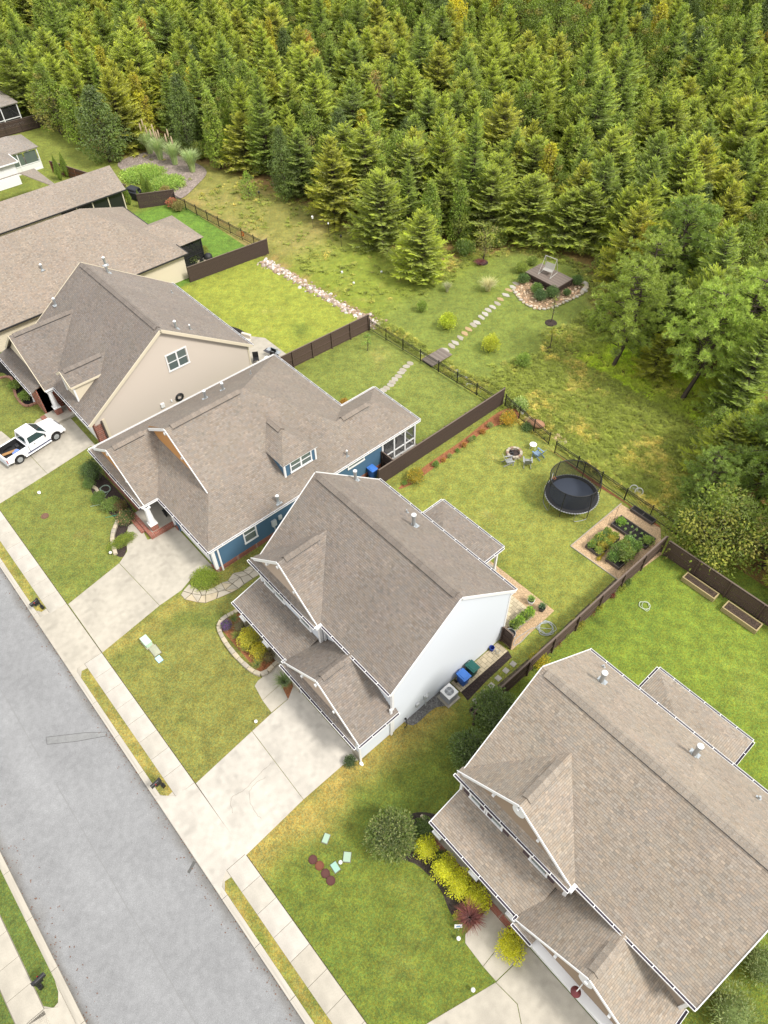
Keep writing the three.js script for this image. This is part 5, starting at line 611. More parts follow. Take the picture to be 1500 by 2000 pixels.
{ const g = broad(213, 4.3, 1.5, { from: 0.22, lobes: 22, per: 34, col: [0.13, 0.14, 0.05], col2: [0.2, 0.18, 0.08], leaf: 0.16, shape: (s) => 0.45 + 0.5 * s }); put('ornamental_tree', g, 'thin vase shaped tree with a red leaved plant at its foot', [-47.64, -56.42], 1); put('ornamental_tree', broad(216, 3.2, 1.3, { from: 0.08, lobes: 20, per: 50, col: [0.12, 0.18, 0.035], leaf: 0.18 }), 'small bright green tree on the open bank at the left', [-78.69, -46.35], 1); put('sapling', broad(214, 2.0, 0.5, { from: 0.45, lobes: 7, per: 26, col: [0.1, 0.16, 0.05], leaf: 0.14 }), 'staked sapling on the back lawn of the blue house', [-44.09, -36.33], 1); put('sapling', broad(215, 3, 0.65, { from: 0.4, lobes: 7, per: 22, col: [0.13, 0.15, 0.05], leaf: 0.13 }), 'thin sapling in a mulch ring below the pebble bed', [-35.03, -52.94], 1); put('sapling', broad(217, 2.6, 0.5, { from: 0.5, lobes: 6, per: 26, col: [0.2, 0.22, 0.04], leaf: 0.14 }), 'yellowish sapling in a mulch ring on the mown slope', [-32.24, -49.33], 1); for (const p of [[-34.98, -52.88], [-32.19, -49.27], [-47.57, -56.35]]) structMesh('mulch_ring', new THREE.CylinderGeometry(0.55, 0.62, 0.06, 18).translate(p[0], gh(...p) + 0.02, p[1]), MT.mulchD); }
// the wood itself
{
  const r = mul(909), px = (x, y, z) => { const v = V(x, y, z).project(camera); return [v.x, v.y]; }; camera.updateMatrixWorld(); camera.updateProjectionMatrix();
  const spots = []; const st = 3.45;
  for (let gx = -205; gx < 12; gx += st) for (let gz = -185; gz < -34; gz += st) {
    const x = gx + (r() - 0.5) * st * 0.95, z = gz + (r() - 0.5) * st * 0.95, rk = r(), rs = r(), rt = r(), rv = r(); if (!inForest(x, z)) continue; const ed = -edgeDist(x, z); if (ed < 1.0) continue;
    const [sx, sy] = px(x, 0, z), [tx, ty] = px(x, 8, z); if (Math.min(sx, tx) > 1.1 || sx < -1.08 || ty < -1 || sy > 1.06) continue;
    if (taken.some(([a, b, d]) => Math.hypot(a - x, b - z) < d)) continue;
    spots.push([x, z, Math.hypot(x, z, 42), rk, rs, rt, rv]);
  }
  spots.sort((a, b) => a[2] - b[2]); let nP = 0, nB = 0; const far = new Map();
  for (const [x, z, d, rk, rs, rt, rv] of spots) {
    const zone = n3(x * 0.05, 3, z * 0.05), top = sst(-z - 0.35 * x, 118, 140), bs = clamp(0.13 + 0.25 * sst(zone, 0.05, 0.4) + 0.5 * top + (x < -85 ? 0.22 : 0), 0, 0.8), isB = rk < bs, k = isB ? Math.floor(rv * 6) % 6 : Math.floor(rv * 7) % 7; let gi = isB ? (k === 4 && rs < 0.93 ? 3 : k === 2 && rs < 0.62 ? 5 : k) : k;
    const s = (0.66 + 0.42 * rs) * (isB ? 0.98 + 0.25 * top : 1), w = isB ? 0.95 + 0.2 * rt : 1.1 + 0.42 * rt, turn = rt * 6.28;
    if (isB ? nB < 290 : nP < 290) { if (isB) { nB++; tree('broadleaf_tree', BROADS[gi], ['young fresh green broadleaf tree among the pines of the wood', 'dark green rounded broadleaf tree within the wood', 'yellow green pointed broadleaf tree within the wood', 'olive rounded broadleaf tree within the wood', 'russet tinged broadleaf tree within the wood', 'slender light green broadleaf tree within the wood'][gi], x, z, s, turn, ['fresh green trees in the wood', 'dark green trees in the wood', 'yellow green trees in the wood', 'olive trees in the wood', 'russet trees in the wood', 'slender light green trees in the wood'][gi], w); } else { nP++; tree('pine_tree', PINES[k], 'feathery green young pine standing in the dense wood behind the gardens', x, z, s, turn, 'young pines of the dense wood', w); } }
    else { const key = (isB ? 'b' : 'p') + gi; if (!far.has(key)) far.set(key, []); far.get(key).push([x, z, s, w, turn]); }
  }
  const m = new THREE.Matrix4(), q = new THREE.Quaternion();
  for (const [key, l] of far) for (const [nm, gk, mt] of [['distant_crowns', 'leaf', M_leaf], ['distant_trunks', 'wood', MT.trunk]]) { const im = shade(new THREE.InstancedMesh((key[0] === 'b' ? BROADS : PINES)[+key.slice(1)][gk], mt, l.length)); l.forEach(([x, z, s, w, t], i) => { q.setFromAxisAngle(V(0, 1, 0), t); m.compose(V(x, -0.1, z), q, V(s * w, s, s * w)); im.setMatrixAt(i, m); }); im.name = numbered(nm); stuff(im); im.userData.label = (nm === 'distant_crowns' ? 'crowns of the trees deep in the far wood' : 'trunks of the trees deep in the far wood'); scene.add(im); }
  console.log('trees', spots.length, nP, nB);
}

// ---------------------------------------------------------------- shrubs, grasses and flowers
function shrub(seed, rx, ry, o = {}) {
  const L = new Leaves(seed), up2 = (c) => c.map((v, i) => Math.min(0.8, v * [1.9, 1.95, 1.3][i])), c0 = up2(o.col), c1 = up2(o.col2 || o.col), leaf = (o.leaf || 0.09) * 1.15, n = o.n || Math.round(1700 * rx * ry / (leaf * leaf * 60)), lob = o.lobes || 9, cs = [];
  for (let i = 0; i < lob; i++) { const a = i * 2.4, q = Math.sqrt((i + 0.5) / lob); cs.push([Math.cos(a) * q * rx * 0.55, Math.sin(a) * q * rx * 0.55, L.rr(0.75, 1.1), L.rr(0.82, 1.15)]); }
  for (let i = 0; i < n; i++) { const k = cs[Math.floor(L.r() * lob)], v = L.rnd(); if (v.y < -0.35) v.y *= -1; const s = Math.pow(L.r(), 0.3), p = V(k[0] + v.x * rx * 0.55 * s, ry * 0.42 + v.y * ry * 0.58 * s * k[2], k[1] + v.z * rx * 0.55 * s), d = v.clone().add(V(L.rr(-0.6, 0.6), L.rr(-0.3, 0.7) + (o.upright || 0), L.rr(-0.6, 0.6))).normalize(), w = d.clone().cross(L.rnd()).normalize(), m = L.r() < (o.share ?? 0.3) * (0.4 + s) ? c1 : c0; L.kite(p, d, leaf * L.rr(0.7, 1.4), w, leaf * (o.narrow || 0.6), jit(L, m.map((q) => q * k[3]), 0.4)); }
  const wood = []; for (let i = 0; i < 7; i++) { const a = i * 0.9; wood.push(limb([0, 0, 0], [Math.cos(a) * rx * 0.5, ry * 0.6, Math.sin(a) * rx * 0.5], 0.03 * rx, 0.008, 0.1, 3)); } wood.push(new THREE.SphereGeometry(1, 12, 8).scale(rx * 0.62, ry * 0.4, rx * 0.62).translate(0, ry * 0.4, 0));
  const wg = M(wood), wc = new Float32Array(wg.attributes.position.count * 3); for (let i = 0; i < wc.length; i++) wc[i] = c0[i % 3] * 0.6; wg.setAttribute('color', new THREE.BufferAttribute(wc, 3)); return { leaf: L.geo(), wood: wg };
}
const M_core = mat(1, 1, 1, { vertexColors: true });
function bush(name, label, g, [x, z], turn = 0, group, s = 1, cat = 'shrub') { const t = thing(name, label, cat, [x, gh(x, z), z], group, turn), a = shade(new THREE.Mesh(g.wood, M_core)), b = shade(new THREE.Mesh(g.leaf, M_leaf)); a.name = 'branches'; b.name = 'foliage'; t.add(a, b); t.scale.setScalar(s); return t; }
function grassClump(seed, r, h, n, col, o = {}) { const L = new Leaves(seed); for (let i = 0; i < n; i++) { const a = L.r() * 6.28, b = L.r() * r * 0.25, out = L.rr(0.25, 1) * r, hh = h * L.rr(0.65, 1.05), p = [0, 0.35, 0.7, 1].map((t) => V(Math.cos(a) * (b + out * t * t), hh * Math.sin(Math.min(1, t * 0.72 + 0.02) * Math.PI * 0.62) / 0.98, Math.sin(a) * (b + out * t * t))), s = V(-Math.sin(a), L.rr(-0.3, 0.3), Math.cos(a)), w = o.w || 0.03, c = jit(L, (L.r() < 0.25 && o.col2 ? o.col2 : col).map((v) => Math.min(0.85, v * 1.5)), 0.4); for (let j = 0; j < 3; j++) { const w0 = w * (1 - j * 0.28), w1 = w * (1 - (j + 1) * 0.3); const q = [p[j].clone().addScaledVector(s, w0), p[j].clone().addScaledVector(s, -w0), p[j + 1].clone().addScaledVector(s, w1), p[j + 1].clone().addScaledVector(s, -w1)]; L.tri(q[0], q[1], q[2], c); L.tri(q[1], q[3], q[2], c); } } return L.geo(); }
const G = { dark: [0.045, 0.075, 0.025], mid: [0.09, 0.14, 0.03], lime: [0.24, 0.27, 0.025], yel: [0.48, 0.42, 0.02], red: [0.16, 0.03, 0.025] };
// in front of the blue house
bush('round_shrub', 'large dark green clipped ball shrub at the left corner of the blue house', shrub(401, 0.95, 1.7, { col: G.dark, col2: [0.07, 0.11, 0.03], leaf: 0.08 }), [-46.36, -8.60]);
bush('round_shrub', 'small green ball shrub just below the large dark one', shrub(402, 0.52, 0.85, { col: [0.075, 0.12, 0.03], leaf: 0.07 }), [-45.60, -7.90]);
bush('round_shrub', 'medium green ball shrub below the coiled hose', shrub(403, 0.62, 0.9, { col: [0.09, 0.14, 0.03], leaf: 0.07 }), [-43.62, -7.75]);
bush('spreading_shrub', 'wide bright green shrub in the bed of the blue house', shrub(404, 0.8, 0.9, { col: [0.1, 0.15, 0.035], col2: [0.14, 0.18, 0.05], leaf: 0.09 }), [-42.26, -8.12]);
bush('spreading_shrub', 'reddish shrub against the brick base of the blue house', shrub(405, 0.55, 0.85, { col: [0.12, 0.07, 0.035], col2: [0.1, 0.12, 0.03], leaf: 0.09 }), [-41.67, -8.61]);
bush('flowering_shrub', 'shrub with pale pink and red blossoms beside the brick porch steps', shrub(406, 0.85, 0.75, { col: [0.07, 0.095, 0.03], col2: [0.45, 0.22, 0.18], share: 0.14, leaf: 0.08 }), [-40.38, -8.36]);
bush('groundcover', 'low green groundcover filling the curved bed by the driveway', shrub(407, 1.0, 0.28, { col: [0.12, 0.16, 0.025], col2: [0.18, 0.2, 0.03], leaf: 0.07, lobes: 14, n: 5000 }), [-38.69, -6.98], 0, undefined, 1, 'ground cover').scale.set(0.62, 1, 1.3);
bush('groundcover', 'oval patch of green groundcover at the garage corner of the blue house', shrub(408, 1.15, 0.4, { col: [0.14, 0.19, 0.02], col2: [0.21, 0.24, 0.03], leaf: 0.07, lobes: 14, n: 6000 }), [-31.42, -9.82], 0, undefined, 1, 'ground cover');
// flower bed of the white house
bush('flowering_shrub', 'deep purple flowering plant at the corner of the stone bordered bed', shrub(409, 0.42, 0.75, { col: [0.1, 0.045, 0.22], col2: [0.06, 0.09, 0.03], share: 0.3, leaf: 0.07 }), [-26.93, -8.75]);
bush('spreading_shrub', 'grey violet wispy shrub behind the purple flowers', shrub(410, 0.5, 0.7, { col: [0.16, 0.13, 0.11], col2: [0.13, 0.14, 0.05], leaf: 0.09, narrow: 0.25 }), [-26.31, -9.38]);
bush('spreading_shrub', 'larger chartreuse mounded shrub in the middle of the flower bed', shrub(411, 0.85, 1.2, { col: [0.24, 0.24, 0.03], col2: [0.36, 0.32, 0.04], share: 0.5, leaf: 0.08 }), [-24.90, -9.26]);
bush('spreading_shrub', 'smaller chartreuse mounded shrub towards the garage end of the flower bed', shrub(412, 0.7, 0.95, { col: [0.26, 0.25, 0.03], col2: [0.4, 0.34, 0.03], share: 0.5, leaf: 0.08 }), [-23.73, -9.28]);
bush('spreading_shrub', 'dull russet shrub at the porch end of the flower bed', shrub(413, 0.5, 0.75, { col: [0.14, 0.1, 0.06], col2: [0.1, 0.11, 0.04], leaf: 0.08, narrow: 0.3 }), [-23.05, -9.46]);
for (const [i, p, l] of [[0, [-25.82, -8.84], 'leafy green clump by the stone border, nearest the purple flowers'], [1, [-24.61, -8.77], 'leafy green clump by the stone border below the larger chartreuse shrub'], [2, [-23.12, -8.59], 'leafy green clump at the lower tip of the flower bed'], [3, [-27.12, -9.47], 'small yellow green clump at the back corner of the flower bed']]) single('perennial_clump', grassClump(420 + i, 0.45, 0.5, 130, [0.13, 0.18, 0.03], { w: 0.03, col2: [0.25, 0.2, 0.04] }), M_leaf, l, 'plant', [p[0], 0, p[1]]);
{ const p = [-20.85, -9.18]; single('ornamental_grass', grassClump(430, 0.75, 0.9, 380, [0.14, 0.2, 0.06], { w: 0.016, col2: [0.22, 0.26, 0.1] }), M_leaf, 'arching green grass clump between the walk and the garage of the white house', 'grass', [p[0], 0, p[1]]); }
bush('round_shrub', 'small dark shrub at the garage corner of the white house', shrub(414, 0.42, 0.6, { col: G.dark, leaf: 0.07 }), [-14.06, -8.98]);
// between the two near houses and in front of the taupe house
bush('round_shrub', 'big dark blue green shrub between the near houses, against the taupe roof edge', shrub(415, 1.5, 2.6, { col: [0.075, 0.11, 0.032], col2: [0.11, 0.155, 0.05], leaf: 0.13, lobes: 14, n: 9000 }), [-10.19, -17.27]);
bush('round_shrub', 'dark blue green shrub at the front corner between the near houses', shrub(416, 1.25, 2.3, { col: [0.075, 0.11, 0.032], col2: [0.105, 0.15, 0.05], leaf: 0.13, lobes: 12, n: 7000 }), [-9.61, -14.52]);
bush('round_shrub', 'large glossy dark green rounded shrub on the lawn of the taupe house', shrub(417, 1.4, 2.5, { col: [0.095, 0.13, 0.03], col2: [0.22, 0.23, 0.11], share: 0.2, leaf: 0.13, lobes: 16, n: 10000 }), [-9.12, -7.82]);
bush('yellow_shrub', 'golden yellow mound next to the large glossy shrub', shrub(418, 0.75, 0.95, { col: G.yel, col2: [0.3, 0.3, 0.02], leaf: 0.08 }), [-7.56, -8.96]);
bush('yellow_shrub', 'golden yellow mound in the middle of the row by the porch', shrub(419, 0.85, 1.0, { col: G.yel, col2: [0.3, 0.3, 0.02], leaf: 0.08 }), [-6.08, -8.97]);
bush('yellow_shrub', 'wide golden yellow mound, third along the porch from the glossy shrub', shrub(440, 0.85, 1.0, { col: G.yel, col2: [0.3, 0.3, 0.02], leaf: 0.08 }), [-5.01, -9.02]);
bush('yellow_shrub', 'golden yellow mound beside the dark red shrub', shrub(441, 0.75, 0.95, { col: G.yel, col2: [0.3, 0.3, 0.02], leaf: 0.08 }), [-3.92, -9.22]);
bush('yellow_shrub', 'round golden yellow bush at the garage walk of the taupe house', shrub(442, 0.85, 1.0, { col: [0.44, 0.4, 0.02], col2: [0.3, 0.3, 0.02], leaf: 0.08 }), [-1.35, -8.92]);
single('red_grass', grassClump(443, 0.85, 1.0, 420, [0.13, 0.035, 0.03], { w: 0.022, col2: [0.2, 0.07, 0.05] }), M_leaf, 'dark red feathery shrub at the end of the yellow row', 'shrub', [[-3.61, -8.31][0], 0, [-3.61, -8.31][1]]);
bush('spreading_shrub', 'loose green shrub behind the glossy shrub at the porch corner', shrub(444, 0.7, 0.9, { col: [0.08, 0.12, 0.03], leaf: 0.1 }), [-8.35, -9.49]);
bush('spreading_shrub', 'small dark shrub tucked under the porch edge of the taupe house', shrub(445, 0.5, 0.6, { col: [0.07, 0.1, 0.03], leaf: 0.09 }), [-6.60, -9.25]);
bush('spreading_shrub', 'little yellow flowering plant left of the dark red shrub', shrub(446, 0.25, 0.35, { col: [0.3, 0.3, 0.03], leaf: 0.06 }), [-4.10, -7.93]);
for (const [i, p, l, s] of [[0, [7.54, -14.54], 'grey green feathery bush at the bottom right under the taupe roof', 1.1], [1, [7.49, -17.46], 'grey green feathery bush at the right edge under the taupe roof', 1.0]]) bush('spreading_shrub', l, shrub(447 + i, 1.2, 1.7, { col: [0.13, 0.17, 0.07], col2: [0.2, 0.22, 0.11], leaf: 0.14, narrow: 0.3 }), p, 0, undefined, s);
// along the garden fences
for (const [i, p, l, c, r] of [[0, [-28.38, -27.85], 'orange yellow bush at the lower end of the red mulch bed', [0.34, 0.24, 0.025], 0.8], [1, [-27.92, -38.53], 'orange flowering bush at the upper end of the red mulch bed', [0.42, 0.25, 0.02], 0.85], [2, [-10.88, -22.42], 'yellow flowering bush at the end of the garden fence beside the taupe roof', [0.4, 0.33, 0.03], 0.75]]) bush('flowering_shrub', l, shrub(450 + i, r, r * 1.25, { col: c, col2: [0.14, 0.16, 0.03], share: 0.4, leaf: 0.09 }), p);
[[-28.42, -30.21], [-28.37, -31.06], [-28.37, -31.78], [-28.40, -32.73], [-28.46, -33.58], [-28.51, -34.45], [-28.55, -34.87], [-28.53, -35.93], [-28.61, -36.99], [-28.63, -26.90]].forEach((p, i) => bush('border_plant', ['little green plant', 'little rusty plant', 'little pale plant'][i % 3] + ' number ' + ['one', 'two', 'three', 'four', 'five', 'six', 'seven', 'eight', 'nine', 'ten'][i] + ' up the red mulch bed', shrub(460 + i, 0.25, 0.35, { col: [[0.12, 0.19, 0.04], [0.28, 0.14, 0.04], [0.2, 0.21, 0.1]][i % 3], leaf: 0.06 }), p, 0, undefined, 0.8 + 0.5 * R(), 'plant'));
[[[-11.04, -28.71], [0.28, 0.26, 0.03], 0.5, 'yellow green plant between the red ones along the brown rail fence'], [[-11.02, -28.11], G.red, 0.3, 'crimson plant below the yellow green one along the rail fence'], [[-10.85, -30.31], [0.17, 0.03, 0.03], 0.3, 'dark red plant high along the rail fence'], [[-10.99, -26.61], [0.26, 0.23, 0.04], 0.5, 'speckled yellow plant half way along the rail fence'], [[-11.16, -25.34], [0.16, 0.22, 0.04], 0.4, 'green plant half way along the rail fence'], [[-11.01, -24.46], G.red, 0.3, 'crimson plant near the lower end of the rail fence'], [[-10.93, -31.20], [0.2, 0.21, 0.03], 0.45, 'light green plant at the upper end of the rail fence'], [[-10.85, -31.94], [0.09, 0.13, 0.03], 0.4, 'dark green plant by the corner of the garden mulch']].forEach(([p, c, r, l], i) => bush('border_plant', l, shrub(480 + i, r, r * 1.2, { col: c, col2: [0.1, 0.14, 0.03], share: 0.25, leaf: 0.07 }), p, 0, undefined, 1, 'plant'));
// on the mown slope
for (const [i, p, l, c, r, h] of [[0, [-41.54, -44.67], 'round chartreuse bush left of the stepping stones', [0.24, 0.27, 0.025], 1.0, 1.5], [1, [-36.02, -45.02], 'round yellow green bush right of the stepping stones', [0.26, 0.27, 0.03], 0.95, 1.6], [2, [-32.33, -45.48], 'plain green bush on the mown slope near the weeds', [0.13, 0.18, 0.035], 0.8, 1.4], [3, [-45.34, -44.82], 'small leafy bush on the mown slope nearest the stream bed', [0.13, 0.17, 0.035], 0.6, 1.2], [4, [-43.35, -57.88], 'light green bush behind the platform, second from its corner', [0.15, 0.18, 0.04], 0.8, 1.1], [5, [-43.55, -59.99], 'green bush at the back corner of the platform', [0.13, 0.16, 0.04], 0.7, 0.9], [6, [-41.77, -56.41], 'dark rounded shrub at the front left corner of the platform', [0.06, 0.1, 0.03], 0.7, 1.0], [7, [-39.57, -56.00], 'green shrub against the platform lattice, left of the pair', [0.08, 0.13, 0.03], 0.7, 1.1], [8, [-38.49, -55.31], 'dark glossy shrub in front of the platform lattice', [0.045, 0.08, 0.03], 0.8, 1.0], [9, [-37.97, -56.58], 'dark glossy shrub at the right of the platform lattice', [0.055, 0.09, 0.03], 0.85, 1.1], [10, [-37.09, -57.94], 'smallest dark shrub in the pebble bed', [0.06, 0.1, 0.03], 0.45, 0.7], [11, [-37.75, -60.40], 'dark shrub at the right end of the platform', [0.06, 0.1, 0.03], 0.75, 0.9]]) bush('round_shrub', l, shrub(500 + i, r, h, { col: c, col2: c.map((v) => v * 1.5), leaf: 0.1 }), p);
{ const p = [-43.30, -52.58], q = [-46.14, -49.27], a = [-47.47, -55.82]; single('ornamental_grass', grassClump(520, 1.1, 1.2, 520, [0.4, 0.38, 0.17], { w: 0.022, col2: [0.5, 0.46, 0.26] }), M_leaf, 'cream striped grass clump on the mown slope left of the stepping stones', 'grass', [p[0], gh(...p), p[1]]); single('ornamental_grass', grassClump(521, 0.6, 1.0, 240, [0.34, 0.34, 0.2], { w: 0.02 }), M_leaf, 'smaller pale grass clump above the small leafy bush', 'grass', [q[0], gh(...q), q[1]]); single('red_grass', grassClump(522, 0.8, 0.5, 220, [0.16, 0.04, 0.04], { w: 0.03 }), M_leaf, 'red leaved plant at the foot of the thin vase shaped tree', 'plant', [a[0], gh(...a), a[1]]); }
// plumed grasses and ground cover by the gravel bed
[[[-99.16, -43.76], 'leftmost'], [[-96.38, -43.78], 'second from the left'], [[-93.52, -44.43], 'third from the left'], [[-89.95, -44.98], 'rightmost']].forEach(([p, w], i) => { const t = thing('plume_grass', `tall pale plume grass clump, ${w} of the four by the gravel bed`, 'grass', [p[0], gh(...p), p[1]]), f = shade(new THREE.Mesh(grassClump(530 + i, 1.5, 2.7, 620, [0.3, 0.39, 0.15], { w: 0.035, col2: [0.42, 0.46, 0.22] }), M_leaf)); f.name = 'foliage'; t.add(f); if (i < 3) for (let k = 0; k < (i === 1 ? 5 : 3); k++) { const a = k * 1.7, x = Math.cos(a) * 0.5, z = Math.sin(a) * 0.5, h = 3.6 + (k % 3) * 0.3, g = [limb([x * 0.3, 0.4, z * 0.3], [x, h - 0.7, z], 0.015, 0.012, 0.1), new THREE.SphereGeometry(1, 8, 8).scale(0.11, 0.55, 0.11).translate(x, h - 0.3, z)]; part('plume', g, mat(0.5, 0.38, 0.26), t); } });
bush('groundcover', 'larger bright green groundcover island in the gravel bed', shrub(540, 3.0, 0.6, { col: [0.17, 0.25, 0.05], col2: [0.24, 0.3, 0.09], leaf: 0.2, lobes: 24, n: 7000 }), [-93.37, -39.40], 0, undefined, 1, 'ground cover');
bush('groundcover', 'smaller bright green groundcover island in the gravel bed', shrub(541, 2.5, 0.5, { col: [0.17, 0.25, 0.06], col2: [0.26, 0.32, 0.1], leaf: 0.2, lobes: 24, n: 6000 }), [-88.92, -40.37], 0.6, undefined, 1, 'ground cover');
// columnar evergreens
{ const g = shrub(550, 0.7, 3.2, { col: [0.12, 0.17, 0.03], col2: [0.17, 0.22, 0.04], leaf: 0.14, upright: 1, lobes: 5, n: 4200, narrow: 0.4 }); const p = g.leaf.attributes.position; for (let i = 0; i < p.count; i++) { const t = clamp(p.getY(i) / 3.2, 0, 1), k = 1.15 - 0.95 * t; p.setX(i, p.getX(i) * k); p.setZ(i, p.getZ(i) * k); } g.leaf.computeVertexNormals(); const w = g.wood.attributes.position; for (let i = 0; i < w.count; i++) { const k = 1 - 0.8 * clamp(w.getY(i) / 2.8, 0, 1); w.setX(i, w.getX(i) * k); w.setZ(i, w.getZ(i) * k); }
  [[[-100.07, -30.84], 'left of the pair behind the red brown fence', 1], [[-100.26, -31.95], 'right of the pair behind the red brown fence', 1], [[-88.27, -33.86], 'left of the group by the covered grill', 0.9], [[-87.40, -34.18], 'second of the group by the covered grill, nearest the roof', 0.75], [[-87.10, -36.48], 'left of the pair right of the covered grill', 1.05], [[-86.40, -36.82], 'right of the pair right of the covered grill', 0.9], [[-87.28, -35.49], 'smallest of the evergreens by the covered grill', 0.5]].forEach(([p, l, s], i) => bush('columnar_evergreen', 'columnar evergreen, ' + l, g, p, i, undefined, s, 'evergreen')); }
for (const [i, p, l] of [[0, [-83.03, -37.80], 'flowering plant in the corner of the bright green turf strip'], [1, [-81.67, -37.87], 'low bush by the corner of the bright green turf strip'], [2, [-70.35, -34.22], 'leafy plant in the paved corner by the dark screened porch'], [3, [-69.96, -32.68], 'darker plant in the paved corner by the dark screened porch'], [4, [-86.42, -38.83], 'dry looking hedge plant behind the short board fence']]) bush('garden_plant', l, shrub(560 + i, 0.8, 1.1, { col: [[0.17, 0.13, 0.06], [0.15, 0.13, 0.05], [0.18, 0.19, 0.04], [0.08, 0.1, 0.03], [0.2, 0.16, 0.07]][i], col2: i ? undefined : [0.5, 0.1, 0.1], leaf: 0.12 }), p, 0, undefined, 1, 'plant');
for (const [i, p, l] of [[0, [-62.10, -8.65], 'light green clump in the black mulch bed, nearer the door'], [1, [-59.95, -8.71], 'light green clump in the black mulch bed, nearer the parked truck'], [2, [-67.43, -9.41], 'dark clump at the left end of the black mulch bed']]) bush('garden_plant', l, shrub(570 + i, 0.65, 0.7, { col: i < 2 ? [0.16, 0.22, 0.06] : [0.08, 0.13, 0.03], leaf: 0.11 }), p, 0, undefined, 1, 'plant');
bush('border_plant', 'rusty flowered low plant behind the blue house', shrub(575, 0.5, 0.6, { col: [0.3, 0.17, 0.03], leaf: 0.08 }), [-39.41, -29.49], 0, undefined, 1, 'plant');
bush('round_shrub', 'grey green rosette bush at the corner where the dark fence meets the weeds', shrub(576, 0.8, 1.0, { col: [0.16, 0.22, 0.06], col2: [0.3, 0.34, 0.2], leaf: 0.14 }), [-28.61, -40.87]);
bush('spreading_shrub', 'low dark green shrub inside the iron fence by the orange bush', shrub(577, 0.55, 0.7, { col: [0.06, 0.1, 0.03], leaf: 0.09 }), [-26.31, -39.10]);
// shrubs along the foot of the wood
{ const protos = [shrub(580, 1.1, 1.6, { col: [0.09, 0.14, 0.03], col2: [0.14, 0.18, 0.04], leaf: 0.17, n: 1400 }), shrub(581, 1.3, 1.9, { col: [0.12, 0.16, 0.03], col2: [0.2, 0.2, 0.05], leaf: 0.18, n: 1500 }), shrub(582, 0.9, 1.3, { col: [0.15, 0.18, 0.035], col2: [0.22, 0.2, 0.05], leaf: 0.15, n: 1200 })], r = mul(61); for (let i = 2; i < forestEdge.length - 2; i++) { const [a, za] = forestEdge[i], [b, zb] = forestEdge[i + 1], n = Math.round(Math.hypot(b - a, zb - za) / 2.4); for (let k = 0; k < n; k++) { if (r() < 0.42) continue; const t = (k + r()) / n; bush('undergrowth_bush', 'leafy green undergrowth bush along the foot of the wood', protos[Math.floor(r() * 3)], [lerp(a, b, t) + r() - 0.5, lerp(za, zb, t) - 0.6 - r() * 1.6], r() * 6, 'undergrowth along the edge of the wood', 0.6 + r() * 0.7); } } }
// weeds and rough grass
{
  const protos = [grassClump(600, 0.35, 0.55, 26, [1, 1, 1], { w: 0.03 }), grassClump(601, 0.5, 0.35, 30, [1, 1, 1], { w: 0.05 }), shrub(602, 0.35, 0.5, { col: [1, 1, 1], leaf: 0.14, n: 44 }).leaf], pts = [[], [], []], r = mul(31), flat = new THREE.MeshPhysicalMaterial({ color: C(1, 1, 1), roughness: 0.95, transmission: 0.3, thickness: 0, side: THREE.DoubleSide });
  const add = (n, x0, x1, z0, z1, dens) => { for (let i = 0; i < n; i++) { const x = lerp(x0, x1, r()), z = lerp(z0, z1, r()); const d = dens(x, z); if (r() < d) pts[Math.floor(r() * 3)].push([x, z]); } };
  add(26000, -36, -6, -58, -39.3, (x, z) => edgeDist(x, z) < -1.5 ? 0 : 0.85 * wild(x + 2 * fb(x * 0.2, z * 0.2, 11)) * clamp(0.75 + 1.1 * fb(x * 0.35, z * 0.35, 21), 0.1, 1));
  add(9000, -118, -47, -52, -40.8, (x, z) => edgeDist(x, z) < -1 ? 0 : (x < -84 ? 0.05 : 0.5) * clamp(0.2 + 1.6 * fb(x * 0.4, z * 0.4, 25), 0.02, 1));
  add(5000, -60, -34, -64, -50, (x, z) => { const d = edgeDist(x, z); return d > -3 && d < 2 ? 0.5 : 0; }); add(3000, -47, -28, -41, -39.6, () => 0.35);
  pts.forEach((l, k) => { const im = shade(new THREE.InstancedMesh(new THREE.BufferGeometry().copy(protos[k]), flat, l.length)); im.geometry.deleteAttribute('color'); const m = new THREE.Matrix4(), q = new THREE.Quaternion(); l.forEach(([x, z], i) => { q.setFromAxisAngle(V(0, 1, 0), r() * 6.28); const s = (0.4 + r() * 0.65) * (x < -47 ? 0.95 : 1); m.compose(V(x, gh(x, z) - 0.02, z), q, V(s, s * (0.4 + r() * 0.4), s)); im.setMatrixAt(i, m); const g = fb(x * 0.3, z * 0.3, 41) + 0.5 * (r() - 0.5), lush = sst(-z, 50, 43) * sst(x, -32, -27) * clamp(0.6 + 1.4 * fb(x * 0.25, z * 0.25, 51), 0.15, 1), c = mix3(mix3([0.13, 0.15, 0.04], [0.3, 0.25, 0.11], sst(g, 0.05, 0.5)), [0.26, 0.33, 0.025], lush * 0.95), t = 0.75 + r() * 0.5; im.setColorAt(i, C(c[0] * t * 2.5, c[1] * t * 2.5, c[2] * t * 1.3)); }); im.name = numbered('weeds'); stuff(im); im.userData.label = ['tall rough grass and weeds behind the gardens', 'low tufted grass in the open ground behind the gardens', 'leafy weeds in the open ground behind the gardens'][k]; scene.add(im); });
}

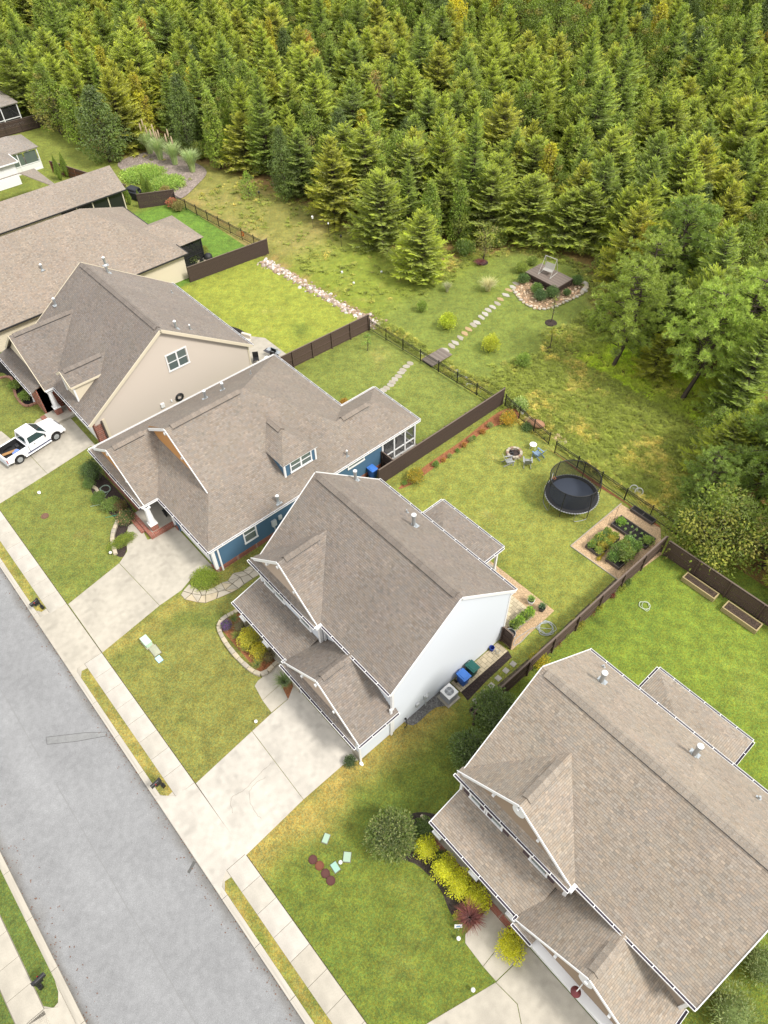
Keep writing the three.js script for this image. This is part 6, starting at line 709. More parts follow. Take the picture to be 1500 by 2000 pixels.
// ---------------------------------------------------------------- things in the gardens
function mailbox(label, [x, z], turn) { const t = thing('mailbox', label, 'mailbox', [x, 0, z], undefined, turn); part('post', [box(0.1, 1.15, 0.1, 0, 0.57, 0), box(0.16, 0.05, 0.16, 0, 1.17, 0), box(0.2, 0.3, 0.2, 0, 0.15, 0)], MT.black, t); part('arm', [box(0.08, 0.08, 0.62, 0, 0.88, 0.22), beam([0, 0.6, 0.04], [0, 0.86, 0.3], 0.05, 0.05)], MT.black, t); const b = part('letter_box', [box(0.2, 0.14, 0.52, 0, 1.02, 0.32), new THREE.CylinderGeometry(0.1, 0.1, 0.52, 16, 1, false, 0, Math.PI).rotateX(Math.PI / 2).rotateZ(Math.PI / 2).translate(0, 1.09, 0.32)], MT.black, t); part('flag', box(0.015, 0.16, 0.06, 0.115, 1.14, 0.3), mat(0.3, 0.02, 0.02), b); part('paper_tube', box(0.16, 0.14, 0.3, 0, 0.75, 0.2), MT.black, t); return t; }
mailbox('black mailbox on a post beside the driveway of the blue house', [-37.08, -0.01], 0.2); mailbox('black mailbox on a post beside the driveway of the white house', [-20.36, 0.04], 0.1); mailbox('black mailbox on a post across the street at the lower left', [-15.70, 9.67], Math.PI + 0.1);
function lid(name, label, cat, [x, z], w, d, h, m, turn, rim) { const t = thing(name, label, cat, [x, 0, z], undefined, turn); part('lid', rbox(w, h, d, 0.02, 0, h / 2, 0), m, t); part('collar', box(w + 0.06, 0.03, d + 0.06, 0, 0.012, 0), MT.joint, t); return t; }
const mint = mat(0.45, 0.62, 0.48), pale = mat(0.3, 0.41, 0.31), aqua = mat(0.4, 0.68, 0.7);
{ const p = [-29.57, -4.06]; const t = thing('utility_box', 'mint green utility cabinet on the lawn of the white house', 'utility box', [p[0], 0, p[1]], undefined, 0.05); part('cabinet', rbox(0.75, 0.42, 0.46, 0.06, 0, 0.24, 0), mint, t); part('pad', box(0.85, 0.06, 0.55, 0, 0.02, 0), MT.stone, t); part('hood', rbox(0.79, 0.07, 0.5, 0.03, 0, 0.46, 0), mint, t); }
lid('utility_cover', 'grey concrete cover next to the mint green cabinet', 'utility cover', [-28.73, -4.17], 0.82, 0.5, 0.07, mat(0.42, 0.45, 0.36, { map: T_conc }), 0); lid('utility_cover', 'small light blue cover next to the grey one', 'utility cover', [-27.96, -4.04], 0.5, 0.36, 0.08, aqua, 0.05);
lid('utility_cover', 'tilted pale mint cover farthest from the dark red discs', 'utility cover', [-11.70, -5.24], 0.32, 0.5, 0.1, pale, 0.5); lid('utility_cover', 'pale mint cover nearest the glossy shrub', 'utility cover', [-10.17, -5.50], 0.4, 0.5, 0.1, pale, 0.75); lid('utility_cover', 'pale aqua cover beside the dark red discs', 'utility cover', [-10.20, -4.69], 0.5, 0.34, 0.1, mat(0.26, 0.43, 0.35), -0.1); single('vent_dome', [ball(0.1, 0, 0.05, 0), cyl(0.11, 0.11, 0.05)], MT.white, 'small white dome between the two pale covers', 'vent', [[-10.21, -5.06][0], 0, [-10.21, -5.06][1]]);
[[-11.33, -4.02], [-10.84, -4.10], [-10.32, -4.10], [-9.85, -4.09]].forEach(([x, z], i) => { const t = thing('round_cover', `dark red round cover in the lawn, ${['first from the driveway', 'second from the driveway', 'third from the driveway', 'last from the driveway'][i]}`, 'cover', [x, 0, z]); const m = i === 1 ? mat(0.15, 0.05, 0.025) : mat(0.085, 0.03, 0.025); part('disc', cyl(0.25, 0.24, 0.06, 0, 0, 0, 24), m, t); part('ring', new THREE.TorusGeometry(0.2, 0.018, 6, 28).rotateX(Math.PI / 2).translate(0, 0.06, 0), m, t); });
single('manhole_cover', [cyl(0.3, 0.3, 0.04, 0, 0, 0, 24), new THREE.TorusGeometry(0.22, 0.02, 6, 24).rotateX(Math.PI / 2).translate(0, 0.04, 0)], mat(0.15, 0.08, 0.05), 'brown round cover in the front lawn of the blue house', 'cover', [[-45.18, -3.82][0], 0, [-45.18, -3.82][1]]);
for (const [p, l, r] of [[[-47.84, -4.54], 'white flat stone in the lawn left of the blue house', 0.16], [[-13.59, -9.46], 'white stone by the small dark shrub', 0.14], [[-8.89, -10.05], 'tan stone by the porch corner of the taupe house', 0.16]]) single('garden_stone', new THREE.DodecahedronGeometry(r).scale(1.2, 0.6, 0.9), l.startsWith('tan') ? MT.stone3 : MT.white, l, 'stone', [p[0], r * 0.4, p[1]]);
for (const [p, l] of [[[-19.91, -6.27], 'white globe light at the driveway edge of the white house'], [[-1.32, -6.18], 'white globe light on the lawn of the taupe house'], [[-3.33, -7.22], 'white globe light beside the little sign'], [[-38.12, -5.87], 'white globe light at the curved block wall']]) { const t = thing('garden_light', l, 'garden light', [p[0], 0, p[1]]); part('globe', ball(0.11, 0, 0.3, 0, 18), MT.white, t); part('stake', cyl(0.025, 0.02, 0.22), MT.dark, t); }
{ const p = [-3.60, -7.50], t = thing('lawn_sign', 'small white sign on a stake by the taupe house walk', 'sign', [p[0], 0, p[1]], undefined, 0.9); part('panel', rbox(0.4, 0.3, 0.02, 0.008, 0, 0.42, 0).rotateX(-0.35), MT.white, t); part('print', box(0.22, 0.12, 0.004, 0, 0.42, 0.013).rotateX(-0.35), mat(0.15, 0.25, 0.4), t); part('stake', box(0.03, 0.36, 0.02, 0, 0.16, 0), MT.galv, t); }
function hose(name, label, [x, z], col, loops, r0, seed, y = 0.03, tail) { const r = mul(seed), pts = []; for (let i = 0; i < loops * 8; i++) { const a = i / 8 * 6.28, q = r0 * (0.72 + 0.5 * r()); pts.push([Math.cos(a) * q + (r() - 0.5) * r0 * 0.25, y + 0.02 * r() + i * 0.002, Math.sin(a) * q + (r() - 0.5) * r0 * 0.25]); } if (tail) pts.push(...tail); single(name, tube(pts, 0.018, loops * 60, 6), col, label, 'hose', [x, 0, z]); }
hose('garden_hose', 'coiled pale green hose in the bed of the blue house', [-44.54, -8.72], mat(0.3, 0.4, 0.32), 3, 0.42, 8, 0.05, [[0.7, 0.05, 0.4], [1.2, 0.05, 1.0], [0.9, 0.05, 1.8]]);
hose('garden_hose', 'bright green hose lying by the pink blossoms', [-41.27, -8.48], mat(0.05, 0.35, 0.22), 1, 0.3, 9, 0.25, [[0.5, 0.3, -0.5], [-0.3, 0.05, 0.8], [-0.5, 0.04, 1.2]]);
hose('garden_hose', 'tangled white hose on the lawn by the patio of the white house', [-12.26, -24.85], mat(0.42, 0.45, 0.46), 5, 0.55, 12, 0.03, [[-0.6, 0.03, 0.6], [-0.75, 0.03, 1.4], [-0.8, 0.03, 2.2], [-0.6, 0.03, 2.6], [-0.45, 0.03, 2.2], [-0.55, 0.03, 1.0]]);
hose('garden_hose', 'loose pale rings of hose on the bright lawn of the taupe house', [-8.80, -31.35], mat(0.5, 0.56, 0.42), 3, 0.36, 15);
// air conditioner, carts and pots beside the white house
{ const t = thing('air_conditioner', 'grey air conditioner with a white topped fan beside the white house', 'air conditioner', [-13.12, 0, -16.35]), fins = []; part('pad', box(1.05, 0.1, 1.05, 0, 0.05, 0), MT.conc3, t); part('cabinet', rbox(0.78, 0.7, 0.78, 0.06, 0, 0.46, 0), mat(0.16, 0.17, 0.18), t); for (let i = 0; i < 13; i++) fins.push(box(0.8, 0.02, 0.8, 0, 0.16 + i * 0.048, 0)); part('louvres', fins, mat(0.3, 0.31, 0.33), t); const top = part('top_panel', [...[-1, 1].flatMap((k) => [box(0.82, 0.07, 0.14, 0, 0.85, k * 0.34), box(0.14, 0.07, 0.54, k * 0.34, 0.85, 0)]), new THREE.RingGeometry(0.3, 0.42, 32).rotateX(-Math.PI / 2).translate(0, 0.888, 0)], MT.white, t); const gr = []; for (let i = 1; i < 6; i++) gr.push(new THREE.TorusGeometry(0.055 * i, 0.007, 5, 30).rotateX(Math.PI / 2).translate(0, 0.895, 0)); for (let i = 0; i < 12; i++) gr.push(box(0.6, 0.008, 0.009, 0, 0.895, 0, i * Math.PI / 12)); part('grille', gr, mat(0.55, 0.57, 0.6), top); const bl = []; for (let i = 0; i < 4; i++) bl.push(box(0.26, 0.015, 0.13, 0.14, 0, 0).rotateX(0.4).rotateY(i * Math.PI / 2).translate(0, 0.83, 0)); part('fan', [...bl, cyl(0.07, 0.07, 0.08, 0, 0.8, 0)], mat(0.4, 0.42, 0.44), t); }
function cart(label, m, ml, [x, z], turn, name = 'wheeled_bin') { const t = thing(name, label, 'bin', [x, 0.04, z], undefined, turn), b = new THREE.CylinderGeometry(0.42, 0.33, 0.95, 4, 1).rotateY(Math.PI / 4).scale(0.95, 1, 1.1).translate(0, 0.53, 0); part('body', [b, box(0.62, 0.05, 0.72, 0, 0.99, 0)], m, t); const l = part('lid', [rbox(0.64, 0.07, 0.78, 0.03, 0, 1.05, 0.02), rbox(0.46, 0.05, 0.5, 0.02, 0, 1.1, 0.04)], ml, t); part('handle', [cyl(0.02, 0.02, 0.5, 0, 0, 0).rotateZ(Math.PI / 2).translate(0.25, 0.98, -0.44), box(0.03, 0.05, 0.12, 0.2, 0.98, -0.39), box(0.03, 0.05, 0.12, -0.2, 0.98, -0.39)], m, t); for (const k of [-1, 1]) part('wheel', new THREE.CylinderGeometry(0.13, 0.13, 0.06, 18).rotateZ(Math.PI / 2).translate(k * 0.3, 0.13, -0.32), MT.black, t); return t; }
const cb = mat(0.03, 0.13, 0.5, { roughness: 0.5 }), cbl = mat(0.06, 0.2, 0.62, { roughness: 0.5 }), cg = mat(0.01, 0.085, 0.075, { roughness: 0.5 });
cart('blue wheeled bin beside the white house', cb, cbl, [-13.25, -17.75], Math.PI / 2); cart('dark green wheeled bin next to the blue one by the white house', cg, mat(0.015, 0.11, 0.095, { roughness: 0.5 }), [-13.3, -18.6], Math.PI / 2); cart('blue wheeled bin against the blue house by the gate', cb, cbl, [-30.95, -25.5], Math.PI / 2);
{ const p = [-13.61, -20.89], t = thing('bucket', 'dark blue bucket on the paving by the white wall', 'bucket', [p[0], 0.04, p[1]]); part('body', [new THREE.CylinderGeometry(0.17, 0.13, 0.34, 20, 1, true).translate(0, 0.17, 0), cyl(0.13, 0.13, 0.02)], mat(0.02, 0.05, 0.3, { side: THREE.DoubleSide }), t); part('rim', new THREE.TorusGeometry(0.17, 0.012, 6, 24).rotateX(Math.PI / 2).translate(0, 0.34, 0), mat(0.03, 0.08, 0.4), t); const q = [-13.18, -20.97], u = thing('garden_tool', 'small wire rack and trowel left by the bucket', 'garden tool', [q[0], 0.04, q[1]]); part('rack', [new THREE.TorusGeometry(0.16, 0.012, 5, 18).rotateX(Math.PI / 2).translate(0, 0.3, 0), ...[0, 1, 2, 3].map((k) => cyl(0.01, 0.01, 0.3, Math.cos(k * 1.57) * 0.16, 0, Math.sin(k * 1.57) * 0.16, 6))], MT.galv, u); part('trowel', beam([0.1, 0.3, 0], [0.3, 0.02, 0.1], 0.04, 0.02), MT.stone3, u); }
{ const t = thing('metal_tub', 'round grey metal tub behind the back gate of the white house', 'tub', [-13.5, 0.02, -22.55]); part('side', [new THREE.CylinderGeometry(0.36, 0.32, 0.45, 28, 1, true).translate(0, 0.23, 0)], mat(0.3, 0.31, 0.33, { metalness: 0.6, roughness: 0.4, side: THREE.DoubleSide }), t); part('rim', new THREE.TorusGeometry(0.36, 0.018, 8, 30).rotateX(Math.PI / 2).translate(0, 0.455, 0), MT.galv, t); part('water', new THREE.CircleGeometry(0.33, 28).rotateX(-Math.PI / 2).translate(0, 0.32, 0), mat(0.05, 0.055, 0.06, { roughness: 0.1 }), t); }
function raised(name, label, x0, z0, x1, z1, h, m, soil, w = 0.06, mid) { const cx = (x0 + x1) / 2, cz = (z0 + z1) / 2, t = thing(name, label, 'planter', [cx, 0.01, cz]), L = x1 - x0, D = z1 - z0; for (const k of [-1, 1]) { for (const y of [0, 1]) part('board', rbox(L, h / 2 - 0.008, w, 0.01, 0, h * (0.25 + y * 0.5), k * (D / 2 - w / 2)), m, t); for (const y of [0, 1]) part('board', rbox(w, h / 2 - 0.008, D - 2 * w, 0.01, k * (L / 2 - w / 2), h * (0.25 + y * 0.5), 0), m, t); } part('soil', sheet([[-L / 2 + w, -D / 2 + w], [L / 2 - w, -D / 2 + w], [L / 2 - w, D / 2 - w], [-L / 2 + w, D / 2 - w]], h * 0.82, { e: 0.12, h: (x, z) => 0.05 * n3(x * 4, 1, z * 4) }), soil, t); if (mid) part('divider', mid === 'x' ? box(0.05, h, D - 0.1, 0, h / 2 + 0.01, 0) : box(L - 0.1, h, 0.05, 0, h / 2 + 0.01, 0), m, t); return t; }
const soil = mat(0.028, 0.024, 0.022, { map: T_dirt, bumpMap: T_dirt, bumpScale: 0.05 }), soil2 = mat(0.14, 0.09, 0.06, { map: T_dirt, bumpMap: T_dirt, bumpScale: 0.05 });
raised('raised_bed', 'raised vegetable bed full of mixed greens, nearest the trampoline', -14.85, -34.9, -13.55, -32.4, 0.3, MT.bedWood, soil); raised('raised_bed', 'long raised bed of bare black soil by the back fence', -14.85, -36.8, -11.7, -35.5, 0.3, MT.bedWood, soil, 0.06, 'x'); raised('raised_bed', 'raised bed overflowing with bushy green vegetables', -13.1, -35, -11.9, -32.5, 0.3, MT.bedWood, soil); raised('raised_bed', 'narrow raised bed of dark soil against the iron fence', -14.75, -38.4, -12.75, -37.85, 0.3, MT.bedWood, soil, 0.06, 'x');
raised('wooden_planter', 'pale new wood planter, farther left of the two under the trees', -8.4, -35.75, -5.85, -35.05, 0.42, MT.rawWood, soil2, 0.09); raised('wooden_planter', 'pale new wood planter, nearer the right edge of the photo', -5.15, -35.7, -2.55, -34.85, 0.42, MT.rawWood, soil2, 0.09); raised('raised_bed', 'grey block planter of greens on the patio corner of the white house', -14.0, -25.1, -13.45, -22.9, 0.38, MT.stone2, soil);
raised('raised_bed', 'small brown corner planter under the yellow bush by the taupe roof', -11.6, -18.6, -10.98, -16.6, 0.3, MT.fence2, soil);
{ const put2 = (label, c, x, z, r, h, seed, c2) => bush('vegetable_plant', label, shrub(seed, r, h, { col: c, col2: c2, leaf: 0.11, n: 500 }), [x, z], seed, undefined, 1, 'plant'); const gs = [[0.12, 0.2, 0.04], [0.17, 0.22, 0.05], [0.1, 0.16, 0.07], [0.25, 0.22, 0.04]];
  for (let i = 0; i < 10; i++) bush('vegetable_plant', 'leafy vegetable plant in the mixed raised bed', shrub(700 + (i % 4), 0.34, 0.42, { col: gs[i % 4], col2: [0.3, 0.25, 0.05], share: 0.2, leaf: 0.11, n: 420 }), [-14.55 + (i % 2) * 0.62 + 0.1 * R(), -34.6 + Math.floor(i / 2) * 0.48], i, 'plants of the mixed raised bed', 0.8 + R() * 0.35, 'plant').position.y = 0.24;
  for (let i = 0; i < 7; i++) bush('vegetable_plant', 'tall bushy vegetable plant in the overflowing raised bed', shrub(705 + (i % 3), 0.5, 0.95, { col: [0.08 + 0.03 * (i % 3), 0.15 + 0.02 * (i % 2), 0.035], col2: [0.15, 0.23, 0.06], leaf: 0.12, n: 800 }), [-12.75 + (i % 2) * 0.55, -34.7 + Math.floor(i / 2) * 0.62], i, 'plants of the overflowing raised bed', 0.85 + R() * 0.4, 'plant').position.y = 0.2;
  put2('bright green plant at the left end of the bare raised bed', [0.15, 0.24, 0.04], -14.45, -36.2, 0.42, 0.55, 710); put2('lime green plant at the right end of the bare raised bed', [0.16, 0.22, 0.05], -12.0, -36.1, 0.45, 0.7, 711); for (let i = 0; i < 9; i++) bush('seedling', 'tiny seedling in the bare raised bed', shrub(712, 0.1, 0.12, { col: [0.2, 0.28, 0.12], leaf: 0.07, n: 26 }), [-14 + i * 0.21 + 0.06 * R(), -36.15 + (i % 2 ? 0.3 : -0.25)], i, 'seedlings of the bare raised bed', 1, 'plant').position.y = 0.26;
  for (let i = 0; i < 4; i++) bush('vegetable_plant', 'leafy plant in the grey patio planter', shrub(715 + (i % 2), 0.33, 0.5, { col: [[0.16, 0.26, 0.04], [0.1, 0.15, 0.04]][i % 2], col2: [0.24, 0.3, 0.06], leaf: 0.12, n: 500 }), [-13.72, -24.75 + i * 0.5], i, 'plants of the grey patio planter', 1, 'plant').position.y = 0.3;
  for (let i = 0; i < 5; i++) bush('flowering_shrub', 'yellow orange marigold at the edge of the mixed raised bed', shrub(718, 0.16, 0.25, { col: [0.45, 0.3, 0.03], col2: [0.12, 0.16, 0.03], share: 0.4, leaf: 0.05, n: 200 }), [-13.6 + R() * 0.2, -32.9 + i * 0.18], i, 'marigolds at the raised bed', 1, 'flower');
  for (const [x, z] of [[-15, -36.2], [-13.3, -35.1], [-14.8, -34.95], [-12.9, -32.3]]) single('garden_stake', [cyl(0.014, 0.012, 1.5, 0, 0, 0, 6), ball(0.025, 0, 1.5, 0, 6)], MT.dark, 'thin dark stake standing at the raised beds', 'stake', [x, 0, z], 'stakes at the raised beds'); single('seed_sign', [rbox(0.28, 0.2, 0.02, 0.006, 0, 0.42, 0).rotateX(-0.4), box(0.02, 0.4, 0.02, 0, 0.2, 0)], MT.white, 'small white sign between the raised beds', 'sign', [-13.0, 0, -35.25]); }
for (const [p, l, m, c] of [[[-14.32, -25.66], 'white pot with a bright green plant on the mulch behind the white house', MT.white, [0.18, 0.28, 0.05]], [[-13.43, -25.76], 'dark pot with a green plant at the mulch corner', mat(0.05, 0.05, 0.05), [0.07, 0.13, 0.04]]]) { const t = thing('flower_pot', l, 'pot', [p[0], 0.01, p[1]]); part('pot', [new THREE.CylinderGeometry(0.24, 0.17, 0.36, 20, 1, true).translate(0, 0.18, 0), new THREE.TorusGeometry(0.24, 0.02, 6, 22).rotateX(Math.PI / 2).translate(0, 0.36, 0)], m, t); part('soil', new THREE.CircleGeometry(0.22, 20).rotateX(-Math.PI / 2).translate(0, 0.31, 0), soil, t); const f = shade(new THREE.Mesh(grassClump(720 + (c[0] > 0.1), 0.34, 0.42, 90, c, { w: 0.035 }), M_leaf)); f.name = 'foliage'; f.position.y = 0.3; t.add(f); }
// trampoline
{ const t = thing('trampoline', 'round black trampoline with a net on a steel frame', 'trampoline', [-18.5, 0, -35.2]), r = 2.05, y = 0.9, st = mat(0.3, 0.31, 0.33, { metalness: 0.7, roughness: 0.4 }); part('mat', cyl(r - 0.32, r - 0.32, 0.012, 0, y - 0.02, 0, 48), mat(0.028, 0.036, 0.055, { roughness: 0.6 }), t); part('frame_ring', new THREE.TorusGeometry(r, 0.03, 8, 56).rotateX(Math.PI / 2).translate(0, y, 0), st, t); part('safety_pad', new THREE.RingGeometry(r - 0.34, r - 0.02, 56).rotateX(-Math.PI / 2).translate(0, y + 0.02, 0), mat(0.018, 0.018, 0.02, { side: THREE.DoubleSide }), t); const sp = []; for (let i = 0; i < 64; i++) { const a = i / 64 * 6.283; sp.push(box(0.13, 0.02, 0.03).translate(r + 0.02, 0, 0).rotateY(a).translate(0, y + 0.02, 0)); } part('springs', sp, mat(0.5, 0.5, 0.52, { metalness: 0.5 }), t);
  for (let i = 0; i < 4; i++) { const a = i * Math.PI / 2 + 0.5, p = (s, h) => [Math.cos(a + s) * (r + 0.02), h, Math.sin(a + s) * (r + 0.02)]; part('leg', tube([p(-0.26, y), p(-0.25, 0.08), p(-0.18, 0.03), p(0.18, 0.03), p(0.25, 0.08), p(0.26, y)], 0.024, 30, 6), st, t); } const net = new THREE.MeshStandardMaterial({ color: C(0.012, 0.013, 0.014), roughness: 0.9, transparent: true, opacity: 0.72, side: THREE.DoubleSide }); const nr = 1.92; part('net', new THREE.CylinderGeometry(nr, nr - 0.2, 1.8, 40, 1, true).translate(0, y + 0.9, 0), net, t); for (let i = 0; i < 6; i++) { const a = i * 1.047 + 0.25; part('net_pole', tube([[Math.cos(a) * (r + 0.04), 0.25, Math.sin(a) * (r + 0.04)], [Math.cos(a) * (r + 0.06), y + 0.6, Math.sin(a) * (r + 0.06)], [Math.cos(a) * (nr + 0.02), y + 1.85, Math.sin(a) * (nr + 0.02)]], 0.032, 12, 6), MT.black, t); } part('net_ring', new THREE.TorusGeometry(nr, 0.032, 6, 48).rotateX(Math.PI / 2).translate(0, y + 1.8, 0), MT.black, t); const a = 2.9, bb = part('backboard', rbox(0.5, 0.36, 0.02, 0.008, 0, 0, 0).rotateY(Math.PI / 2 - a + 0.25).translate(Math.cos(a) * (nr - 0.12), y + 0.95, Math.sin(a) * (nr - 0.12)), MT.white, t); part('hoop', new THREE.TorusGeometry(0.12, 0.012, 6, 18).rotateX(Math.PI / 2).translate(Math.cos(a) * (nr - 0.3), y + 0.85, Math.sin(a) * (nr - 0.3)), mat(0.5, 0.15, 0.03), bb); }
// fire pit, garden chairs and table
{ const p = [-24.98, -36.00], t = thing('fire_pit', 'round stone fire pit with black ashes', 'fire pit', [p[0], 0, p[1]]), ms = [MT.stone, mat(0.32, 0.22, 0.17, { map: T_conc }), MT.stone2]; for (let k = 0; k < 2; k++) for (let i = 0; i < 14; i++) part('stone', rbox(0.25, 0.13, 0.22, 0.03).rotateY(0.02).translate(0, 0.07 + k * 0.14, 0.58).rotateY((i + k * 0.5) / 14 * 6.283), ms[(i + k) % 3], t); part('ashes', new THREE.CircleGeometry(0.5, 24).rotateX(-Math.PI / 2).translate(0, 0.06, 0), MT.mulchD, t); part('logs', [0, 1, 2].map((i) => cyl(0.05, 0.04, 0.6, 0, 0, 0, 8).rotateZ(1.45).rotateY(i * 1.1).translate(-0.1, 0.12, 0)), MT.dark, t); }
function chair(label, m, [x, z], turn) { const t = thing('garden_chair', label, 'chair', [x, 0, z], undefined, turn); for (let i = 0; i < 5; i++) part('back_slat', box(0.1, 0.8, 0.025, -0.22 + i * 0.11, 0, 0).translate(0, 0.38, 0).rotateX(-0.42).translate(0, 0.3, -0.22), m, t); for (let i = 0; i < 5; i++) part('seat_slat', box(0.54, 0.022, 0.09, 0, 0, 0).translate(0, 0.32 + i * 0.018, -0.2 + i * 0.115), m, t); for (const k of [-1, 1]) { part('arm', [box(0.12, 0.025, 0.66, k * 0.33, 0.56, 0.05), box(0.03, 0.55, 0.09, k * 0.3, 0.28, 0.3)], m, t); part('leg', beam([k * 0.28, 0.4, 0.34], [k * 0.28, 0.04, -0.5], 0.03, 0.1), m, t); } return t; }
chair('grey garden chair left of the fire pit', mat(0.27, 0.28, 0.28), [-24.53, -34.80], 2.6); chair('grey garden chair in front of the fire pit', mat(0.27, 0.28, 0.28), [-23.42, -35.83], -2.4); chair('light blue garden chair by the white round table', mat(0.17, 0.25, 0.36), [-23.45, -37.21], -1.6);
{ const p = [-24.38, -37.65], t = thing('side_table', 'small white round table by the light blue chair', 'table', [p[0], 0, p[1]]); part('top', cyl(0.3, 0.3, 0.03, 0, 0.46, 0, 28), MT.white, t); for (let i = 0; i < 3; i++) part('leg', beam([Math.cos(i * 2.09) * 0.2, 0.46, Math.sin(i * 2.09) * 0.2], [Math.cos(i * 2.09) * 0.26, 0, Math.sin(i * 2.09) * 0.26], 0.03, 0.03), MT.white, t); }
// platform with its swing, footbridge
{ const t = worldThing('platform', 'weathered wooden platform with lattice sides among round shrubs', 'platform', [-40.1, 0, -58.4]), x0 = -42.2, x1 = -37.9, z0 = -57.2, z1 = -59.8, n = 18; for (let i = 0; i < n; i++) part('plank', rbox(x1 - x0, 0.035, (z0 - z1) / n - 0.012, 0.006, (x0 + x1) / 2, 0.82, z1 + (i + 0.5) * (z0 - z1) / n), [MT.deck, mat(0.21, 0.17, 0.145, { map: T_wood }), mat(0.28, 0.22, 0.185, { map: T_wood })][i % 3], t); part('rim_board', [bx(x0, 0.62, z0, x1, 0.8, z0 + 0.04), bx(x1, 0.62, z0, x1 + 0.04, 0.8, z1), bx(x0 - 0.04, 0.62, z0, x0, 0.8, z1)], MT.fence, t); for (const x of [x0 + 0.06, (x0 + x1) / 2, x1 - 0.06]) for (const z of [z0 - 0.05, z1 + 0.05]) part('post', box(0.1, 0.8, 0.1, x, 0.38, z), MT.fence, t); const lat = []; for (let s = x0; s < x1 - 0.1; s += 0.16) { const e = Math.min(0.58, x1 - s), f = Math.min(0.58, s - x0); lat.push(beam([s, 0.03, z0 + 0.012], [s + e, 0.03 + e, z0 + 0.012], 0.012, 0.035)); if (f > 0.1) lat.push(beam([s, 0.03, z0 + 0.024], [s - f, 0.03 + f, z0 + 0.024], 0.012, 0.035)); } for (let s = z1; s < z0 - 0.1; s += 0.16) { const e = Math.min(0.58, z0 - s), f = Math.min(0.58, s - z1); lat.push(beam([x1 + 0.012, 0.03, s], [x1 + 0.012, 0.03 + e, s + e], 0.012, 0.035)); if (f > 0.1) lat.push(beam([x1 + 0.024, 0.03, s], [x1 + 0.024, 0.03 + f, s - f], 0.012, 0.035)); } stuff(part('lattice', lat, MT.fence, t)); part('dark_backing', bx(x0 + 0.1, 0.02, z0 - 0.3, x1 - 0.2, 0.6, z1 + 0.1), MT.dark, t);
  const s = thing('swing_seat', 'white swing seat hanging in a slanted white frame on the platform', 'swing', [-40.35, 0.84, -58.6], undefined, 0.15), wm = mat(0.42, 0.4, 0.37), W = 1.45; for (const k of [-1, 1]) { const x = k * W / 2; part('frame_leg', tube([[x, 0.02, 0.75], [x * 0.97, 1.0, 0.15], [x * 0.95, 1.75, -0.25]], 0.03, 14, 7), wm, s); part('frame_leg', tube([[x, 0.02, -0.75], [x * 0.97, 1.0, -0.5], [x * 0.95, 1.75, -0.25]], 0.03, 14, 7), wm, s); part('rope', tube([[x * 0.85, 1.72, -0.25], [x * 0.8, 0.95, -0.28], [x * 0.75, 0.5, 0.2]], 0.01, 8, 5), wm, s); part('frame_foot', beam([x, 0.03, -0.8], [x, 0.03, 0.8], 0.06, 0.05), wm, s); } part('top_bar', beam([-W / 2, 1.76, -0.25], [W / 2, 1.76, -0.25], 0.06, 0.06), wm, s); for (let i = 0; i < 6; i++) part('seat_slat', box(1.1, 0.02, 0.075, 0, 0.45 + 0.004 * i, 0.25 - i * 0.085), wm, s); for (let i = 0; i < 8; i++) part('back_slat', box(0.12, 0.62, 0.02, -0.49 + i * 0.14, 0.31, 0).rotateX(-0.35).translate(0, 0.47, -0.24), wm, s); }
{ const t = worldThing('footbridge', 'small weathered plank footbridge over the dry stream', 'footbridge', [-38.7, 0, -40.4]), n = 17; for (let i = 0; i < n; i++) part('plank', rbox(1.5, 0.04, 0.145, 0.006, -38.7, 0.12, -39.2 - i * 0.158), [MT.deck, mat(0.3, 0.25, 0.21, { map: T_wood }), mat(0.22, 0.18, 0.155, { map: T_wood })][i % 3], t); for (const k of [-1, 1]) part('beam', bx(-38.7 + k * 0.6, -0.06, -39.1, -38.7 + k * 0.52, 0.1, -41.8), MT.fence, t); }
// little poles on the bank
for (const [b, tp, l, c] of [[[-66.62, -47.25], 1.3, 'grey garden figure on a stake on the bank', 0], [[-63.89, -47.49], 1.6, 'white topped black pole on the bank', 1], [[-60.99, -46.97], 1.2, 'black lantern on a stake on the bank, right of the white topped pole', 2], [[-75.99, -46.19], 1.4, 'dark lantern on a stake below the small bright tree', 2]]) { const t = thing('garden_stake', l, 'garden stake', [b[0], gh(...b), b[1]]); part('pole', cyl(0.025, 0.02, tp), c ? MT.black : MT.trunk, t); part('top', c === 1 ? [cyl(0.1, 0.06, 0.14, 0, tp, 0)] : [box(0.16, 0.24, 0.16, 0, tp + 0.1, 0), new THREE.ConeGeometry(0.16, 0.12, 4).translate(0, tp + 0.28, 0)], c === 2 ? MT.black : MT.white, t); }
for (const [p, l] of [[[-56.70, -43.50], 'white drain cap on the grass bank nearer the stream'], [[-54.15, -43.05], 'white drain cap on the grass bank nearer the fence'], [[-53.80, -46.75], 'white drain cap on the grass bank under the wood']]) single('drain_cap', [cyl(0.13, 0.12, 0.16, 0, 0, 0, 14), cyl(0.09, 0.09, 0.19, 0, 0, 0, 14)], mat(0.62, 0.64, 0.62), l, 'drain cap', [p[0], gh(...p), p[1]]);
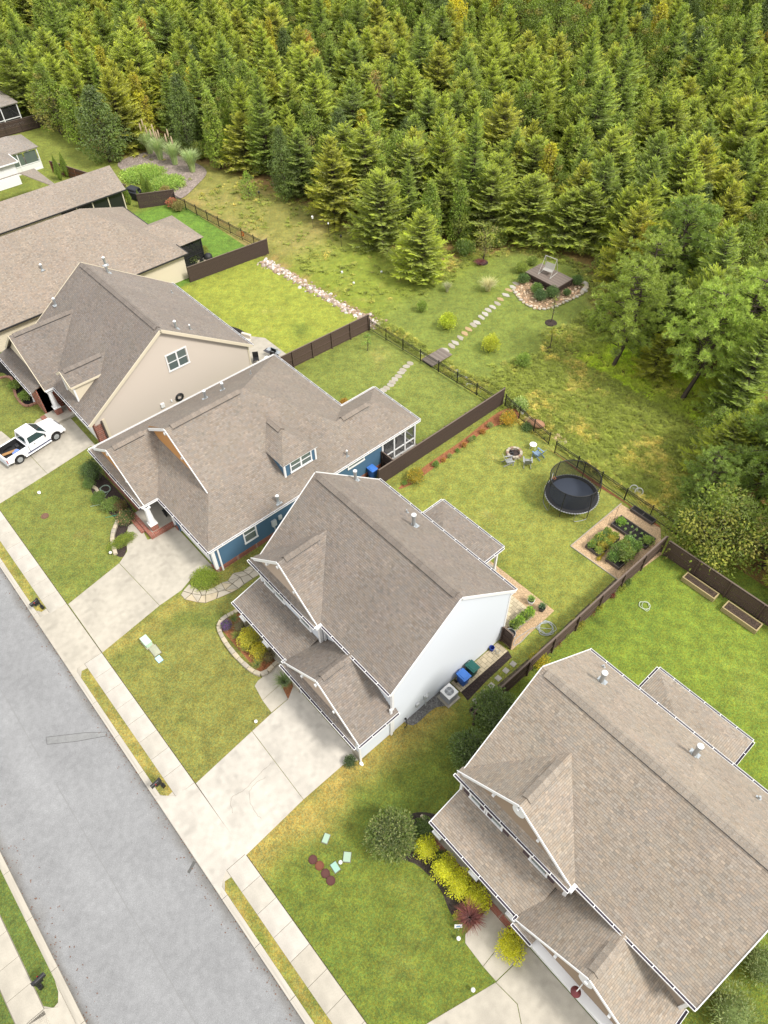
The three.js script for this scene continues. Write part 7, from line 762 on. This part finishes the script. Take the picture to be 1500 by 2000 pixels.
// a wheel of a small cart outside the iron fence
for (const [p, l] of [[[-15.33, -39.77], 'bicycle wheel leaning behind the iron fence, right one'], [[-15.79, -39.74], 'bicycle wheel leaning behind the iron fence, left one']]) { const t = thing('bicycle_wheel', l, 'wheel', [p[0], 0, p[1]], undefined, 0.5); part('tyre', new THREE.TorusGeometry(0.3, 0.03, 8, 30).rotateX(-0.5).translate(0, 0.34, 0), mat(0.55, 0.55, 0.55), t); part('spokes', Array.from({ length: 8 }, (_, i) => box(0.6, 0.008, 0.008).rotateZ(i * Math.PI / 8).rotateX(-0.5).translate(0, 0.34, 0)), MT.galv, t); }
single('boulder', new THREE.DodecahedronGeometry(0.55, 1).scale(1.5, 0.6, 0.9), mat(0.36, 0.2, 0.12, { map: T_conc }), 'reddish boulder just outside the iron fence corner', 'boulder', [[-26.12, -40.09][0], 0.15, [-26.12, -40.09][1]], undefined, 0.5);
// patio of the beige house
structMesh('patio', plate([[-54, -26.3], [-54, -29.2], [-52.6, -30.2], [-48.2, -30.2], [-48.2, -26.3]], 0.035, 0.07), MT.conc3);
structMesh('mulch_bed', sheet(smooth([[-57, -26.6], [-57.5, -28], [-55.6, -29.2], [-54, -29], [-54, -26.6]]), 0.015), soil);
{ const t = thing('gas_grill', 'stainless gas grill with side shelves on the patio of the beige house', 'grill', [-49.3, 0.035, -29.0], undefined, 0.3); part('cart', box(0.62, 0.75, 0.5, 0, 0.42, 0), MT.black, t); const h = part('hood', [new THREE.CylinderGeometry(0.26, 0.26, 0.64, 18, 1, false, 0, Math.PI).rotateZ(Math.PI / 2).rotateX(-Math.PI / 2).translate(0, 0.85, 0)], MT.galv, t); part('handle', cyl(0.015, 0.015, 0.5, 0, 0, 0).rotateZ(Math.PI / 2).translate(0.25, 0.95, 0.27), MT.galv, h); for (const k of [-1, 1]) part('side_shelf', rbox(0.42, 0.04, 0.46, 0.01, k * 0.53, 0.82, 0), MT.galv, t); part('wheels', [-1, 1].map((k) => new THREE.CylinderGeometry(0.09, 0.09, 0.05, 14).rotateZ(Math.PI / 2).translate(k * 0.3, 0.09, 0.2)), MT.dark, t); }
{ const t = thing('covered_bench', 'garden bench under a cream cover on the patio of the beige house', 'bench', [-53.2, 0.035, -28.3], undefined, 0.4); part('cover', [rbox(1.1, 0.5, 0.9, 0.1, 0, 0.27, 0), rbox(1.1, 0.9, 0.3, 0.1, 0, 0.47, -0.32)], mat(0.6, 0.55, 0.48), t); part('hem', box(1.12, 0.06, 0.92, 0, 0.05, 0), mat(0.5, 0.46, 0.4), t); const u = thing('patio_chair', 'black patio chair beside the house wall of the beige house', 'chair', [-49.9, 0.035, -27.3], undefined, 1); part('seat', rbox(0.55, 0.08, 0.55, 0.03, 0, 0.42, 0), MT.dark, u); part('backrest', rbox(0.55, 0.6, 0.06, 0.02, 0, 0.75, -0.26), MT.dark, u); for (const a of [-1, 1]) for (const b of [-1, 1]) part('leg', box(0.04, 0.42, 0.04, a * 0.24, 0.21, b * 0.24), MT.black, u); single('door_mat', rbox(0.9, 0.02, 0.6, 0.008, 0, 0.01, 0), mat(0.06, 0.06, 0.07), 'dark mat on the patio of the beige house', 'mat', [-50.6, 0.037, -29.2], undefined, 0.2); const w = thing('kettle_grill', 'white covered round grill at the patio edge of the beige house', 'grill', [-48.9, 0.035, -27.9]); part('bowl', ball(0.32, 0, 0.62, 0, 18), MT.white, w); for (let i = 0; i < 3; i++) part('leg', beam([Math.cos(i * 2.1) * 0.15, 0.5, Math.sin(i * 2.1) * 0.15], [Math.cos(i * 2.1) * 0.32, 0, Math.sin(i * 2.1) * 0.32], 0.025, 0.025), MT.galv, w); }
{ const p = [-88.83, -35.68], t = thing('covered_grill', 'grill under a black cover between the columnar evergreens', 'grill', [p[0], 0, p[1]], undefined, 0.3); part('cover', [rbox(2.6, 0.9, 1.4, 0.12, 0, 0.5, 0), rbox(1.6, 0.4, 1.1, 0.15, 0, 1.05, 0)], mat(0.025, 0.027, 0.035), t); part('hem', box(2.64, 0.08, 1.44, 0, 0.05, 0), MT.dark, t); }
{ const p = [-70.03, -33.74], t = thing('paved_corner', 'pale stone corner with clutter at the dark screened porch', 'stonework', [p[0], 0, p[1]]); for (let i = 0; i < 9; i++) part('stone', new THREE.DodecahedronGeometry(0.3).scale(1.2, 0.6, 0.9).rotateY(i).translate(-1.4 + (i % 5) * 0.6, 0.12, (i > 4 ? 0.7 : -0.1)), [MT.stone3, MT.conc2][i % 2], t); const q = [-69.14, -34.20], u = thing('covered_pot', 'dark covered pot by the board fence of the turf strip', 'pot', [q[0], 0, q[1]]); part('cover', ball(0.5, 0, 0.35, 0, 14), MT.dark, u); part('rim', new THREE.TorusGeometry(0.42, 0.04, 6, 18).rotateX(Math.PI / 2).translate(0, 0.12, 0), MT.black, u); const lr = [-70.21, -39.76]; single('life_ring', new THREE.TorusGeometry(0.24, 0.06, 8, 22).translate(0, 0.75, 0.1), mat(0.6, 0.16, 0.03), 'orange ring hung on the iron fence of the turf strip', 'ring', [lr[0], 0, lr[1]]); }
for (const [p, l, c] of [[[-57.93, -9.33], 'yellow flower pot at the entrance walk of the beige house', [0.55, 0.4, 0.05]], [[-58.90, -9.43], 'orange flower pot at the entrance of the beige house', [0.55, 0.2, 0.03]]]) { const t = thing('flower_pot', l, 'pot', [p[0], 0.02, p[1]]); part('pot', cyl(0.18, 0.24, 0.34), mat(0.55, 0.5, 0.4), t); const f = shade(new THREE.Mesh(shrub(730, 0.3, 0.35, { col: c, col2: [0.12, 0.17, 0.03], leaf: 0.07, n: 300 }).leaf, M_leaf)); f.name = 'flowers'; f.position.y = 0.3; t.add(f); }
{ const t = thing('statuette', 'small white garden figure by the entrance of the beige house', 'figurine', [[-58.99, -9.12][0], 0, [-58.99, -9.12][1]]); part('figure', new THREE.LatheGeometry([[0.001, 0], [0.14, 0], [0.16, 0.1], [0.1, 0.3], [0.13, 0.42], [0.06, 0.52], [0.09, 0.6], [0.001, 0.7]].map((p) => new THREE.Vector2(...p)), 14), MT.white, t); part('plinth', cyl(0.18, 0.16, 0.06), MT.conc, t); }
// inside the screened porch
{ const t = thing('porch_grill', 'black dome grill standing in the screened porch of the blue house', 'grill', [-32.3, 0.14, -28.9]); part('dome', ball(0.42, 0, 0.85, 0, 20), MT.black, t); for (let i = 0; i < 3; i++) part('leg', beam([Math.cos(i * 2.1) * 0.2, 0.6, Math.sin(i * 2.1) * 0.2], [Math.cos(i * 2.1) * 0.42, 0, Math.sin(i * 2.1) * 0.42], 0.03, 0.03), MT.black, t); const u = thing('porch_chair', 'dark chair in the screened porch of the blue house', 'chair', [-32.3, 0.14, -27.6], undefined, 0.6); part('seat', rbox(0.6, 0.1, 0.6, 0.03, 0, 0.42, 0), MT.dark, u); part('backrest', rbox(0.6, 0.6, 0.08, 0.02, 0, 0.75, -0.28), MT.dark, u); for (const a of [-1, 1]) for (const b of [-1, 1]) part('leg', box(0.05, 0.4, 0.05, a * 0.26, 0.2, b * 0.26), MT.dark, u); single('storage_bin', [rbox(0.9, 0.4, 0.5, 0.04, 0, 0.2, 0), rbox(0.94, 0.06, 0.54, 0.02, 0, 0.43, 0)], mat(0.03, 0.04, 0.2), 'navy storage box in the screened porch of the blue house', 'box', [-31.8, 0.14, -27.4], undefined, 1.57); single('porch_bench', [rbox(1.0, 0.08, 0.45, 0.02, 0, 0.45, 0), rbox(1.0, 0.5, 0.06, 0.02, 0, 0.75, -0.2), ...[-1, 1].map((k) => box(0.06, 0.45, 0.42, k * 0.42, 0.22, 0))], MT.black, 'black bench in the entrance porch of the blue house', 'bench', [-38.5, 0.34, -11.2], undefined, -1.57); }

// ---------------------------------------------------------------- parked pickup truck
{
  const t = thing('pickup_truck', 'white pickup truck with an open loaded bed on the driveway of the beige house', 'truck', [-53.33, 0.03, -6.55], undefined, 0.17), wh = mat(0.8, 0.8, 0.82, { roughness: 0.25 }), gl = mat(0.035, 0.06, 0.06, { roughness: 0.06 }), W = 1.96;
  // side profile in z (front is -z), extruded across the width
  const prof = (pts, w, bev = 0.05, x0 = 0) => { const s = new THREE.Shape(); pts.forEach(([z, y], i) => (i ? s.lineTo(-z, y) : s.moveTo(-z, y))); const g = new THREE.ExtrudeGeometry(s, { depth: w - 2 * bev, bevelEnabled: true, bevelThickness: bev, bevelSize: bev, bevelOffset: -bev, bevelSegments: 3 }); g.translate(0, 0, -w / 2 + bev); g.rotateY(Math.PI / 2); return g.translate(x0, 0, 0); };
  const arch = (zc, r, n = 9) => Array.from({ length: n }, (_, i) => { const a = Math.PI - i / (n - 1) * Math.PI; return [zc - Math.cos(a) * r, 0.42 + Math.sin(a) * r * 0.98]; });
  const zf = -1.72, zb = 1.82;
  part('body', [prof([[-2.62, 0.5], [-2.6, 0.86], [-2.45, 1.02], [-1.25, 1.16], [0.72, 1.16], [0.72, 0.42], ...arch(zf, 0.47).slice().map((p) => p)].filter(([z]) => true).slice(0, 6).concat([[-1.25, 0.42]], arch(zf, 0.47).reverse().map((p) => p).sort((a, b) => b[0] - a[0]), [[-2.3, 0.42]]), W, 0.07)], wh, t);
  part('hood', [prof([[-2.55, 0.9], [-2.4, 1.04], [-1.2, 1.19], [-1.2, 0.95]], 1.6, 0.05)], wh, t);
  const cab = new THREE.BufferGeometry(); { const B = [[-1.3, 1.15, 0.93], [0.74, 1.15, 0.93]], T = [[-0.5, 1.82, 0.76], [0.62, 1.84, 0.76]], v = []; for (const [z, y, x] of [...B, ...T]) v.push([x, y, z], [-x, y, z]); const q = (a, b, c, d) => [a, b, c, a, c, d].flatMap((i) => v[i]); const P = [...q(0, 4, 6, 2), ...q(1, 3, 7, 5), ...q(0, 1, 5, 4), ...q(2, 6, 7, 3), ...q(4, 5, 7, 6)]; cab.setAttribute('position', new THREE.Float32BufferAttribute(P, 3)); cab.computeVertexNormals(); }
  const cb2 = part('cab', [cab, rbox(1.5, 0.06, 1.14, 0.03, 0, 1.85, 0.05)], wh, t); const pane = (pts) => { const g = new THREE.BufferGeometry(); g.setAttribute('position', new THREE.Float32BufferAttribute([pts[0], pts[1], pts[2], pts[0], pts[2], pts[3]].flat(), 3)); g.computeVertexNormals(); return g; };
  const glm = gl.clone(); glm.side = THREE.DoubleSide; part('windscreen', pane([[-0.8, 1.225, -1.225], [0.8, 1.225, -1.225], [0.7, 1.775, -0.565], [-0.7, 1.775, -0.565]]), glm, cb2); part('rear_window', pane([[-0.68, 1.27, 0.735], [0.68, 1.27, 0.735], [0.62, 1.72, 0.66], [-0.62, 1.72, 0.66]]), glm, cb2); for (const k of [-1, 1]) part('side_window', pane([[k * 0.925, 1.22, -1.02], [k * 0.925, 1.22, 0.55], [k * 0.79, 1.75, 0.5], [k * 0.79, 1.75, -0.45]]), glm, cb2);
  part('bed', [...[-1, 1].map((k) => prof([[0.76, 1.12], [2.78, 1.12], [2.8, 0.55], [2.3, 0.45], ...arch(zb, 0.47).sort((a, b) => b[0] - a[0]), [1.3, 0.45], [0.76, 0.45]], 0.16, 0.03, k * (W / 2 - 0.08))), box(W - 0.1, 0.62, 0.1, 0, 0.8, 2.77), box(W - 0.1, 0.65, 0.06, 0, 0.8, 0.8)], wh, t); part('bed_liner', [box(W - 0.34, 0.05, 1.92, 0, 0.6, 1.8), ...[-1, 1].map((k) => box(0.04, 0.5, 1.92, k * (W / 2 - 0.19), 0.86, 1.8)), box(W - 0.36, 0.5, 0.04, 0, 0.86, 0.86), box(W - 0.36, 0.5, 0.04, 0, 0.86, 2.7)], MT.dark, t);
  for (const k of [-1, 1]) for (const z of [zf, zb]) { const w = part('wheel', new THREE.CylinderGeometry(0.39, 0.39, 0.26, 28).rotateZ(Math.PI / 2).translate(k * (W / 2 - 0.14), 0.39, z), MT.black, t); part('rim', [new THREE.CylinderGeometry(0.24, 0.24, 0.27, 24).rotateZ(Math.PI / 2).translate(k * (W / 2 - 0.135), 0.39, z), ...Array.from({ length: 5 }, (_, i) => box(0.02, 0.22, 0.06).translate(0, 0.12, 0).rotateX(i * 1.257).translate(k * (W / 2 + 0.005), 0.39, z))], MT.galv, w); part('arch_liner', new THREE.CylinderGeometry(0.46, 0.46, 0.3, 24, 1, true, -Math.PI / 2, Math.PI).rotateX(-Math.PI / 2).rotateY(Math.PI / 2).translate(k * (W / 2 - 0.2), 0.42, z), mat(0.01, 0.01, 0.01, { side: THREE.DoubleSide }), t); }
  for (const k of [-1, 1]) { part('headlight', rbox(0.42, 0.2, 0.12, 0.04, k * 0.7, 0.82, -2.58), mat(0.6, 0.62, 0.62, { roughness: 0.1 }), t); part('tail_light', rbox(0.1, 0.4, 0.08, 0.02, k * 0.93, 0.85, 2.78), mat(0.35, 0.015, 0.02, { roughness: 0.2 }), t); part('mirror', rbox(0.2, 0.18, 0.1, 0.03, k * 1.1, 1.26, -0.86), MT.black, t); const d = part('door', rbox(0.02, 0.62, 1.25, 0.008, k * (W / 2 + 0.003), 0.84, -0.3), wh, t); part('handle', rbox(0.03, 0.05, 0.16, 0.01, k * (W / 2 + 0.02), 1.02, 0.2), MT.black, d); part('running_board', rbox(0.16, 0.06, 2.5, 0.02, k * (W / 2 + 0.03), 0.38, 0.05), wh, t); part('side_moulding', box(0.03, 0.1, 2.2, k * (W / 2 + 0.012), 0.52, -0.1), mat(0.05, 0.06, 0.12), t); }
  part('front_bumper', rbox(W - 0.04, 0.26, 0.2, 0.06, 0, 0.52, -2.62), MT.white, t); part('grille', rbox(0.9, 0.22, 0.06, 0.02, 0, 0.8, -2.62), mat(0.12, 0.12, 0.13), t); part('rear_bumper', rbox(W - 0.06, 0.2, 0.16, 0.04, 0, 0.5, 2.86), MT.galv, t); part('tailgate', box(1.5, 0.5, 0.02, 0, 0.84, 2.825), wh, t); part('chassis', box(1.4, 0.2, 4.8, 0, 0.42, 0.1), MT.dark, t);
  t.updateMatrixWorld(); const inBed = (x, y, z) => V(x, y, z).applyMatrix4(t.matrixWorld).toArray(); single('plank', rbox(0.28, 0.06, 1.25, 0.01), mat(0.5, 0.27, 0.1, { map: T_wood }), 'orange brown plank lying in the truck bed', 'plank', inBed(-0.05, 0.76, 2.0), undefined, -0.15); { const g = new THREE.IcosahedronGeometry(0.36, 3), p = g.attributes.position; for (let i = 0; i < p.count; i++) { const v = V(p.getX(i), p.getY(i), p.getZ(i)), k = 0.8 + 0.5 * n3(v.x * 5, v.y * 5, v.z * 5); p.setXYZ(i, v.x * k * 1.1, v.y * k * 0.5, v.z * k * 1.2); } g.computeVertexNormals(); single('tarpaulin', g, mat(0.16, 0.26, 0.62, { roughness: 0.5 }), 'crumpled blue tarpaulin in the truck bed', 'tarpaulin', inBed(0.4, 0.76, 1.6)); } single('tool_bag', [rbox(0.42, 0.26, 0.3, 0.06), tube([[-0.15, 0.12, 0], [0, 0.28, 0], [0.15, 0.12, 0]], 0.015, 10, 5)], MT.dark, 'dark tool bag at the front of the truck bed', 'bag', inBed(-0.25, 0.76, 1.15));
}
renderer.render(scene, camera);
